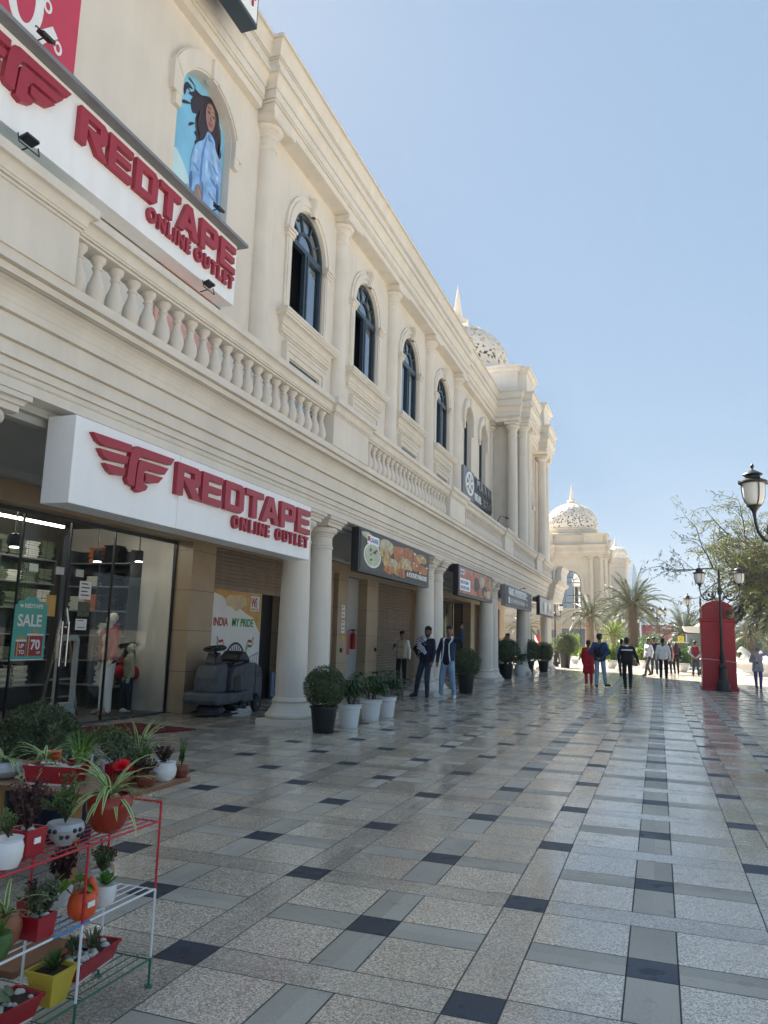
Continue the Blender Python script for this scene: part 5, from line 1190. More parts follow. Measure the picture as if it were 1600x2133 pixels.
def pot_prof(rt_, rb, h, rim=.03, lip=.02):
    return [(0, 0), (rb, .0), (rb+.005, .01), (rt_, h-rim-.005), (rt_+lip, h-rim), (rt_+lip, h), (rt_-.01, h), (rt_-.02, h-.05), (0, h-.05)]
def potted_topiary(loc, rad, pot_h, rt_, rb, label, seed, sink=.86, n=5200, grp='clipped ball shrubs in black pots'):
    T_ = thing('topiary_plant', loc, label, 'potted plant', grp)
    b = MB(); b.lathe(pot_prof(rt_, rb, pot_h), loc, 32); b.build('pot', 'pot_black', T_, sharp=40)
    b = topiary_ball(rad, seed, n); zc = pot_h+rad*sink; b.v = [(x+loc[0], y+loc[1], z+loc[2]+zc) for x, y, z in b.v]; b.build('foliage', ['leaf_topiary', 'twig', 'leaf_grey'], T_)
    return T_
potted_topiary((-5.13, 11.72, 0), .345, .42, .215, .165, 'round clipped shrub in a black pot in front of the nearest column', 1)
potted_topiary((-4.86, 5.25, 0), .35, .32, .24, .18, 'large round clipped shrub in a black pot behind the wooden table', 2, .74, 8500)
potted_topiary((-5.30, 22.3, 0), .42, .52, .24, .185, 'round clipped shrub in a black pot behind the man in jeans', 3)
potted_topiary((-5.84, 31.5, 0), .56, .60, .30, .22, 'round clipped shrub in front of the man on the phone', 4)
potted_topiary((-5.86, 37.4, 0), .56, .60, .28, .2, 'round clipped shrub behind the white pot by the fourth column pair', 5)
potted_topiary((-5.6, 40.6, 0), .52, .55, .28, .2, 'round clipped shrub with a bare open crown left of the last white pot', 6)
potted_topiary((-5.39, 48.6, 0), .68, .85, .36, .26, 'round clipped shrub in a black pot just past the end of the arcade', 7)
def lady_palm(loc, label, seed, h=.62, pot='pot_white', ph=.40, rt_=.20, rb=.145, n=11, sc=1., leaf='leaf_lady', grp='fan-leaved plants in white pots'):
    r_ = random.Random(seed); T_ = thing('potted_palm', loc, label, 'potted plant', grp)
    b = MB(); b.lathe([(0, 0), (rb, 0), (rb+.01, .02), (rt_-.01, ph-.08), (rt_+.012, ph-.07), (rt_+.012, ph-.055), (rt_, ph-.05), (rt_+.02, ph-.01), (rt_+.025, ph), (rt_-.005, ph), (rt_-.01, ph-.04), (0, ph-.04)], loc, 32); b.build('pot', pot, T_, sharp=40)
    b = MB(); lo = Vector(loc)
    for i in range(n):
        a = r_.uniform(0, 6.28); rr = r_.uniform(.0, .08); hh = h*r_.uniform(.35, 1.0)
        p0 = lo+Vector((rr*math.cos(a), rr*math.sin(a), ph-.05)); p1 = p0+Vector((math.cos(a)*hh*.28, math.sin(a)*hh*.28, hh*.72))
        b.tube([p0, (p0+p1)/2+Vector((0, 0, .03)), p1], [.008, .006, .004], 4, 1, cap=False)
        for k in range(3):
            q = p0.lerp(p1, .45+.27*k); az = r_.uniform(0, 6.28); o = q+Vector((math.cos(az), math.sin(az), .55)).normalized()*r_.uniform(.08, .16)*sc
            b.tube([q, o], .004, 3, 1, cap=False)
            m_ = r_.randint(7, 9)
            for j in range(m_):
                t = (j/(m_-1)-.5)*R(200); d = Vector((math.cos(az+t), math.sin(az+t), .35)).normalized(); L_ = r_.uniform(.20, .30)*sc
                mid = o+d*L_*.5+Vector((0, 0, .01)); end = o+d*L_+Vector((0, 0, -L_*.42)); s_ = d.cross(Vector((0, 0, 1))).normalized()
                b.blade([o, o.lerp(mid, .6)+Vector((0, 0, .012)), mid, end], [.004, .014*sc, .015*sc, .002], s_)
    b.build('foliage', [leaf, 'twig'], T_); return T_
lady_palm((-5.05, 12.62, 0), 'fan-leaved plant in the nearest of three white pots', 1)
lady_palm((-5.10, 13.82, 0), 'fan-leaved plant in the middle one of three white pots', 2)
lady_palm((-5.08, 14.62, 0), 'fan-leaved plant in the farthest of three neighbouring white pots', 3)
lady_palm((-5.85, 35.0, 0), 'fan-leaved plant in a white pot between two dark clipped balls', 4, .8, ph=.5, rt_=.27, rb=.2, sc=1.25)
lady_palm((-6.0, 45.3, 0), 'fan-leaved plant in a white pot in front of the last column pair', 5, 1.0, ph=.6, rt_=.32, rb=.24, sc=1.5)
# --- rack of small pots
K = thing('plant_stand', (-2.3, 2.3, 0), 'wire plant stand with red, white and green painted tiers', 'plant stand')
x0, x1, ya, yb = -2.16, -2.43, 1.35, 3.13; TH = (.115, .405, .695)
def wire(mb, p, q, r_=.0045, n=6): mb.tube([p, q], r_, n)
for yy in (ya, 2.06, 2.66, yb):
    for xx in (x0, x1):
        if xx == x1 and yy == yb: zt = .78
        elif yy == yb: zt = .78
        else: zt = .695
        for z0_, z1_, m_ in ((0, .12, 'wire_green'), (.12, .405, 'wire_white'), (.405, zt, 'wire_red')):
            b = MB(); wire(b, (xx, yy, z0_), (xx, yy, z1_), .0055, 8)
            if z0_ == 0: b.lathe([(.016, 0), (.016, .006), (.006, .008)], (xx, yy, 0), 10)
            b.build('leg', m_, K)
b = MB(); wire(b, (x0, yb, .778), (x1, yb, .778), .005); b.build('end_hoop', 'wire_red', K)
for z, m_ in zip(TH, ('wire_green', 'wire_white', 'wire_red')):
    b = MB()
    for i in range(7):
        xx = x0+(x1-x0)*i/6; r_ = .0048 if i in (0, 6) else .003
        if z == TH[1]:
            wire(b, (xx, ya, z), (xx, 2.50, z), r_); wire(b, (xx, 2.70, z), (xx, yb, z), r_)
        else: wire(b, (xx, ya, z), (xx, yb, z), r_)
    for yy in (ya, 1.8, 2.25, 2.7, yb): wire(b, (x0, yy, z-.004), (x1, yy, z-.004), .0035)
    b.build('shelf', m_, K)
    if z == TH[1]:
        b = MB()
        for i in range(7):
            xx = x0+(x1-x0)*i/6; wire(b, (xx, 2.50, z), (xx, 2.70, z), .005 if i in (0, 6) else .0032)
        b.build('shelf', 'wire_blue', K)
SH = [z+.006 for z in TH]
# plant kinds for small pots -------------------------------------------------
def g_spider(b, p, r_, n=26, L_=.24, w_=.0095, up_=.9):
    """arching leaves with pale edges: slots 0 green, 1 cream"""
    for i in range(n):
        a = r_.uniform(0, 6.28); el = r_.uniform(.15, 1.25)*up_; L1 = L_*r_.uniform(.6, 1.1)
        d = Vector((math.cos(a)*math.cos(el), math.sin(a)*math.cos(el), math.sin(el))); pts = []; q = Vector(p); v = d.copy()
        for k in range(7): pts.append(q.copy()); q = q+v*L1/6; v = (v+Vector((0, 0, -.26-(.1 if el < .7 else 0)))).normalized()
        s_ = d.cross(Vector((0, 0, 1))).normalized(); ws = [w_*x for x in (.7, 1, 1.05, 1, .8, .5, .08)]
        b.blade(pts, ws, s_, 1)
        b.blade([q_+Vector((0, 0, .0012)) for q_ in pts], [x*.5 for x in ws], s_, 0)
        b.blade([q_-Vector((0, 0, .0012)) for q_ in pts], [x*.5 for x in ws], s_, 0)
def g_bush(b, p, r_, h=.16, w_=.10, stems=14, leaves=18, ls=.020, droop=0.):
    for i in range(int(stems*1.5)):
        a = r_.uniform(0, 6.28); rr = w_*r_.uniform(.2, 1); hh = h*r_.uniform(.55, 1)
        q = Vector(p)+Vector((math.cos(a)*rr, math.sin(a)*rr, hh)); m_ = Vector(p).lerp(q, .5)+rv(r_, .012)
        b.tube([p, m_, q], [.0025, .002, .001], 3, 1, cap=False)
        for k in range(leaves):
            t = r_.uniform(.2, 1); c = Vector(p).lerp(m_, t*2) if t < .5 else m_.lerp(q, t*2-1)
            leaf_quad(b, c, rv(r_)+Vector((0, 0, .4-droop)), ls*r_.uniform(.7, 1.3), ls*.28, r_)
def g_succ(b, p, r_, n=14, L_=.06):
    for i in range(n):
        a = i*2.4; el = R(20+i/n*60); d = Vector((math.cos(a)*math.cos(el), math.sin(a)*math.cos(el), math.sin(el))); s_ = d.cross(Vector((0, 0, 1))).normalized(); q = Vector(p)
        b.blade([q, q+d*L_*.35, q+d*L_*.75, q+d*L_], [L_*.1, L_*.22, L_*.26, L_*.04], s_)
def g_spike(b, p, r_, n=16, L_=.11):
    for i in range(n):
        a = r_.uniform(0, 6.28); el = r_.uniform(.5, 1.4); d = Vector((math.cos(a)*math.cos(el), math.sin(a)*math.cos(el), math.sin(el))); s_ = d.cross(Vector((0, 0, 1))).normalized()
        b.blade([Vector(p), Vector(p)+d*L_*.5, Vector(p)+d*L_+Vector((0, 0, -.01))], [.006, .007, .001], s_)
def g_round(b, p, r_, n=6, L_=.07):
    for i in range(n):
        a = r_.uniform(0, 6.28); d = Vector((math.cos(a)*.6, math.sin(a)*.6, r_.uniform(.4, 1))).normalized(); c = Vector(p)+d*L_*r_.uniform(.8, 1.4); b.tube([p, c], .0015, 3, 1, cap=False)
        e = d.cross(rv(r_)).normalized(); g = d.cross(e); rr = L_*.42
        b.add([c+e*rr*math.cos(t*math.pi/4)+g*rr*.85*math.sin(t*math.pi/4) for t in range(8)], [tuple(range(8))])
def pebbles(mb, x, y, z, rx, ry, n, r_, s=.011, T=None):
    for i in range(n):
        px, py = x+r_.uniform(-rx, rx), y+r_.uniform(-ry, ry); k = s*r_.uniform(.7, 1.3)
        mb.ell((px, py, z), (k*1.2, k, k*.75), 8, 0, T)
def small_plant(kind, loc, pot, label, seed, leafmats=('leaf_mid', 'twig'), gen=None, pk='small pots of plants on the stand and table', stones=0, rz=0., dims=None, sticker=False):
    r_ = random.Random(seed); x, y, z = loc; T_ = thing('potted_plant', loc, label, 'potted plant', pk); b = MB()
    R_ = Matrix.Translation((x, y, z)) @ Matrix.Rotation(rz, 4, 'Z')
    top = 0
    if kind == 'cube':
        a, h = dims; rect_sweep(b, [(-.006, 0), (0, .004), (.006, h), (-.002, h), (-.006, h-.012)], -a, a, -a, a); b.v = [tuple(R_ @ Vector(v)) for v in b.v]; top = h-.012
    elif kind == 'taper':
        a, h = dims; rect_sweep(b, [(-a*.35, 0), (-.004, h*.82), (.002, h*.83), (.006, h), (-.004, h), (-.008, h-.015)], -a, a, -a, a); b.v = [tuple(R_ @ Vector(v)) for v in b.v]; top = h-.015
    elif kind == 'trough':
        a, c_, h = dims; rect_sweep(b, [(-.02, .012), (-.018, .014), (-.002, h*.84), (.003, h*.85), (.006, h), (-.004, h), (-.008, h-.012)], -a, a, -c_, c_)
        b.v = [tuple(R_ @ Vector(v)) for v in b.v]; top = h-.012
        f_ = MB()
        for sg in (-1, 1): f_.prism([(-a*.9*sg if False else sg*c_*.85, 0), (sg*c_*.2, 0), (sg*c_*.1, .0115), (sg*c_*.92, .0115)][::1], -a+.025, a-.025, 'X', 0, R_)
        f_.build('feet', 'fabric_cream', T_)
    elif kind == 'round':
        b.lathe([(r0_, z0_) for r0_, z0_ in dims], (0, 0, 0), 32); b.v = [tuple(R_ @ Vector(v)) for v in b.v]; top = dims[-1][1]
    po = b.build('pot', pot, T_, sharp=40)
    if kind != 'round':
        s_ = MB(); a = dims[0]; c_ = dims[1] if kind == 'trough' else a
        s_.box(-a+.004, a-.004, -c_+.004, c_-.004, top-.004, top+.001, 0, R_); s_.build('soil', 'soil', T_)
    else:
        s_ = MB(); ro = min(dims[-1][0], dims[-2][0])-.002; s_.lathe([(0, top-.012), (ro, top-.012), (ro, top-.016)], (x, y, z), 24); s_.build('soil', 'soil', T_)
    if stones:
        s_ = MB(); a = dims[0]-.014 if kind != 'round' else dims[-1][0]*.7; c_ = (dims[1]-.014) if kind == 'trough' else a
        pebbles(s_, 0, 0, top+.004, a, c_, stones, r_, .013, R_); s_.build('pebbles', 'pebble', T_)
    if sticker:
        s_ = MB(); a = dims[0]; s_.box(a+.0055 if kind != 'round' else a, a+.009, -.016, .016, top*.55, top*.78, 0, R_); s_.build('price_tag', 'sign_white', T_)
    if gen:
        b = MB(); gen(b, Vector((x, y, z+top)), r_); b.build('foliage', list(leafmats), T_)
    return T_
sp2 = ('leaf_spider', 'leaf_cream')
APPLE = [(0, 0), (.042, 0), (.060, .012), (.083, .05), (.094, .10), (.094, .13), (.083, .150), (.078, .152), (.074, .145)]
small_plant('round', (-2.235, 2.86, SH[2]), 'terracotta', 'glossy rust-orange apple-shaped pot with a striped spider plant on the top tier', 1, sp2, lambda b, p, r_: g_spider(b, p, r_, 34, .27), dims=APPLE)
small_plant('round', (-2.25, 2.62, SH[2]), 'grey_pot', 'pale grey bowl with dark spots and a trailing green plant', 2, ('leaf_mid', 'twig'), lambda b, p, r_: (g_bush(b, p, r_, .20, .05, 12, 20, .018), g_bush(b, p+Vector((-.03, -.03, .05)), r_, .06, .09, 8, 14, .016)), dims=[(0, 0), (.030, 0), (.034, .01), (.05, .02), (.072, .05), (.076, .065), (.066, .085), (.062, .082)])
sp = MB()
for i in range(20):
    a = i*.66; z = SH[2]+.042+.022*(i % 2); rr = .0750 if i % 2 else .0690; T = Matrix.Translation((-2.25+rr*math.cos(a), 2.62+rr*math.sin(a), z)); sp.ell((0, 0, 0), (.009, .009, .009), 8, 0, T)
sp.build('spots', 'ink', [o for o in bpy.data.objects if o.get('label', '').startswith('pale grey bowl')][0])
small_plant('cube', (-2.27, 2.44, SH[2]), 'red', 'red square pot of reddish feathery foliage with white pebbles on the top tier', 3, ('leaf_purple', 'twig'), lambda b, p, r_: g_bush(b, p, r_, .20, .09, 22, 26, .017), stones=5, dims=(.045, .10), sticker=True)
small_plant('round', (-2.22, 2.30, SH[2]), 'pot_white', 'white cup with red pattern at the left end of the top tier', 4, ('leaf_mid', 'twig'), lambda b, p, r_: g_bush(b, p, r_, .10, .06, 10, 14, .016), dims=[(0, 0), (.04, 0), (.052, .03), (.055, .07), (.048, .09), (.052, .10)])
small_plant('cube', (-2.21, 2.47, SH[1]), 'red', 'red square pot of bushy grey-green foliage with white pebbles on the middle tier', 5, ('leaf_grey', 'twig'), lambda b, p, r_: g_bush(b, p, r_, .13, .085, 26, 26, .016), stones=7, dims=(.042, .085))
small_plant('cube', (-2.35, 2.60, SH[1]), 'red_dark', 'dark red square pot at the back of the middle tier', 25, ('leaf_purple', 'twig'), lambda b, p, r_: g_bush(b, p, r_, .08, .05, 10, 14, .016), dims=(.04, .08))
small_plant('round', (-2.26, 2.36, SH[1]), 'copper_pot', 'coppery brown round pot with a spider plant on the middle tier', 6, sp2, lambda b, p, r_: g_spider(b, p, r_, 20, .17, .008), dims=[(0, 0), (.035, 0), (.055, .02), (.064, .06), (.060, .09), (.050, .11), (.046, .108)])
small_plant('round', (-2.20, 2.28, SH[1]), 'leaf_mid', 'green pot at the left end of the middle tier', 26, ('leaf_spider', 'twig'), lambda b, p, r_: g_spike(b, p, r_, 12, .08), dims=[(0, 0), (.03, 0), (.045, .03), (.045, .07), (.04, .08)])
o = small_plant('round', (-2.20, 2.70, SH[1]), 'orange_pot', 'bright orange bird-shaped pot with round green leaves and a price tag', 7, ('leaf_spider', 'twig'), lambda b, p, r_: g_round(b, p+Vector((-.01, -.03, -.02)), r_, 7, .075), dims=[(0, 0), (.035, 0), (.052, .015), (.058, .045), (.052, .08), (.036, .10), (.034, .098)])
b = MB(); b.lathe([(0, 0), (.030, .0), (.032, .03), (.024, .06), (.008, .085), (0, .088)], (-2.195, 2.735, SH[1]+.06), 18); b.build('beak', 'orange_pot', o)
b = MB(); b.box(-2.142, -2.139, 2.66, 2.70, SH[1]+.055, SH[1]+.075); b.build('price_tag', 'sign_white', o)
o = small_plant('round', (-2.22, 2.86, SH[1]), 'pot_white', 'cream cup with painted writing and a rosette succulent on the middle tier', 8, ('leaf_spider', 'twig'), lambda b, p, r_: g_succ(b, p, r_, 20, .055), dims=[(0, 0), (.032, 0), (.042, .02), (.046, .06), (.044, .08), (.042, .078)])
o = small_plant('round', (-2.33, 2.97, SH[1]), 'pot_white', 'white mug with a red handle and dark bushy plant on the middle tier', 9, ('leaf_mid', 'twig'), lambda b, p, r_: g_bush(b, p, r_, .10, .05, 10, 16, .017), dims=[(0, 0), (.034, 0), (.046, .03), (.048, .07), (.044, .09), (.041, .088)])
b = MB(); b.tube([(-2.33+.0, 2.97+.045, SH[1]+.075), (-2.33, 3.04, SH[1]+.07), (-2.33, 3.045, SH[1]+.04), (-2.33, 3.01, SH[1]+.02)], .006, 6); b.build('handle', 'red', o)
small_plant('round', (-2.39, 3.06, SH[1]), 'wood_top', 'small tan bird-shaped pot with a dark curly plant on the middle tier', 10, ('leaf_purple', 'leaf_mid'), lambda b, p, r_: g_bush(b, p, r_, .09, .06, 16, 22, .016), dims=[(0, 0), (.03, 0), (.045, .03), (.048, .06), (.04, .085), (.036, .083)])
small_plant('round', (-2.38, 2.78, SH[1]), 'pot_white', 'white pot of tall dark purple foliage at the back of the middle tier', 11, ('leaf_purple', 'twig'), lambda b, p, r_: g_bush(b, p, r_, .19, .08, 18, 24, .022), dims=[(0, 0), (.034, 0), (.042, .04), (.048, .07), (.044, .07)])
small_plant('taper', (-2.26, 2.63, SH[0]), 'yellow_pot', 'yellow square woven-pattern pot with dark soil on the lowest tier', 12, ('leaf_mid', 'twig'), lambda b, p, r_: g_spike(b, p+Vector((0, .01, 0)), r_, 30, .09), dims=(.066, .125))
small_plant('trough', (-2.32, 2.90, SH[0]), 'red', 'dark red rectangular planter of pebbles and a small aloe on the lowest tier', 13, ('leaf_grey', 'twig'), lambda b, p, r_: (g_spike(b, p+Vector((0, .04, 0)), r_, 22, .10), g_bush(b, p+Vector((-.02, -.06, 0)), r_, .09, .05, 10, 14, .02)), stones=46, dims=(.07, .15, .085), rz=R(8))
small_plant('trough', (-2.27, 2.36, SH[0]), 'red', 'red rectangular planter of grey pebbles at the near end of the lowest tier', 14, ('leaf_grey', 'twig'), lambda b, p, r_: g_round(b, p, r_, 9, .06), stones=36, dims=(.07, .16, .09), rz=R(-4))
# table of pots
TBL = thing('wooden_table', (-3.65, 4.2, 0), 'small brown-topped wooden table on round posts holding pots', 'table')
zt = .60
b = MB(); b.box(-4.55, -2.95, 3.82, 4.58, zt-.03, zt); b.build('tabletop', 'wood_top', TBL, bevel=.003)
b = MB(); b.box(-4.551, -2.949, 3.819, 3.8195, zt-.029, zt-.002); b.box(-2.9495, -2.949, 3.82, 4.58, zt-.029, zt-.002); b.build('edge_band', 'wood', TBL)
for px, py in ((-3.36, 3.98), (-4.4, 3.98), (-4.4, 4.42)):
    b = MB(); b.lathe([(.045, 0), (.045, zt-.0305)], (px, py, 0), 16); b.build('leg', 'wood_post', TBL)
z_ = zt+.002
small_plant('trough', (-3.52, 3.98, z_), 'red', 'long red planter with white pebbles on the near edge of the table', 15, sp2, lambda b, p, r_: (g_spider(b, p+Vector((-.02, .0, 0)), r_, 12, .16, .007), g_bush(b, p+Vector((.12, .05, 0)), r_, .13, .08, 14, 20, .018)), stones=34, dims=(.17, .085, .115), rz=R(10))
small_plant('round', (-3.93, 3.98, z_), 'grey_pot', 'flat grey stone bowl with arching pale leaves at the left of the table', 16, sp2, lambda b, p, r_: g_spider(b, p, r_, 22, .24, .009), dims=[(0, 0), (.05, 0), (.09, .02), (.115, .05), (.11, .08), (.085, .10), (.075, .098)])
small_plant('cube', (-3.28, 4.25, z_), 'red', 'small red pot behind the long planter on the table', 17, ('leaf_grey', 'twig'), lambda b, p, r_: g_bush(b, p, r_, .20, .11, 24, 26, .020), dims=(.05, .10))
small_plant('round', (-3.12, 4.10, z_), 'brown_pot', 'brown patterned pot of trailing green plants in the middle of the table', 18, ('leaf_grey', 'leaf_purple'), lambda b, p, r_: g_bush(b, p, r_, .19, .13, 30, 30, .020), dims=[(0, 0), (.04, 0), (.062, .03), (.066, .06), (.06, .075), (.056, .073)])
small_plant('round', (-3.0, 4.17, z_), 'brown_pot', 'brown patterned pot next to the white one on the table', 19, ('leaf_purple', 'twig'), lambda b, p, r_: g_bush(b, p, r_, .09, .08, 14, 16, .018), dims=[(0, 0), (.04, 0), (.060, .03), (.064, .06), (.058, .075), (.054, .073)])
small_plant('round', (-3.02, 4.38, z_), 'pot_white', 'white rounded pot with curly purple and green foliage on the table', 20, ('leaf_purple', 'leaf_mid'), lambda b, p, r_: g_bush(b, p, r_, .10, .09, 18, 20, .020), dims=[(0, 0), (.05, 0), (.075, .03), (.08, .07), (.07, .105), (.074, .115), (.068, .112)])
small_plant('round', (-2.99, 4.53, z_), 'brown_pot', 'small brown pot with an upright green sprig at the far corner of the table', 21, ('leaf_mid', 'twig'), lambda b, p, r_: g_bush(b, p, r_, .17, .03, 6, 26, .018), dims=[(0, 0), (.035, 0), (.052, .03), (.054, .06), (.048, .075), (.044, .073)])
small_plant('round', (-3.30, 4.48, z_), 'brown_pot', 'far pot with a tall striped spider plant at the back of the table', 22, sp2, lambda b, p, r_: g_spider(b, p, r_, 30, .36, .011, 1.1), dims=[(0, 0), (.05, 0), (.075, .04), (.08, .09), (.072, .12), (.068, .118)])
small_plant('round', (-3.95, 4.40, z_), 'orange_pot', 'orange pot with a slender grey-leaved stem at the left end of the table', 23, ('leaf_grey', 'twig'), lambda b, p, r_: g_bush(b, p, r_, .20, .05, 8, 30, .024), dims=[(0, 0), (.05, 0), (.065, .04), (.068, .11), (.062, .11)])
small_plant('round', (-3.70, 4.42, z_), 'pot_white', 'white pot of leafy green stems at the back left of the table', 24, ('leaf_mid', 'twig'), lambda b, p, r_: g_bush(b, p, r_, .17, .12, 24, 24, .022), dims=[(0, 0), (.05, 0), (.065, .04), (.068, .10), (.062, .10)])
small_plant('round', (-3.62, 4.30, z_), 'terracotta', 'brown pot of upright aloe leaves behind the long red planter', 33, ('leaf_spider', 'twig'), lambda b, p, r_: g_spike(b, p, r_, 34, .20), dims=[(0, 0), (.05, 0), (.062, .04), (.066, .10), (.06, .10)])
small_plant('round', (-3.42, 4.36, z_), 'pot_white', 'white pot of dense small-leaved green stems behind the long red planter', 34, ('leaf_mid', 'twig'), lambda b, p, r_: g_bush(b, p, r_, .22, .15, 30, 30, .022), dims=[(0, 0), (.05, 0), (.065, .04), (.068, .10), (.062, .10)])
small_plant('round', (-3.80, 4.18, z_), 'brown_pot', 'brown pot of bright spider plant leaves at the left of the table', 35, sp2, lambda b, p, r_: g_spider(b, p, r_, 26, .26, .010), dims=[(0, 0), (.05, 0), (.062, .04), (.066, .09), (.06, .09)])
small_plant('cube', (-3.16, 4.28, z_), 'red_dark', 'dark red pot of drooping green stems near the middle of the table', 36, ('leaf_mid', 'leaf_purple'), lambda b, p, r_: g_bush(b, p, r_, .20, .15, 30, 30, .020, .6), dims=(.05, .09))
# red carnation-like flower
F = thing('red_flower', (-2.95, 3.78, zt), 'single bright red ruffled flower on a thin stem above the spider plant', 'flower')
b = MB(); b.tube([(-3.02, 4.10, z_+.07), (-2.93, 3.86, zt+.10), (-2.90, 3.80, zt+.16)], .003, 5); b.build('stem', 'leaf_mid', F)
b = MB(); r_ = random.Random(5)
for i in range(170):
    v = rv(r_).normalized(); v.z = abs(v.z)*.8-.1; c = Vector((-2.90, 3.80, zt+.175)); leaf_quad(b, c+v*.012, v+rv(r_, .35), .042*r_.uniform(.8, 1.1), .012, r_)
b.build('petals', 'petal', F)
b = MB(); b.box(-3.3, -2.75, 2.95, 3.35, .0, .03, 0, Matrix.Translation((0, 0, .0))); o = b.build('wooden_board', 'wood', bevel=.004); tag(o, 'flat brown wooden board on the floor behind the plant stand', 'board')
lady_palm((-4.2, 4.9, 0), 'dark blue tub with pale trailing leaves under the table', 31, .3, 'c_navy', .5, .22, .17, 8, .7, 'leaf_grey', None)
# ------------------------------------------------------------------ people
BASE = dict(hipL=(-.09, 0, .92), hipR=(.09, 0, .92), kneeL=(-.10, .02, .49), kneeR=(.10, .02, .49), ankL=(-.11, -.02, .08), ankR=(.11, -.02, .08),
            shL=(-.185, 0, 1.41), shR=(.185, 0, 1.41), elL=(-.24, -.02, 1.13), elR=(.24, -.02, 1.13), wrL=(-.25, .05, .88), wrR=(.25, .05, .88), lean=(0, 0))
def person(loc, heading, H, label, top, bottom, shoe, pose={}, sleeve='long', skin='skin', hair='short', hairm='hair', extra=None, toes=None, headyaw=0., bulk=1., face=True, vox=.016, beard=False, coat=0., sleeve_m=None, hand=None, name='person', headtilt=0., cat='person'):
    s_ = H/1.76; J = dict(BASE); J.update(pose); V = {k: Vector(v) for k, v in J.items() if k not in ('lean', 'abs_arms')}
    lx, ly = J['lean']
    def up(v, f=1.): return Vector((v[0]+lx*f*(v[2]-.92)/.6, v[1]+ly*f*(v[2]-.92)/.6, v[2])) if v[2] > .92 else Vector(v)
    for k in ('shL', 'shR'): V[k] = up(V[k])
    if not pose.get('abs_arms'):
        for k in ('elL', 'elR', 'wrL', 'wrR'): V[k] = V[k]+up((0, 0, 1.4))-Vector((0, 0, 1.4))
    P = thing(name, tuple(loc), label, cat); RZ = Matrix.Translation(loc) @ Matrix.Rotation(heading, 4, 'Z') @ Matrix.Scale(s_, 4)
    hc = up((0, 0, 1.62)); RH = Matrix.Translation(hc) @ Matrix.Rotation(headyaw, 4, 'Z') @ Matrix.Rotation(headtilt, 4, 'X')
    def h(x, y, z): return RH @ Vector((x, y, z-1.62))
    HEAD = [(h(0, -.018, 1.665), h(0, .005, 1.64), .088, .082), (h(0, .02, 1.60), h(0, .04, 1.555), .066, .040), (h(0, .082, 1.628), h(0, .100, 1.600), .010, .014), (h(-.078, -.005, 1.64), h(-.080, -.01, 1.60), .016, .012), (h(.078, -.005, 1.64), h(.080, -.01, 1.60), .016, .012), (up((0, -.01, 1.42)), h(0, -.005, 1.58), .060, .052)]
    HEAD += [(h(-.03, .068, 1.655), h(.03, .068, 1.655), .016, .016), (h(-.014, .078, 1.572), h(.014, .078, 1.572), .011, .011)]
    def torso(g): return [(up((-.14, 0, 1.405)), up((.14, 0, 1.405)), .055+g, .055+g), (up((-.075, .01, 1.29)), up((.075, .01, 1.29)), .105*bulk+g, .105*bulk+g), (up((-.06, .01, 1.08)), up((.06, .01, 1.08)), .10*bulk+g, .10*bulk+g), ((-.075, 0, .95), (.075, 0, .95), .10*bulk+g, .10*bulk+g), (up((-.08, .01, 1.30)), (-.07, 0, .97), .10*bulk+g, .095*bulk+g), (up((.08, .01, 1.30)), (.07, 0, .97), .10*bulk+g, .095*bulk+g)]
    def arm(sd_, g, end=1.): 
        a, e, w_ = V['sh'+sd_], V['el'+sd_], V['wr'+sd_]
        return [(a, e, .050+g, .040+g)]+([(e, e.lerp(w_, end), .040+g, .029+g)] if end > 0 else [])
    def leg(sd_, g1, g2): return [(V['hip'+sd_], V['knee'+sd_], .080+g1, .055+g2), (V['knee'+sd_], V['ank'+sd_], .054+g2, .036+g2)]
    body = HEAD+torso(-.012)+arm('L', -.006)+arm('R', -.006)+leg('L', -.01, -.008)+leg('R', -.01, -.008)
    for sd_ in 'LR':
        d = (V['wr'+sd_]-V['el'+sd_]).normalized(); body.append((V['wr'+sd_], V['wr'+sd_]+d*.07, .028, .032))
    v, f = surface(body, vox, .03); b = MB(); b.add([RZ @ Vector(p) for p in v], f, 0, True)
    for sd_, sg in (('L', -1), ('R', 1)):       # five separate, unequal, bent fingers
        d = (V['wr'+sd_]-V['el'+sd_]).normalized(); q = V['wr'+sd_]+d*.075; side = d.cross(Vector((sg, 0, .2))).normalized(); nrm = side.cross(d)
        cu = (hand or {}).get(sd_, .35)
        for i, L1 in enumerate((.068, .076, .070, .056)):
            o = q+side*(.030-.020*i); pts = [o-d*.02, o+d*L1*.45+nrm*L1*.12*cu, o+d*L1*.8+nrm*L1*.5*cu, o+d*L1*(1.05-.5*cu)+nrm*L1*.95*cu]; b.tube([RZ @ p for p in pts], [.0105*s_, .0095*s_, .0085*s_, .006*s_], 7)
        o = V['wr'+sd_]+d*.03+side*.028; pts = [o-side*.012, o+side*.028+d*.024, o+side*.036+d*.052+nrm*.012]; b.tube([RZ @ p for p in pts], [.014*s_, .011*s_, .008*s_], 7)
    if face:
        for x in (-.030, .030): b.ell(tuple(RZ @ h(x, .083, 1.640)), (.010*s_,)*3, 8, 1)
        for x in (-.03, .03): b.tube([RZ @ h(x-.018, .082, 1.660), RZ @ h(x, .090, 1.664), RZ @ h(x+.018, .082, 1.660)], .005*s_, 5, 2)
        b.tube([RZ @ h(-.022, .086, 1.573), RZ @ h(0, .091, 1.572), RZ @ h(.022, .086, 1.573)], .0055*s_, 5, 3)
    b.build('body', [skin, 'ink', 'hair', 'brown_pot'], P)
    def shell(nm, prims, m, k=.035):
        v, f = surface(prims, vox, k); q = MB(); q.add([RZ @ Vector(p) for p in v], f, 0, True); return q.build(nm, m, P)
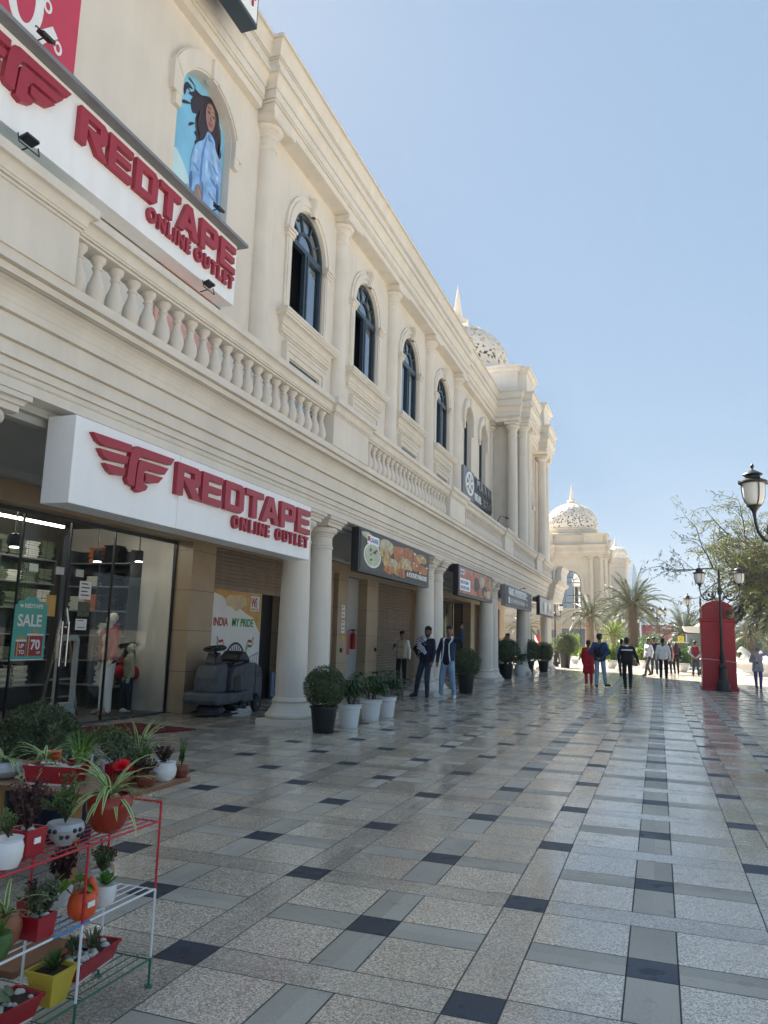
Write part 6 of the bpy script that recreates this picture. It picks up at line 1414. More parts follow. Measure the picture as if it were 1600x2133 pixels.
    if bottom: shell('trousers', leg('L', .008, .016)+leg('R', .008, .016)+[((-.075, 0, .96), (.075, 0, .96), .104*bulk, .104*bulk)], bottom, .02)
    if sleeve == 'none': shell('top', torso(.010)+coat_prims(coat), top)
    else:
        sl_ = dict(long=1., half=0.)[sleeve]
        if sleeve_m: shell('shirt_sleeves', arm('L', .013, sl_)+arm('R', .013, sl_), sleeve_m); shell('top', torso(.014)+coat_prims(coat), top)
        else: shell('top', torso(.010)+arm('L', .013, sl_)+arm('R', .013, sl_)+coat_prims(coat), top)
    for sd_ in 'LR':
        a = V['ank'+sd_]; t = (toes or {}).get(sd_, (0, .15, -.055)); tv = Vector(t)
        q = [(a+Vector((0, -.02, -.03)), a+tv*.6+Vector((0, 0, .0)), .044, .040), (a+tv*.6, a+tv, .040, .030)]
        v, f = surface(q, .011, .02); c = MB(); c.add([RZ @ Vector((p[0], p[1], max(p[2], .004))) for p in v], f, 0, True); c.build('shoe', shoe, P)
    hp = []
    if hair in ('short', 'cap', 'long', 'bun'):
        hp = [(h(0, -.03, 1.685), h(0, -.02, 1.690), .090, .086), (h(0, -.055, 1.65), h(0, -.055, 1.60), .070, .055), (h(-.03, .035, 1.725), h(.03, .035, 1.725), .045, .045)]
    if hair == 'long': hp += [(h(0, -.06, 1.62), up((0, -.12, 1.20)), .10, .115), (h(-.07, -.03, 1.62), up((-.13, -.06, 1.32)), .05, .07), (h(.07, -.03, 1.62), up((.13, -.06, 1.32)), .05, .07)]
    if hair == 'bun': hp += [(h(0, -.09, 1.58), h(0, -.11, 1.56), .05, .045), (h(-.06, -.02, 1.62), h(.06, -.02, 1.62), .04, .04)]
    if hp: shell('hair', hp, hairm, .02)
    if beard: shell('beard', [(h(-.035, .035, 1.565), h(.035, .035, 1.565), .034, .034), (h(0, .06, 1.545), h(0, .06, 1.54), .030, .026)], 'hair', .02)
    if extra: extra(P, V, RZ, h, shell, up)
    return P
def coat_prims(c):
    if not c: return []
    return [((-.10, 0, .96), (-.12-.03*c, 0, .96-c), .10, .10), ((.10, 0, .96), (.12+.03*c, 0, .96-c), .10, .10), ((-.1, 0, .96-c*.5), (.1, 0, .96-c*.5), .10, .10), ((-.12, 0, .96-c), (.12, 0, .96-c), .095, .095)]
def tubeobj(P, nm, pts, r_, m, RZ): b = MB(); b.tube([RZ @ Vector(p) for p in pts], r_, 8); return b.build(nm, m, P)
def phone_at(P, p, ax, RZ):
    b = MB(); T = RZ @ Matrix.Translation(p) @ ax; b.box(-.037, .037, -.004, .004, -.075, .075, 0, T)
    return b
PI = math.pi
# the pair taking a selfie -------------------------------------------------
def ex1(P, V, RZ, h, shell, up):
    v, f = surface([(up((.19, -.03, 1.44)), up((.06, .06, 1.44)), .09, .075), (up((.21, .0, 1.42)), up((-.04, .11, 1.12)), .105, .06), (up((.24, .02, 1.36)), up((.10, .12, 1.20)), .095, .07), (up((.22, -.02, 1.34)), up((.27, .0, 1.24)), .085, .06), (up((-.02, -.02, 1.48)), up((.06, .05, 1.42)), .05, .045)], .014, .05)
    q = MB(); q.add([RZ @ Vector(p) for p in v], f, 0, True); q.build('striped_scarf', 'c_stripes', P)
    b = MB(); b.box(-.13, -.05, .118, .126, 1.26, 1.33, 0, RZ @ Matrix.Translation((0, 0, 0))); b.build('chest_patch', 'c_white', P)
    shell('cap', [(h(0, -.02, 1.70), h(0, -.03, 1.70), .094, .09), (h(0, -.10, 1.60), h(0, -.09, 1.66), .04, .05)], 'c_black', .02)
p1 = person((-5.84, 19.95, 0), PI-.42, 1.84, 'man in dark sweatshirt with a striped scarf over one shoulder and hand on hip', 'c_navy', 'c_jeans_dark', 'shoe_black',
  dict(hipL=(-.09, 0, .92), kneeR=(.22, .02, .50), ankR=(.34, -.02, .08), kneeL=(-.09, .05, .49), ankL=(-.06, .0, .08), lean=(-.05, 0), elR=(.42, -.06, 1.20), wrR=(.20, .10, 1.06), elL=(-.26, .0, 1.13), wrL=(-.27, .08, .90), abs_arms=1), skin='skin_dark', headyaw=.35, beard=True, extra=ex1, hair='none', vox=.013, toes=dict(R=(.05, .14, -.055), L=(-.10, .13, -.055)))
def ex2(P, V, RZ, h, shell, up):
    shell('collar', [(up((-.02, -.06, 1.49)), up((-.12, .05, 1.43)), .032, .030), (up((.02, -.06, 1.49)), up((.12, .05, 1.43)), .032, .030), (up((-.12, .05, 1.43)), up((-.075, .13, 1.30)), .03, .018), (up((.12, .05, 1.43)), up((.075, .13, 1.30)), .03, .018), (up((-.05, -.07, 1.48)), up((.05, -.07, 1.48)), .03, .03)], 'c_white', .02)
    for x in (-.078, .070): tubeobj(P, 'jacket_edge', [up((x*1.0, .135, 1.31)), up((x*1.15, .132, 1.1)), (x*1.6, .118, .90)], .014, 'c_white', RZ)
    shell('tee', [(up((-.03, .055, 1.40)), up((.03, .055, 1.40)), .045, .045), (up((-.03, .062, 1.30)), (-.03, .050, .88), .075, .075), (up((.03, .062, 1.30)), (.03, .050, .88), .075, .075)], 'c_navy', .03)
    w_ = V['wrL']; b = phone_at(P, w_+Vector((-.02, .03, .13)), Matrix.Rotation(R(-20), 4, 'Y') @ Matrix.Rotation(R(-25), 4, 'X'), RZ); b.build('held_phone', 'phone', P)
p2 = person((-5.28, 20.12, 0), PI-.25, 1.88, 'man in a denim jacket with white collar raising a phone for a photo', 'c_denimjacket', 'c_jeans', 'shoe_white',
  dict(hipR=(.09, 0, .92), kneeR=(.15, .03, .50), ankR=(.19, .0, .08), kneeL=(-.14, .02, .49), ankL=(-.19, .0, .08), lean=(-.02, -.02), elL=(-.45, .12, 1.44), wrL=(-.50, .24, 1.69), elR=(.28, -.01, 1.13), wrR=(.27, .05, .88), abs_arms=1), headyaw=.35, headtilt=.1, extra=ex2, vox=.013, toes=dict(R=(.06, .14, -.055), L=(-.07, .14, -.055)), hand=dict(L=.8))
def ex3(P, V, RZ, h, shell, up):
    b = phone_at(P, V['wrR']+Vector((-.02, .05, .08)), Matrix.Rotation(R(50), 4, 'X'), RZ); b.build('held_phone', 'phone', P)
person((-7.95, 24.35, 0), PI-.05, 1.76, 'man in a cream knitted vest looking down at a phone in front of the shutter', 'c_cream', 'c_black', 'shoe_black',
  dict(kneeR=(.10, .07, .50), ankR=(.08, .08, .08), ankL=(-.08, -.10, .08), elR=(.30, .0, 1.14), wrR=(.19, .22, 1.20), elL=(-.25, -.02, 1.13), wrL=(-.27, .03, .88), abs_arms=1), sleeve_m='c_white', bulk=1.12, headtilt=-.3, extra=ex3)
def ex4(P, V, RZ, h, shell, up):
    b = phone_at(P, V['wrR']+Vector((-.05, -.02, .08)), Matrix.Rotation(R(80), 4, 'Z'), RZ); b.build('held_phone', 'phone', P)
person((-6.0, 32.75, 0), PI-.15, 1.84, 'man in a blue sweater talking on a phone behind a clipped ball shrub', 'c_blue', 'c_jeans_dark', 'shoe_black',
  dict(elR=(.31, .05, 1.18), wrR=(.13, .09, 1.50), elL=(-.26, .02, 1.14), wrL=(-.16, .16, 1.06), abs_arms=1), extra=ex4, headtilt=-.15)
# walkers seen from behind --------------------------------------------------
person((-2.47, 29.95, 0), .15, 1.64, 'woman in a long red tunic walking beside the man in blue', 'c_red', 'c_red', 'shoe_brown',
  dict(ankL=(-.10, -.08, .10), kneeL=(-.10, .0, .49), ankR=(.10, .10, .08), elL=(-.25, .02, 1.12), wrL=(-.22, .12, .90)), hair='bun', coat=.42, bulk=1.05)
def ex6(P, V, RZ, h, shell, up):
    shell('sling_bag', [(up((-.10, -.16, 1.16)), up((.02, -.18, 1.08)), .085, .10), ((-.08, -.17, 1.05), (.03, -.17, 1.02), .08, .07)], 'c_black', .04)
    tubeobj(P, 'strap', [up((.15, .02, 1.48)), up((.12, -.10, 1.43)), up((0, -.145, 1.25)), up((-.10, -.15, 1.15))], .016, 'c_black', RZ)
person((-1.98, 28.75, 0), -.05, 1.88, 'man in blue jacket and pale jeans with a black sling bag, hands clasped behind', 'c_blue', 'c_jeans', 'shoe_black',
  dict(ankL=(-.12, .02, .08), kneeR=(.12, .10, .49), ankR=(.17, .10, .10), elL=(-.30, -.10, 1.14), wrL=(-.08, -.19, .98), elR=(.30, -.10, 1.14), wrR=(.06, -.19, .97), abs_arms=1), bulk=1.15, extra=ex6, toes=dict(R=(.12, .10, -.04)), headyaw=-.35)
def ex7(P, V, RZ, h, shell, up):
    b = MB(); T = RZ
    n = 9; vs = []; fs = []
    for i in range(n):
        a = R(-62+124*i/(n-1)); x = .205*math.sin(a)*1.05; y = -.128*math.cos(a)-.012
        vs += [T @ Vector((x, y, 1.355)), T @ Vector((x, y-.002, 1.315)), T @ Vector((x, y+.03, 1.315)), T @ Vector((x, y+.03, 1.355))]
    for i in range(n-1):
        for q in range(4): fs.append((i*4+q, i*4+(q+1) % 4, (i+1)*4+(q+1) % 4, (i+1)*4+q))
    b.add(vs, fs, 0, True); b.build('sweater_stripe', 'c_white', P)
    shell('shirt_collar', [(up((-.035, -.055, 1.485)), up((.035, -.055, 1.485)), .030, .030)], 'c_white', .02)
person((-1.04, 28.35, 0), .03, 1.76, 'man in a black sweater with a white stripe across the shoulders', 'c_black', 'c_black', 'shoe_black',
  dict(ankL=(-.07, .04, .08), ankR=(.09, -.04, .08), elR=(.30, -.02, 1.14), wrR=(.37, .04, .93), elL=(-.28, .0, 1.14), wrL=(-.28, .08, .92)), bulk=1.12, extra=ex7, skin='skin_dark')
person((-1.60, 37.55, 0), -.1, 1.74, 'man in a pale grey-green shirt partly behind the black sweater', 'c_palegreen', 'c_olive', 'shoe_white', dict(ankL=(-.08, .12, .08), ankR=(.08, -.10, .09)))
person((-.48, 41.15, 0), PI-.9, 1.84, 'man in a white shirt turned sideways towards the others', 'c_white', 'c_olive', 'shoe_black', dict(ankL=(-.10, .28, .08), kneeL=(-.1, .18, .5), ankR=(.10, -.18, .10), elL=(-.26, -.04, 1.13), wrL=(-.24, .0, .88)), skin='skin_dark', headyaw=.3)
person((-.22, 43.4, 0), -.1, 1.94, 'man in a dark navy jacket and jeans behind the white-shirted man', 'c_navy', 'c_jeans_dark', 'shoe_black', dict(ankR=(.12, -.12, .09)))
person((.18, 36.4, 0), .02, 1.84, 'man in a white shirt and black trousers walking away mid-stride', 'c_white', 'c_black', 'shoe_white', dict(kneeL=(-.10, .05, .5), ankL=(-.11, -.16, .12), ankR=(.11, .12, .08), elR=(.25, -.03, 1.14), wrR=(.27, .03, .88), elL=(-.26, -.03, 1.14), wrL=(-.28, .05, .88)), bulk=1.05, toes=dict(L=(0, .13, -.085)), skin='skin_dark')
def ex12(P, V, RZ, h, shell, up):
    shell('handbag', [((-.38, .05, .66), (-.22, .05, .66), .07, .07), ((-.36, .05, .60), (-.24, .05, .60), .08, .08)], 'c_darkred', .03)
    tubeobj(P, 'bag_strap', [(-.36, .05, .72), (-.27, .05, .86), (-.22, .05, .72)], .01, 'c_darkred', RZ)
person((.86, 44.8, 0), .1, 1.68, 'woman with long dark reddish hair and black clothes holding a dark red bag', 'c_black', 'c_black', 'shoe_brown', dict(ankL=(-.06, .02, .08), elL=(-.26, 0, 1.13), wrL=(-.29, .06, .88)), hair='long', hairm='hair_red', extra=ex12)
person((.50, 44.3, 0), .3, 1.66, 'woman in dark clothes with pale sleeves between the white shirt and the long-haired woman', 'c_black', 'c_black', 'shoe_brown', {}, sleeve_m='c_pink', hair='long')
person((1.80, 43.8, 0), .0, 1.80, 'man in a red vest standing with hands clasped behind his back', 'c_darkred', 'c_jeans_dark', 'shoe_black',
  dict(ankL=(-.13, .0, .08), ankR=(.13, .0, .08), elL=(-.29, -.10, 1.14), wrL=(-.06, -.18, .93), elR=(.29, -.10, 1.14), wrR=(.06, -.18, .93), abs_arms=1), sleeve_m='c_grey', bulk=1.05)
def ex15(P, V, RZ, h, shell, up):
    shell('headscarf', [(h(0, -.035, 1.665), h(0, -.03, 1.64), .107, .105), (h(-.075, .0, 1.60), h(.075, .0, 1.60), .045, .045), (h(0, .03, 1.525), up((0, .06, 1.40)), .065, .09), (up((-.10, .05, 1.40)), up((.12, .06, 1.38)), .08, .08), (up((.08, .13, 1.36)), (.08, .15, .92), .05, .045)], 'c_scarf', .04)
person((3.55, 32.9, 0), PI+.05, 1.58, 'woman in a grey headscarf and coat walking with one hand shading her head', 'c_grey', 'c_lilac', 'shoe_black',
  dict(ankL=(-.07, .10, .08), ankR=(.07, -.06, .08), elL=(-.36, .06, 1.46), wrL=(-.13, .12, 1.66), elR=(.28, -.01, 1.14), wrR=(.10, .18, 1.10), abs_arms=1), hair='none', coat=.18, bulk=1.15, extra=ex15)
person((-6.55, 54.6, 0), PI-.6, 1.84, 'distant man in dark clothes raising a phone beyond the last column', 'c_black', 'c_black', 'shoe_black', dict(elL=(-.34, .14, 1.40), wrL=(-.30, .34, 1.52), abs_arms=1, elR=(.25, -.02, 1.13), wrR=(.25, .05, .88)))
person((-3.3, 52.5, 0), .4, 1.62, 'distant person in a white top just left of the woman in red', 'c_white', 'c_pink', 'shoe_white', {})
# ------------------------------------------------------------------ shop mannequins
def exm(P, V, RZ, h, shell, up):
    shell('jacket', [(up((-.17, -.01, 1.40)), up((.17, -.01, 1.40)), .09, .09), ((-.14, .02, 1.36), (-.13, .02, .98), .115, .115), ((.14, .02, 1.36), (.13, .02, .98), .115, .115), ((-.12, -.06, 1.36), (.12, -.06, 1.02), .08, .08), ((.12, -.06, 1.36), (-.12, -.06, 1.02), .08, .08), (V['shL'], V['elL'], .066, .060), (V['elL'], V['elL'].lerp(V['wrL'], .9), .06, .05), (V['shR'], V['elR'], .066, .060), (V['elR'], V['elR'].lerp(V['wrR'], .9), .06, .05), ((-.07, -.05, 1.52), (.07, -.05, 1.52), .05, .05)], 'c_displayred', .02)
person((-9.42, 11.72, .02), PI-.5, 1.84, 'white adult mannequin in an open red jacket and white jeans behind the glass', 'c_cream', 'c_white', 'shoe_brown', dict(ankL=(-.12, .0, .08), ankR=(.10, .03, .08), elL=(-.30, .02, 1.14), wrL=(-.36, .12, .94)), skin='mannequin', hair='none', face=False, extra=exm, name='mannequin', cat='mannequin', bulk=.9)
person((-9.45, 12.36, .02), PI-.7, 1.28, 'white child mannequin in a cream hooded top and dark jeans behind the glass', 'c_cream', 'c_jeans_dark', 'shoe_white', {}, skin='mannequin', hair='none', face=False, name='mannequin', cat='mannequin', bulk=1.1,
  extra=lambda P, V, RZ, h, shell, up: shell('hood', [(h(0, -.06, 1.66), h(0, -.05, 1.60), .09, .085), (up((-.08, -.03, 1.46)), up((.08, -.03, 1.46)), .055, .055)], 'c_cream', .03))
b = MB(); r_ = random.Random(2)
v, f = surface([((-9.75, 12.45, .75), (-9.7, 12.75, .72), .13, .15), ((-9.75, 12.5, .95), (-9.72, 12.6, 1.1), .05, .03)], .02, .05); b.add(v, f, 0, True); tag(b.build('clothes_bag', 'c_red'), 'red bag of garments behind the child mannequin', 'bag')
# ------------------------------------------------------------------ street furniture
def curl(c, r0_, r1_, a0, a1, n=18):
    return [(c[0]+(r0_+(r1_-r0_)*i/n)*math.cos(a0+(a1-a0)*i/n), c[1]+(r0_+(r1_-r0_)*i/n)*math.sin(a0+(a1-a0)*i/n)) for i in range(n+1)]
def lantern(P, T):
    """lantern, bottom of its stem at the local origin"""
    b = MB(); b.lathe([(.03, 0), (.035, .06), (.05, .10), (.09, .16), (.13, .19), (.135, .20), (.10, .205)], (0, 0, 0), 20, T=T)
    b.lathe([(.175, .60), (.235, .60), (.25, .615), (.245, .64), (.17, .68), (.13, .70), (.125, .735), (.15, .75), (.175, .765), (.16, .785), (.10, .82), (.05, .85), (.02, .865), (.015, .885), (.03, .905), (.034, .93), (.02, .96), (.0, .985)], (0, 0, 0), 24, T=T)
    for k in range(4):
        a = k*PI/2+.35; c_, s_ = math.cos(a), math.sin(a)
        b.tube([T @ Vector((r_*c_, r_*s_, z)) for r_, z in ((.11, .20), (.165, .26), (.20, .36), (.212, .48), (.215, .60), (.235, .64), (.262, .645), (.268, .615), (.252, .595))], .009, 5)
    l_ = b.build('lantern', 'iron', P)
    b = MB(); b.lathe([(.10, .205), (.135, .23), (.17, .30), (.187, .40), (.195, .50), (.195, .598)], (0, 0, 0), 24, T=T, cap=False); b.build('glass_bowl', 'frost', l_)
def street_lamp(loc, label, arms, H=4.4, rz=0., grp='cast iron street lamps along the promenade', sc=1., skip=()):
    P = thing('street_lamp', loc, label, 'street lamp', grp)
    W = Matrix.Translation(loc) @ Matrix.Rotation(rz, 4, 'Z') @ Matrix.Scale(sc, 4)
    b = MB(); b.box(-.26, .26, -.26, .26, 0, .03, 0, W)
    b.lathe([(.235, .03), (.235, .06), (.215, .14), (.20, .30), (.185, .33), (.155, .36), (.145, .40), (.135, .78), (.15, .80), (.155, .83), (.12, .87), (.085, .93), (.075, 1.0), (.085, 1.02), (.105, 1.10), (.10, 1.18), (.075, 1.26), (.07, 1.30), (.08, 1.32), (.08, 1.345), (.062, 1.36)], (0, 0, 0), 16, T=W); b.build('base', 'iron', P)
    b = MB(); b.lathe([(.062, 1.36), (.052, 2.1), (.065, 2.11), (.065, 2.14), (.05, 2.16), (.046, 2.8), (.042, 3.35), (.075, 3.38), (.08, 3.42), (.06, 3.48), (.09, 3.56), (.085, 3.60), (.05, 3.63), (.045, 3.66), (.042, 4.05), (.055, 4.07), (.045, 4.10), (.03, 4.2), (.0, 4.32)], (0, 0, 0), 16, T=W); b.build('pole', 'iron', P)
    for k, a in enumerate(arms):
        A = W @ Matrix.Rotation(R(a), 4, 'Z'); b = MB()
        def t2(pts): return [A @ Vector((x, 0, z)) for x, z in pts]
        b.tube(t2([(.06, 3.50), (.13, 3.44), (.15, 3.33), (.24, 3.21), (.38, 3.15), (.52, 3.20), (.61, 3.33), (.645, 3.50), (.65, 3.60)]), [.02, .022, .022, .024, .026, .026, .024, .022, .026], 7)
        b.tube(t2(curl((.34, 3.36), .17, .03, R(-120), R(430), 26)), .013, 6)
        b.ell(tuple(A @ Vector((.36, 0, 3.37))), (.035, .035, .045), 8)
        b.tube(t2(curl((.20, 3.42), .08, .02, R(200), R(-130), 12)), .011, 5); b.tube(t2([(.48, 3.30), (.53, 3.38), (.49, 3.43), (.45, 3.40)]), .010, 5)
        b.build('bracket_arm', 'iron', P); lantern(P, A @ Matrix.Translation((.65, 0, 3.58)) @ Matrix.Scale(.87, 4))
    return P
LX = 2.10
street_lamp((LX, 29.75, 0), 'black two-armed street lamp standing in front of the red phone box', (0, 180))
street_lamp((LX+.03, 13.15, 0), 'nearest street lamp, only its left lantern and arm inside the picture', (0, 180))
street_lamp((LX+.15, 46.2, 0), 'street lamp behind the red phone box, its left lantern showing beside the box', (0, 180))
street_lamp((-.05, 75, 0), 'tall street lamp with a cluster of lanterns in the middle distance', (20, 70, 120, 200, 290), sc=1.13)
street_lamp((-6.15, 50.0, 0), 'slim street lamp at the end of the arcade beside the last columns', (60, 180), sc=.93)
street_lamp((-2.1, 66, 0), 'street lamp half hidden by the trunk of the big date palm', (0, 45, 180), sc=.86)
street_lamp((-6.6, 72, 0), 'street lamp in front of the far building left of the small palm', (0, 90, 180), sc=.95)
street_lamp((1.55, 96, 0), 'distant street lamp left of the pale awning', (0, 90, 180), sc=.95)
street_lamp((.15, 98, 0), 'distant street lamp below the five-lantern one', (0, 60, 180), sc=.9)
street_lamp((2.6, 82, 0), 'distant street lamp next to the pale awning', (0, 180), sc=.85)
# --- telephone box
B_ = thing('phone_box', (2.0, 30.6, 0), 'red telephone box seen from its solid back, weathered paint', 'phone box')
x0, x1, y0, y1 = 1.46, 2.58, 30.15, 31.15
b = MB(); rect_sweep(b, [(.05, 0), (.05, .10), (.02, .13), (.02, .14)], x0, x1, y0, y1); b.build('plinth', 'red', B_)
b = MB(); b.box(x0, x1, y0, y1, .14, 2.42); b.build('cabinet', 'red', B_, bevel=.012)
b = MB(); b.box(x0+.12, x1-.12, y0-.012, y0-.001, .3, 2.3); 
b = MB(); rect_sweep(b, [(.0, 2.40), (.045, 2.43), (.05, 2.50), (.02, 2.53)], x0, x1, y0, y1); b.build('lower_cornice', 'red', B_)
b = MB(); b.box(x0+.05, x1-.05, y0+.03, y1-.03, 2.53, 2.92); b.box(x0+.04, x1-.04, y0+.02, y0+.0295, 2.68, 2.70); b.build('fascia', 'red', B_, bevel=.008)
lp = [(x0+.05, 2.92)]+[(x0+.05+(x1-x0-.1)*i/14, 2.92+.20*math.sin(PI*i/14)**.85) for i in range(1, 14)]+[(x1-.05, 2.92)]
b = MB(); b.prism(lp, y0+.03, y1-.03, 'Y'); 
for (a, za), (c_, zc) in zip(lp[:-1], lp[1:]): b.prism([(a, za), (c_, zc), (c_, zc+.05), (a, za+.05)], y0-.01, y1+.01, 'Y')
mat('pink_sunlit', (.62, .14, .14), .5, .25, 8)  # paler pink: sunlight on the roof put into its colour
b.build('domed_roof', 'red', B_)
b = MB()
for (a, za), (c_, zc) in zip(lp[:-1], lp[1:]): b.prism([(a, za+.0505), (c_, zc+.0505), (c_, zc+.056), (a, za+.056)], y0-.005, y1+.005, 'Y')
b.build('roof_top', 'pink_sunlit', B_)
for xx in (x0-.004, x1+.004):
    pass
b = MB(); b.tube([(2.0-.11+.085*math.cos(t*PI/8)+.06, y0-.02, 2.15+.085*math.sin(t*PI/8)) for t in range(17)], .012, 6); b.build('ring_handle', 'red_dark', B_)
r_ = random.Random(4); b = MB()
for i in range(16):
    z = r_.uniform(.3, 2.35); sd_ = r_.choice((x0+.004, x1-.016)); b.box(sd_, sd_+.012, y0-.0035, y0-.001, z, z+r_.uniform(.01, .05))
b.build('paint_chips', 'c_pink', B_)
T_ = MB(); n = 34
for i in range(n):
    u = x0-.02+(x1-x0+.04)*i/n; z = 1.10-.10*(i/n)**1.3+.004*math.sin(i)
    T_.box(u, u+(x1-x0)/n*.98, y0-.016, y0-.006, z-.014, z+.014, i % 2)
tag(T_.build('barrier_tape', ['tape_white', 'red']), 'red and white striped tape stretched round the phone box', 'tape')
N_ = thing('hanging_planter', (2.42, 29.95, 2.55), 'brown coconut basket with dry grass hung on the lamp and phone box', 'planter')
b = MB(); b.lathe([(0, 0), (.08, .02), (.13, .09), (.145, .16), (.13, .155), (0, .14)], (2.44, 29.98, 2.52), 18); b.build('basket', 'trunk_pale', N_)
b = MB(); b.tube([(2.12, 29.78, 2.66), (2.30, 29.85, 2.74), (2.44, 29.98, 2.68)], .01, 5); b.build('hook', 'iron', N_)
b = MB(); g_spider(b, Vector((2.44, 29.98, 2.66)), random.Random(3), 46, .42, .012, 1.25); b.build('foliage', ['leaf_dry', 'leaf_dry'], N_)
# ------------------------------------------------------------------ trees
def date_palm(loc, label, seed, trunk_h, L_, nf=46, r_t=.22, leaf='leaf_date', droop=.16, nl=34, sc_l=1., trunk='trunk', grp='date palms along the promenade', kind='palm', wl=.020, lean=0.):
    r_ = random.Random(seed); P = thing('palm_tree', loc, label, 'palm tree', grp); b = MB(); x, y, z = loc
    pr = []; k = int(trunk_h/.11)
    for i in range(k):
        t = i/k; rr = r_t*(1.15-.25*t+.18*max(0, t-.8)*5*.3); pr += [(rr, i*.11), (rr*1.13, i*.11+.07), (rr*.98, i*.11+.1)]
    b.lathe(pr, (x, y, z), 14)
    for i in range(int(k*7)):
        zz = r_.uniform(.05, 1)*trunk_h; a = r_.uniform(0, 6.28); d = Vector((math.cos(a), math.sin(a), .9)).normalized(); p = Vector((x+r_t*math.cos(a), y+r_t*math.sin(a), z+zz)); e = d.cross(Vector((0, 0, 1))).normalized()
        b.add([p-e*.05, p+e*.05, p+d*.13+e*.02, p+d*.13-e*.02], [(0, 1, 2, 3)])
    b.build('trunk', trunk, P)
    b = MB(); c = Vector((x+lean, y, z+trunk_h))
    for i in range(nf):
        a = i*2.39996+r_.uniform(-.2, .2); el = R(82)-R(105)*(i/nf)**1.15+r_.uniform(-.1, .1); L1 = L_*r_.uniform(.82, 1.08)
        v = Vector((math.cos(a)*math.cos(el), math.sin(a)*math.cos(el), math.sin(el))); q = c+Vector((math.cos(a), math.sin(a), 0))*r_t*.5; pts = []; n = 9
        for j in range(n+1): pts.append(q.copy()); q = q+v*L1/n; v = (v+Vector((0, 0, -droop*(.5+j/n)))).normalized()
        b.tube(pts, [.022*(1-j/(n+1))+.004 for j in range(n+1)], 4, 1, cap=False)
        for j in range(nl):
            t = (j+.5)/nl*.93+.07; f_ = t*n; i0 = min(int(f_), n-1); p = pts[i0].lerp(pts[i0+1], f_-i0); d = (pts[i0+1]-pts[i0]).normalized(); s_ = d.cross(Vector((0, 0, 1)))
            if s_.length < .1: s_ = Vector((1, 0, 0))
            s_.normalize(); u = s_.cross(d)
            ll = L1*.20*math.sin(PI*min(1, t*.85+.12))*sc_l*r_.uniform(.85, 1.1)
            for sg in (-1, 1):
                w_ = (s_*sg*.85+d*.75+u*r_.uniform(-.05, .45)).normalized(); e = d.cross(w_).normalized().lerp(d, .5).normalized()
                b.add([p-e*wl*.5, p+w_*ll*.5-e*wl*.6+Vector((0, 0, 0)), p+w_*ll+Vector((0, 0, -ll*.18)), p+w_*ll*.5+e*wl*.6, p+e*wl*.5], [(0, 1, 2, 3, 4)], 0, False)
    b.build('crown', [leaf, 'leaf_dry'], P); return P
date_palm((-1.75, 60, 0), 'big date palm with a thick scaly trunk in the middle distance', 1, 4.3, 3.0, 56, .34, nl=44, trunk='trunk')
date_palm((-5.0, 62, 0), 'smaller date palm with drooping yellow-tinged fronds left of the big one', 2, 3.6, 2.2, 34, .30, 'leaf_date', .22, trunk='trunk_pale')
date_palm((-3.0, 57, 0), 'short palm with bright green fan of leaves between the two date palms', 3, 2.1, 1.25, 36, .15, 'leaf_bright', .12, 22, 1.3, 'trunk_pale')
date_palm((2.0, 66, 0), 'round-crowned date palm left of the red phone box', 4, 2.5, 2.6, 60, .3, 'leaf_date', .15, 36)
date_palm((-3.9, 84, 0), 'date palm behind the bright short palm', 5, 4.5, 2.8, 40, .3, droop=.2)
date_palm((-2.6, 92, 0), 'date palm right behind the five-lantern lamp', 6, 4.6, 2.8, 40, .3, droop=.2)
date_palm((-1.9, 75, 0), 'date palm seen just right of the big palm trunk', 9, 3.8, 2.2, 36, .3, droop=.2)
date_palm((5.1, 50, 0), 'small date palm with drooping fronds right of the phone box', 7, 2.2, 2.2, 34, .25, droop=.24)
date_palm((4.75, 35.2, 0), 'large dark date palm filling the right edge of the picture', 8, 3.55, 2.5, 130, .30, 'leaf_datedark', .20, 46, 1.1, wl=.026, lean=.0)
date_palm((6.1, 41, 0), 'dark date palm behind the large one at the right edge', 10, 4.0, 2.8, 80, .30, 'leaf_datedark', .20, 40, 1.1, wl=.026)
date_palm((-10.4, 64, 0), 'date palm seen between the last columns', 12, 2.6, 1.6, 30, .22)
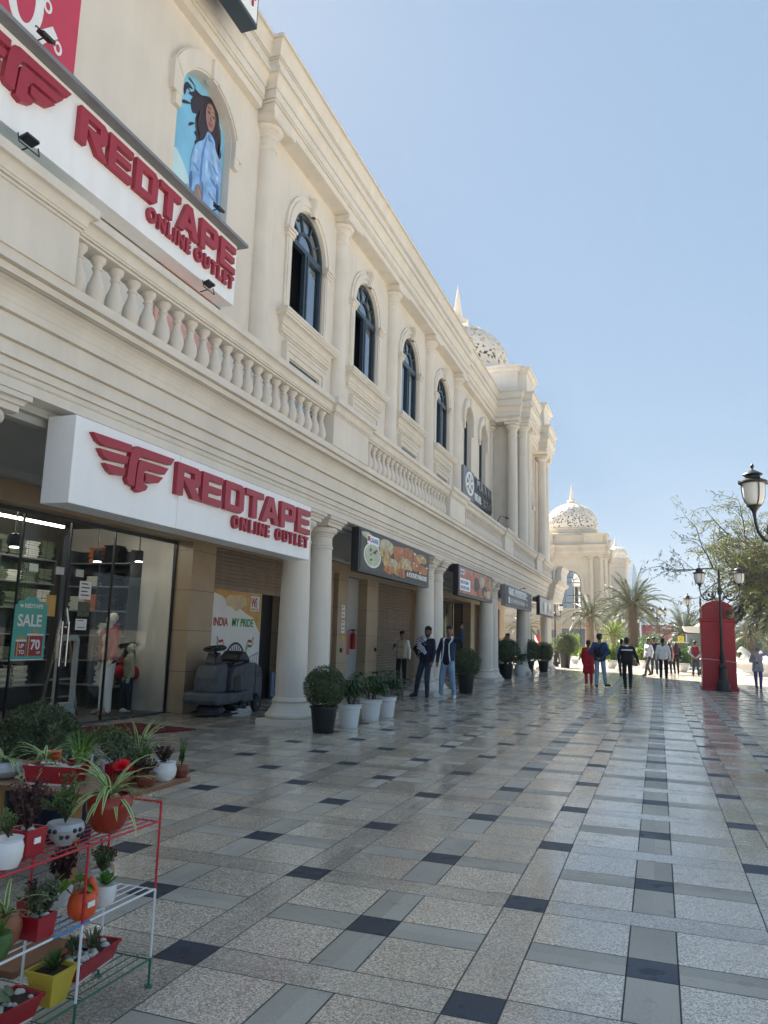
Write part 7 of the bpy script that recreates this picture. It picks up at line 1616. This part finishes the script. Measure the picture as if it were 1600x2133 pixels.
# airy broadleaf tree reaching in from the right
def airy_tree(loc, label, seed, targets, leaf='leaf_airy', th=3.4, ls=.085, dens=1.):
    r_ = random.Random(seed); P = thing('broadleaf_tree', loc, label, 'tree'); tr = MB(); cr = MB(); base = Vector(loc); fork = base+Vector((-.3, .1, th))
    tr.tube([base, base+Vector((-.1, 0, th*.5)), fork], [.2, .16, .13], 10)
    def spray(p, d, n):
        for _ in range(n):
            o = p+rv(r_, .10); dd = (d+rv(r_, .8)).normalized()
            for k in range(6):
                a = (dd+rv(r_, .6)).normalized(); e = a.cross(rv(r_)).normalized(); L_ = ls*r_.uniform(.7, 1.3); q = o+dd*.03*k
                cr.add([q, q+a*L_*.5-e*L_*.16, q+a*L_, q+a*L_*.5+e*L_*.16], [(0, 1, 2, 3)])
    def branch(p, d, L_, rad, lev):
        pts = [p]; q = p.copy(); v = d.normalized(); n = 6
        for j in range(n): v = (v+rv(r_, .22)+Vector((0, 0, .02 if lev < 2 else -.05))).normalized(); q = q+v*L_/n; pts.append(q.copy())
        tr.tube(pts, [rad*(1-.75*j/n) for j in range(n+1)], 5 if lev else 7, cap=False)
        if lev < 3:
            for j in range(1, n+1):
                for _ in range(2 if lev < 2 else 1):
                    if r_.random() < (.75 if lev == 0 else .50): branch(pts[j], (v*.6+rv(r_, .9)+Vector((-.1, 0, .1))), L_*r_.uniform(.35, .55), rad*.45, lev+1)
        if lev >= 2:
            for j in range(2, n+1):
                if r_.random() < .8*dens: spray(pts[j], v, 1)
    for t in targets:
        d = Vector(t)+Vector((.45, 0, 0))-fork; branch(fork, d, d.length, .075, 0)
    tr.build('trunk', 'twig', P); cr.build('crown', leaf, P)
airy_tree((6.0, 32.5, 0), 'thin-leaved airy tree spreading above the street lamps at the right', 3, [(2.2, 31.0, 5.3), (2.3, 33, 4.7), (2.9, 31.5, 5.8), (2.3, 34, 5.2), (3.7, 30.5, 5.8), (2.6, 32, 4.2), (4.0, 33, 5.2), (4.8, 31.5, 5.6), (2.4, 32.0, 4.0)], th=3.5)
def bush(loc, label, seed, rx, rz_, n=1500, leaf='leaf_mid', ls=.07, name='bush', cat='bush', grp=None, pot=None, stem=False):
    r_ = random.Random(seed); P = thing(name, loc, label, cat, grp); x, y, z = loc; z0_ = 0
    if pot:
        pm, pr_, ph = pot; b = MB(); b.lathe([(0, 0), (pr_*.55, 0), (pr_*.6, .02), (pr_*.95, ph*.5), (pr_, ph*.8), (pr_*.92, ph*.92), (pr_*.98, ph), (pr_*.85, ph), (pr_*.8, ph-.04), (0, ph-.04)], loc, 24); b.build('pot', pm, P); z0_ = ph-.05
    b = MB(); c = Vector((x, y, z+z0_+rz_)); b.ell(tuple(c), (rx*.6, rx*.6, rz_*.7), 10)
    for i in range(n):
        v = rv(r_).normalized(); k = (.55+.45*r_.random())*(1+.16*math.sin(v.x*6+seed)+.12*math.sin(v.y*8+v.z*5)); p = c+Vector((v.x*rx*k, v.y*rx*k, v.z*rz_*k)); leaf_quad(b, p, v+rv(r_, .9)+Vector((0, 0, .3)), ls*r_.uniform(.7, 1.4), ls*.28, r_)
    b.build('foliage', leaf, P); return P
UR = 'leafy plants in pale stone urns'
for i, (x, y, rr, lf, lab) in enumerate(((-2.85, 51.0, .62, 'leaf_bright', 'bright yellow-green plant in a pale urn behind the couple'), (-4.5, 53.2, .5, 'leaf_bright', 'low plant in a pale urn next to the cypress pair'), (1.30, 49.2, .60, 'leaf_mid', 'green plant in a pale urn between the long-haired woman and the red vest'), (-.9, 53.6, .55, 'leaf_bright', 'plant in a pale urn behind the black sweater'), (-.15, 55, .5, 'leaf_bright', 'plant in a pale urn behind the white shirts'), (3.4, 56, .5, 'leaf_mid', 'plant in a pale urn right of the phone box'))):
    bush((x, y, 0), lab, 40+i, rr, rr*.72, 900, lf, .17, 'urn_plant', 'potted plant', UR, ('marble', .42, .52))
for i, (x, y, lab) in enumerate(((-6.35, 58, 'left one of a pair of clipped conical shrubs'), (-5.75, 58.2, 'right one of a pair of clipped conical shrubs'))):
    bush((x, y, 0), lab, 60+i, .42, .98, 1500, 'leaf_bright', .08, 'conical_shrub', 'shrub', 'pair of clipped conical shrubs', ('marble', .3, .35))
for i, (x, y, rx, rz_, lf, lab) in enumerate(((-2.6, 68, 1.5, 1.2, 'leaf_mid', 'dark green bush behind the short palm'), (-.6, 70, .9, 1.3, 'leaf_mid', 'tall bush right of the big palm trunk'), (1.9, 74, .9, 1.2, 'leaf_airy', 'loose olive bush under the distant lamps'), (2.2, 60, .9, .9, 'leaf_date', 'bush with small flowers behind the red vest'), (6.5, 66, 1.9, 1.5, 'leaf_date', 'wide bush behind the fountain'), (9.5, 80, 3.2, 2.6, 'leaf_airy', 'pale green tree mass far right'), (-8.6, 72, 1.2, .9, 'leaf_bright', 'bush seen beyond the last columns'), (5.4, 96, 3.5, 2.6, 'leaf_date', 'round tree far behind the pale awning'), (-7.5, 124, 3.0, 2.4, 'leaf_airy', 'round tree far behind the lamps'))):
    bush((x, y, 0), lab, 80+i, rx, rz_, 1600, lf, .14+.03*(rx > 1.5), 'bush', 'bush')
# ------------------------------------------------------------------ far building with two domes
FB = thing('domed_building', (-14, 110, 0), 'far cream building with a pierced dome and arched windows', 'building')
FY = 103.2; FX = -10.4
tower(FB, FX, FY, 9, zb=16.2, Rd=3.35, sub=5, faces=(0, 3), wall='beige_far', trim='beige_far')
b = MB()
ENTF = [(d, z) for d, z in ENT]
rect_sweep(b, ENTF, FX-4.9, FX+4.9, FY-4.9, FY+4.9); rect_sweep(b, [(0, 4.9), (0, 5.4)]+[(d, z) for d, z in RAIL], FX-4.95, FX+4.95, FY-4.95, FY+4.95)
rect_sweep(b, ENTF, -60, FX-5, FY-4.5, FY+4); rect_sweep(b, [(0, 4.9), (0, 5.4)]+[(d, z) for d, z in RAIL], -60, FX-5.1, FY-4.55, FY+4)
rect_sweep(b, ENTF, FX-6, FX+2.6, FY+5.2, FY+80); rect_sweep(b, [(0, 4.9), (0, 5.4)]+[(d, z) for d, z in RAIL], FX-6, FX+2.65, FY+5.3, FY+80)
b.build('cornice', 'beige_far', FB)
b = MB(); b.box(FX-4.6, FX+4.6, FY-4.6, FY+4.6, 0, 3.8); b.build('ground_floor', 'cladding_far', FB)
b = MB(); b.box(-60, FX-4.61, FY-3.5, FY+4, 0, 3.79); b.build('ground_floor', 'cladding_far', FB)
b = MB(); b.box(FX-6, FX+2.2, FY+4.61, FY+80, 0, 3.79); b.build('ground_floor', 'cladding_far', FB)
b = MB(); b.box(-60, FX-4, FY-1.5, FY+4, 4.9, 12); b.build('upper_wall', 'beige_far', FB)
b = MB(); b.box(FX-6, FX+1.2, FY+4, FY+80, 4.91, 12); b.build('upper_wall', 'beige_far', FB)
b = MB(); rect_sweep(b, [(d, z+12) for d, z in COR], FX-6, FX+1.3, FY+5, FY+80); rect_sweep(b, [(d, z+12) for d, z in COR], -60, FX-5, FY-1.6, FY+4); b.build('upper_cornice', 'beige_far', FB)
b = MB(); b.box(FX-.9, FX+2.3, FY-4.63, FY-4.61, .1, 3.2); b.build('shop_window', 'far_grey', FB)
b = MB(); b.box(FX-4.0, FX-1.6, FY-4.63, FY-4.61, .1, 3.0); b.build('shop_window', 'far_grey', FB)
for i in range(7):
    b = MB(); xx = -17-i*4.5; b.box(xx, xx+2.8, FY-3.53, FY-3.51, .1, 3.1); b.build('shop_window', 'far_grey', FB)
    b = MB(); v, f = curve_mesh([arch(0, .9, 6, 9.2)], .04); b.add(v, f, 0, False, facing_ny(xx+1.4, FY-1.52, 0)); b.build('upper_window', 'window_glass', FB)
for i in range(9):
    b = MB(); yy = FY+8+i*7; b.box(FX+2.21, FX+2.24, yy, yy+4, .1, 3.1); b.build('shop_window', 'far_grey', FB)
    b = MB(); v, f = curve_mesh([arch(0, .9, 6, 9.2)], .04); b.add(v, f, 0, False, facing_x(FX+1.22, yy+2, 0)); b.build('upper_window', 'window_glass', FB)
    b = MB(); b.lathe([(.3, 0), (.25, 6.9)], (FX+1.25, yy-1.5, 4.95), 12); b.build('upper_column', 'beige_far', FB)
SB = thing('second_dome_building', (-9.5, 150, 0), 'smaller pierced dome farther away behind the far building', 'building')
b = MB(); b.box(-14, -5.2, 146, 156, 0, 15.0); b.build('wall', 'beige_far', SB)
b = MB(); rect_sweep(b, [(d, z+15) for d, z in COR], -14, -5.2, 146, 156); b.lathe([(2.9, 16.4), (2.9, 17.0), (2.7, 17.1), (0, 17.1)], (-7.2, 150, 0), 32); b.build('cornice', 'beige_far', SB)
vs, fs = dome_mesh(2.45, 21, 4); d = MB(); d.add([(x-7.2, y+150, z+17.0) for x, y, z in vs], fs); do = d.build('pierced_dome', 'dome', SB); m_ = do.modifiers.new('s', 'SOLIDIFY'); m_.thickness = .1
d = MB(); d.lathe([(.5, 0), (.4, .2), (.2, .5), (0, 2.0)], (-7.2, 150, 19.6), 12); d.build('finial', 'dome', do)
# end of the promenade
b = MB(); b.box(-2.1, 2.0, 110, 110.3, 1.6, 4.1); Q = thing('billboard', (0, 110, 0), 'distant red and pink billboard closing the promenade', 'billboard'); b.build('panel', 'red_poster', Q)
v, f = curve_mesh([blob(.2, 1.75, 1.5, .3, 16, 4, .2)], .02); b = MB(); b.add(v, f, 0, False, facing_ny(0, 109.98, 0)); b.build('cloud_shape', 'c_pink', Q)
v, f = curve_mesh([[(.5, 2.55), (.75, 2.8), (.68, 2.92), (.55, 2.9), (.5, 2.82), (.45, 2.9), (.32, 2.92), (.25, 2.8)]], .02); b = MB(); b.add(v, f, 0, False, facing_ny(0, 109.98, 0)); b.build('heart', 'sign_white', Q)
b = MB(); b.box(-1.5, -.3, 109.97, 109.99, 3.1, 3.3); b.build('lettering_block', 'c_pink', Q)
for x in (-1.8, 1.7):
    b = MB(); b.box(x-.08, x+.08, 110.05, 110.25, 0, 1.4); b.build('post', 'dark_grey', Q)
b = MB(); b.box(-3.4, 1.2, 104, 107, 0, 2.2); tag(b.build('kiosk', 'far_grey', bevel=.03), 'low dark grey kiosk below the red billboard', 'kiosk')
Q = thing('awning_kiosk', (2.6, 63, 0), 'kiosk with a pale awning left of the phone box', 'kiosk')
b = MB(); lp = [(1.75, 2.95), (1.9, 2.62), (2.2, 2.5), (3.4, 2.45), (4.2, 2.9), (4.2, 2.97)]; b.prism(lp, 62, 64.5, 'Y'); b.build('awning', 'fabric_cream', Q)
b = MB(); b.box(2.0, 4.1, 62.4, 64.2, 0, 2.4); b.build('cabin', 'far_grey', Q)
b = MB(); b.box(1.0, 2.2, 61.2, 62.3, 1.72, 1.80); b.box(1.1, 1.14, 61.7, 61.74, 0, 1.72); b.build('canopy', 'marble', Q)
Q = thing('yellow_sign', (1.5, 59, 0), 'small yellow square sign above the red vest', 'sign')
b = MB(); b.box(1.3, 1.72, 59, 59.03, 1.75, 2.2); b.build('plate', 'yellow', Q); b = MB(); b.box(1.49, 1.53, 59.035, 59.07, 0, 1.9); b.build('post', 'iron', Q)
b = MB(); b.tube([(1.4, 58.99, 1.88), (1.51, 58.985, 1.98), (1.62, 58.99, 1.88)], .012, 5); b.tube([(1.4, 58.99, 2.08), (1.62, 58.985, 2.06)], .012, 5); b.build('symbol', 'ink', Q)
# red pennant by the last columns
Q = thing('flag_banner', (-7.3, 52, 0), 'white banner with a red triangle beyond the last columns', 'banner')
b = MB(); b.box(-7.75, -6.95, 52, 52.02, .4, 1.95); b.build('cloth', 'sign_white', Q)
b = MB(); b.add([(-7.7, 51.99, 1.95), (-7.0, 51.99, 1.95), (-7.3, 51.99, 1.0), (-7.7, 51.995, 1.95), (-7.0, 51.995, 1.95), (-7.3, 51.995, 1.0)], [(0, 2, 1), (3, 4, 5)]); b.build('triangle', 'red', Q)
b = MB(); b.box(-7.79, -7.75, 52, 52.04, 0, 2.0); b.build('pole', 'iron', Q)
b = MB(); b.box(-6.2, -4.9, 72, 72.3, 0, 1.5); tag(b.build('info_board', 'sign_white'), 'white and blue board behind the conical shrubs', 'board')
# fountain with white sculpture
F = thing('fountain', (6.6, 49.5, 0), 'white marble fountain basin with sculpted rearing figures', 'fountain')
b = MB(); b.lathe([(3.3, 0), (3.3, .1), (3.2, .14), (3.15, .62), (3.25, .66), (3.3, .74), (3.2, .80), (2.95, .80), (2.9, .3), (0, .3)], (6.9, 49.4, 0), 40); b.build('basin', 'marble', F)
b = MB(); b.lathe([(1.1, .3), (1.0, .9), (.7, 1.1), (0, 1.1)], (7.0, 49.4, 0), 24); b.build('pedestal', 'marble', F)
for i, (x, y, a) in enumerate(((4.85, 48.6, 2.6), (5.5, 48.1, 2.0), (6.4, 48.0, 1.4))):
    c_, s_ = math.cos(a), math.sin(a)
    def g(u, v_, z): return (x+c_*u-s_*v_, y+s_*u+c_*v_, z+.30)
    v, f = surface([(g(-.5, 0, .45), g(.15, 0, .72), .24, .22), (g(.15, 0, .75), g(.42, 0, 1.12), .17, .11), (g(.42, 0, 1.14), g(.66, 0, .98), .10, .065), (g(.36, .03, 1.2), g(.38, .05, 1.27), .03, .02), (g(.2, .12, .6), g(.55, .14, .55), .07, .05), (g(.55, .14, .55), g(.6, .14, .25), .05, .04), (g(.2, -.12, .6), g(.5, -.14, .75), .07, .05), (g(.5, -.14, .75), g(.66, -.14, .5), .05, .04), (g(-.5, .1, .4), g(-.55, .12, .0), .12, .08), (g(-.5, -.1, .4), g(-.5, -.12, .0), .12, .08), (g(-.6, 0, .5), g(-.95, 0, .25), .07, .04), (g(.30, 0, 1.15), g(.05, 0, .92), .06, .09)], .035, .07)
    b = MB(); b.add(v, f, 0, True); b.build('horse_sculpture', 'marble', F)
b = MB(); b.box(3.9, 14, 54, 54.35, 0, .55); tag(b.build('low_wall', 'marble', bevel=.02), 'low white marble wall behind the fountain', 'wall')
# trees on the far side of the promenade that the shop windows mirror
for i, (x, y) in enumerate(((24, 6), (26, 14), (23, 21), (27, 30), (24, 40))):
    bush((x, y, 1.6), '' if False else ('broad green tree right of the promenade, %s' % ('nearest the camera', 'next after the nearest', 'in the middle of the row', 'before the last', 'last of the row')[i]), 120+i, 3.0, 2.6, 1400, 'leaf_mid', .34, 'street_tree', 'tree')
    b = MB(); b.tube([(x, y, 0), (x+.1, y, 1.5), (x, y+.1, 3.2)], [.22, .18, .1], 8); b.build('trunk', 'trunk', [o for o in bpy.data.objects if o.name.startswith('street_tree')][-1] if False else bpy.data.objects['street_tree' if i == 0 else 'street_tree.%03d' % i])
# ------------------------------------------------------------------ thin haze in the air
hm = bpy.data.materials.new('haze'); hm.use_nodes = True; n_ = hm.node_tree; n_.nodes.remove(n_.nodes['Principled BSDF'])
pv = n_.nodes.new('ShaderNodeVolumePrincipled'); pv.inputs['Color'].default_value = (.84, .88, .93, 1); pv.inputs['Density'].default_value = .0008; pv.inputs['Anisotropy'].default_value = .2
n_.links.new(pv.outputs[0], n_.nodes['Material Output'].inputs['Volume']); M['haze'] = hm
b = MB(); b.box(-70, 60, -16, 260, -1.2, 27); tag(b.build('haze', 'haze'), kind='stuff')
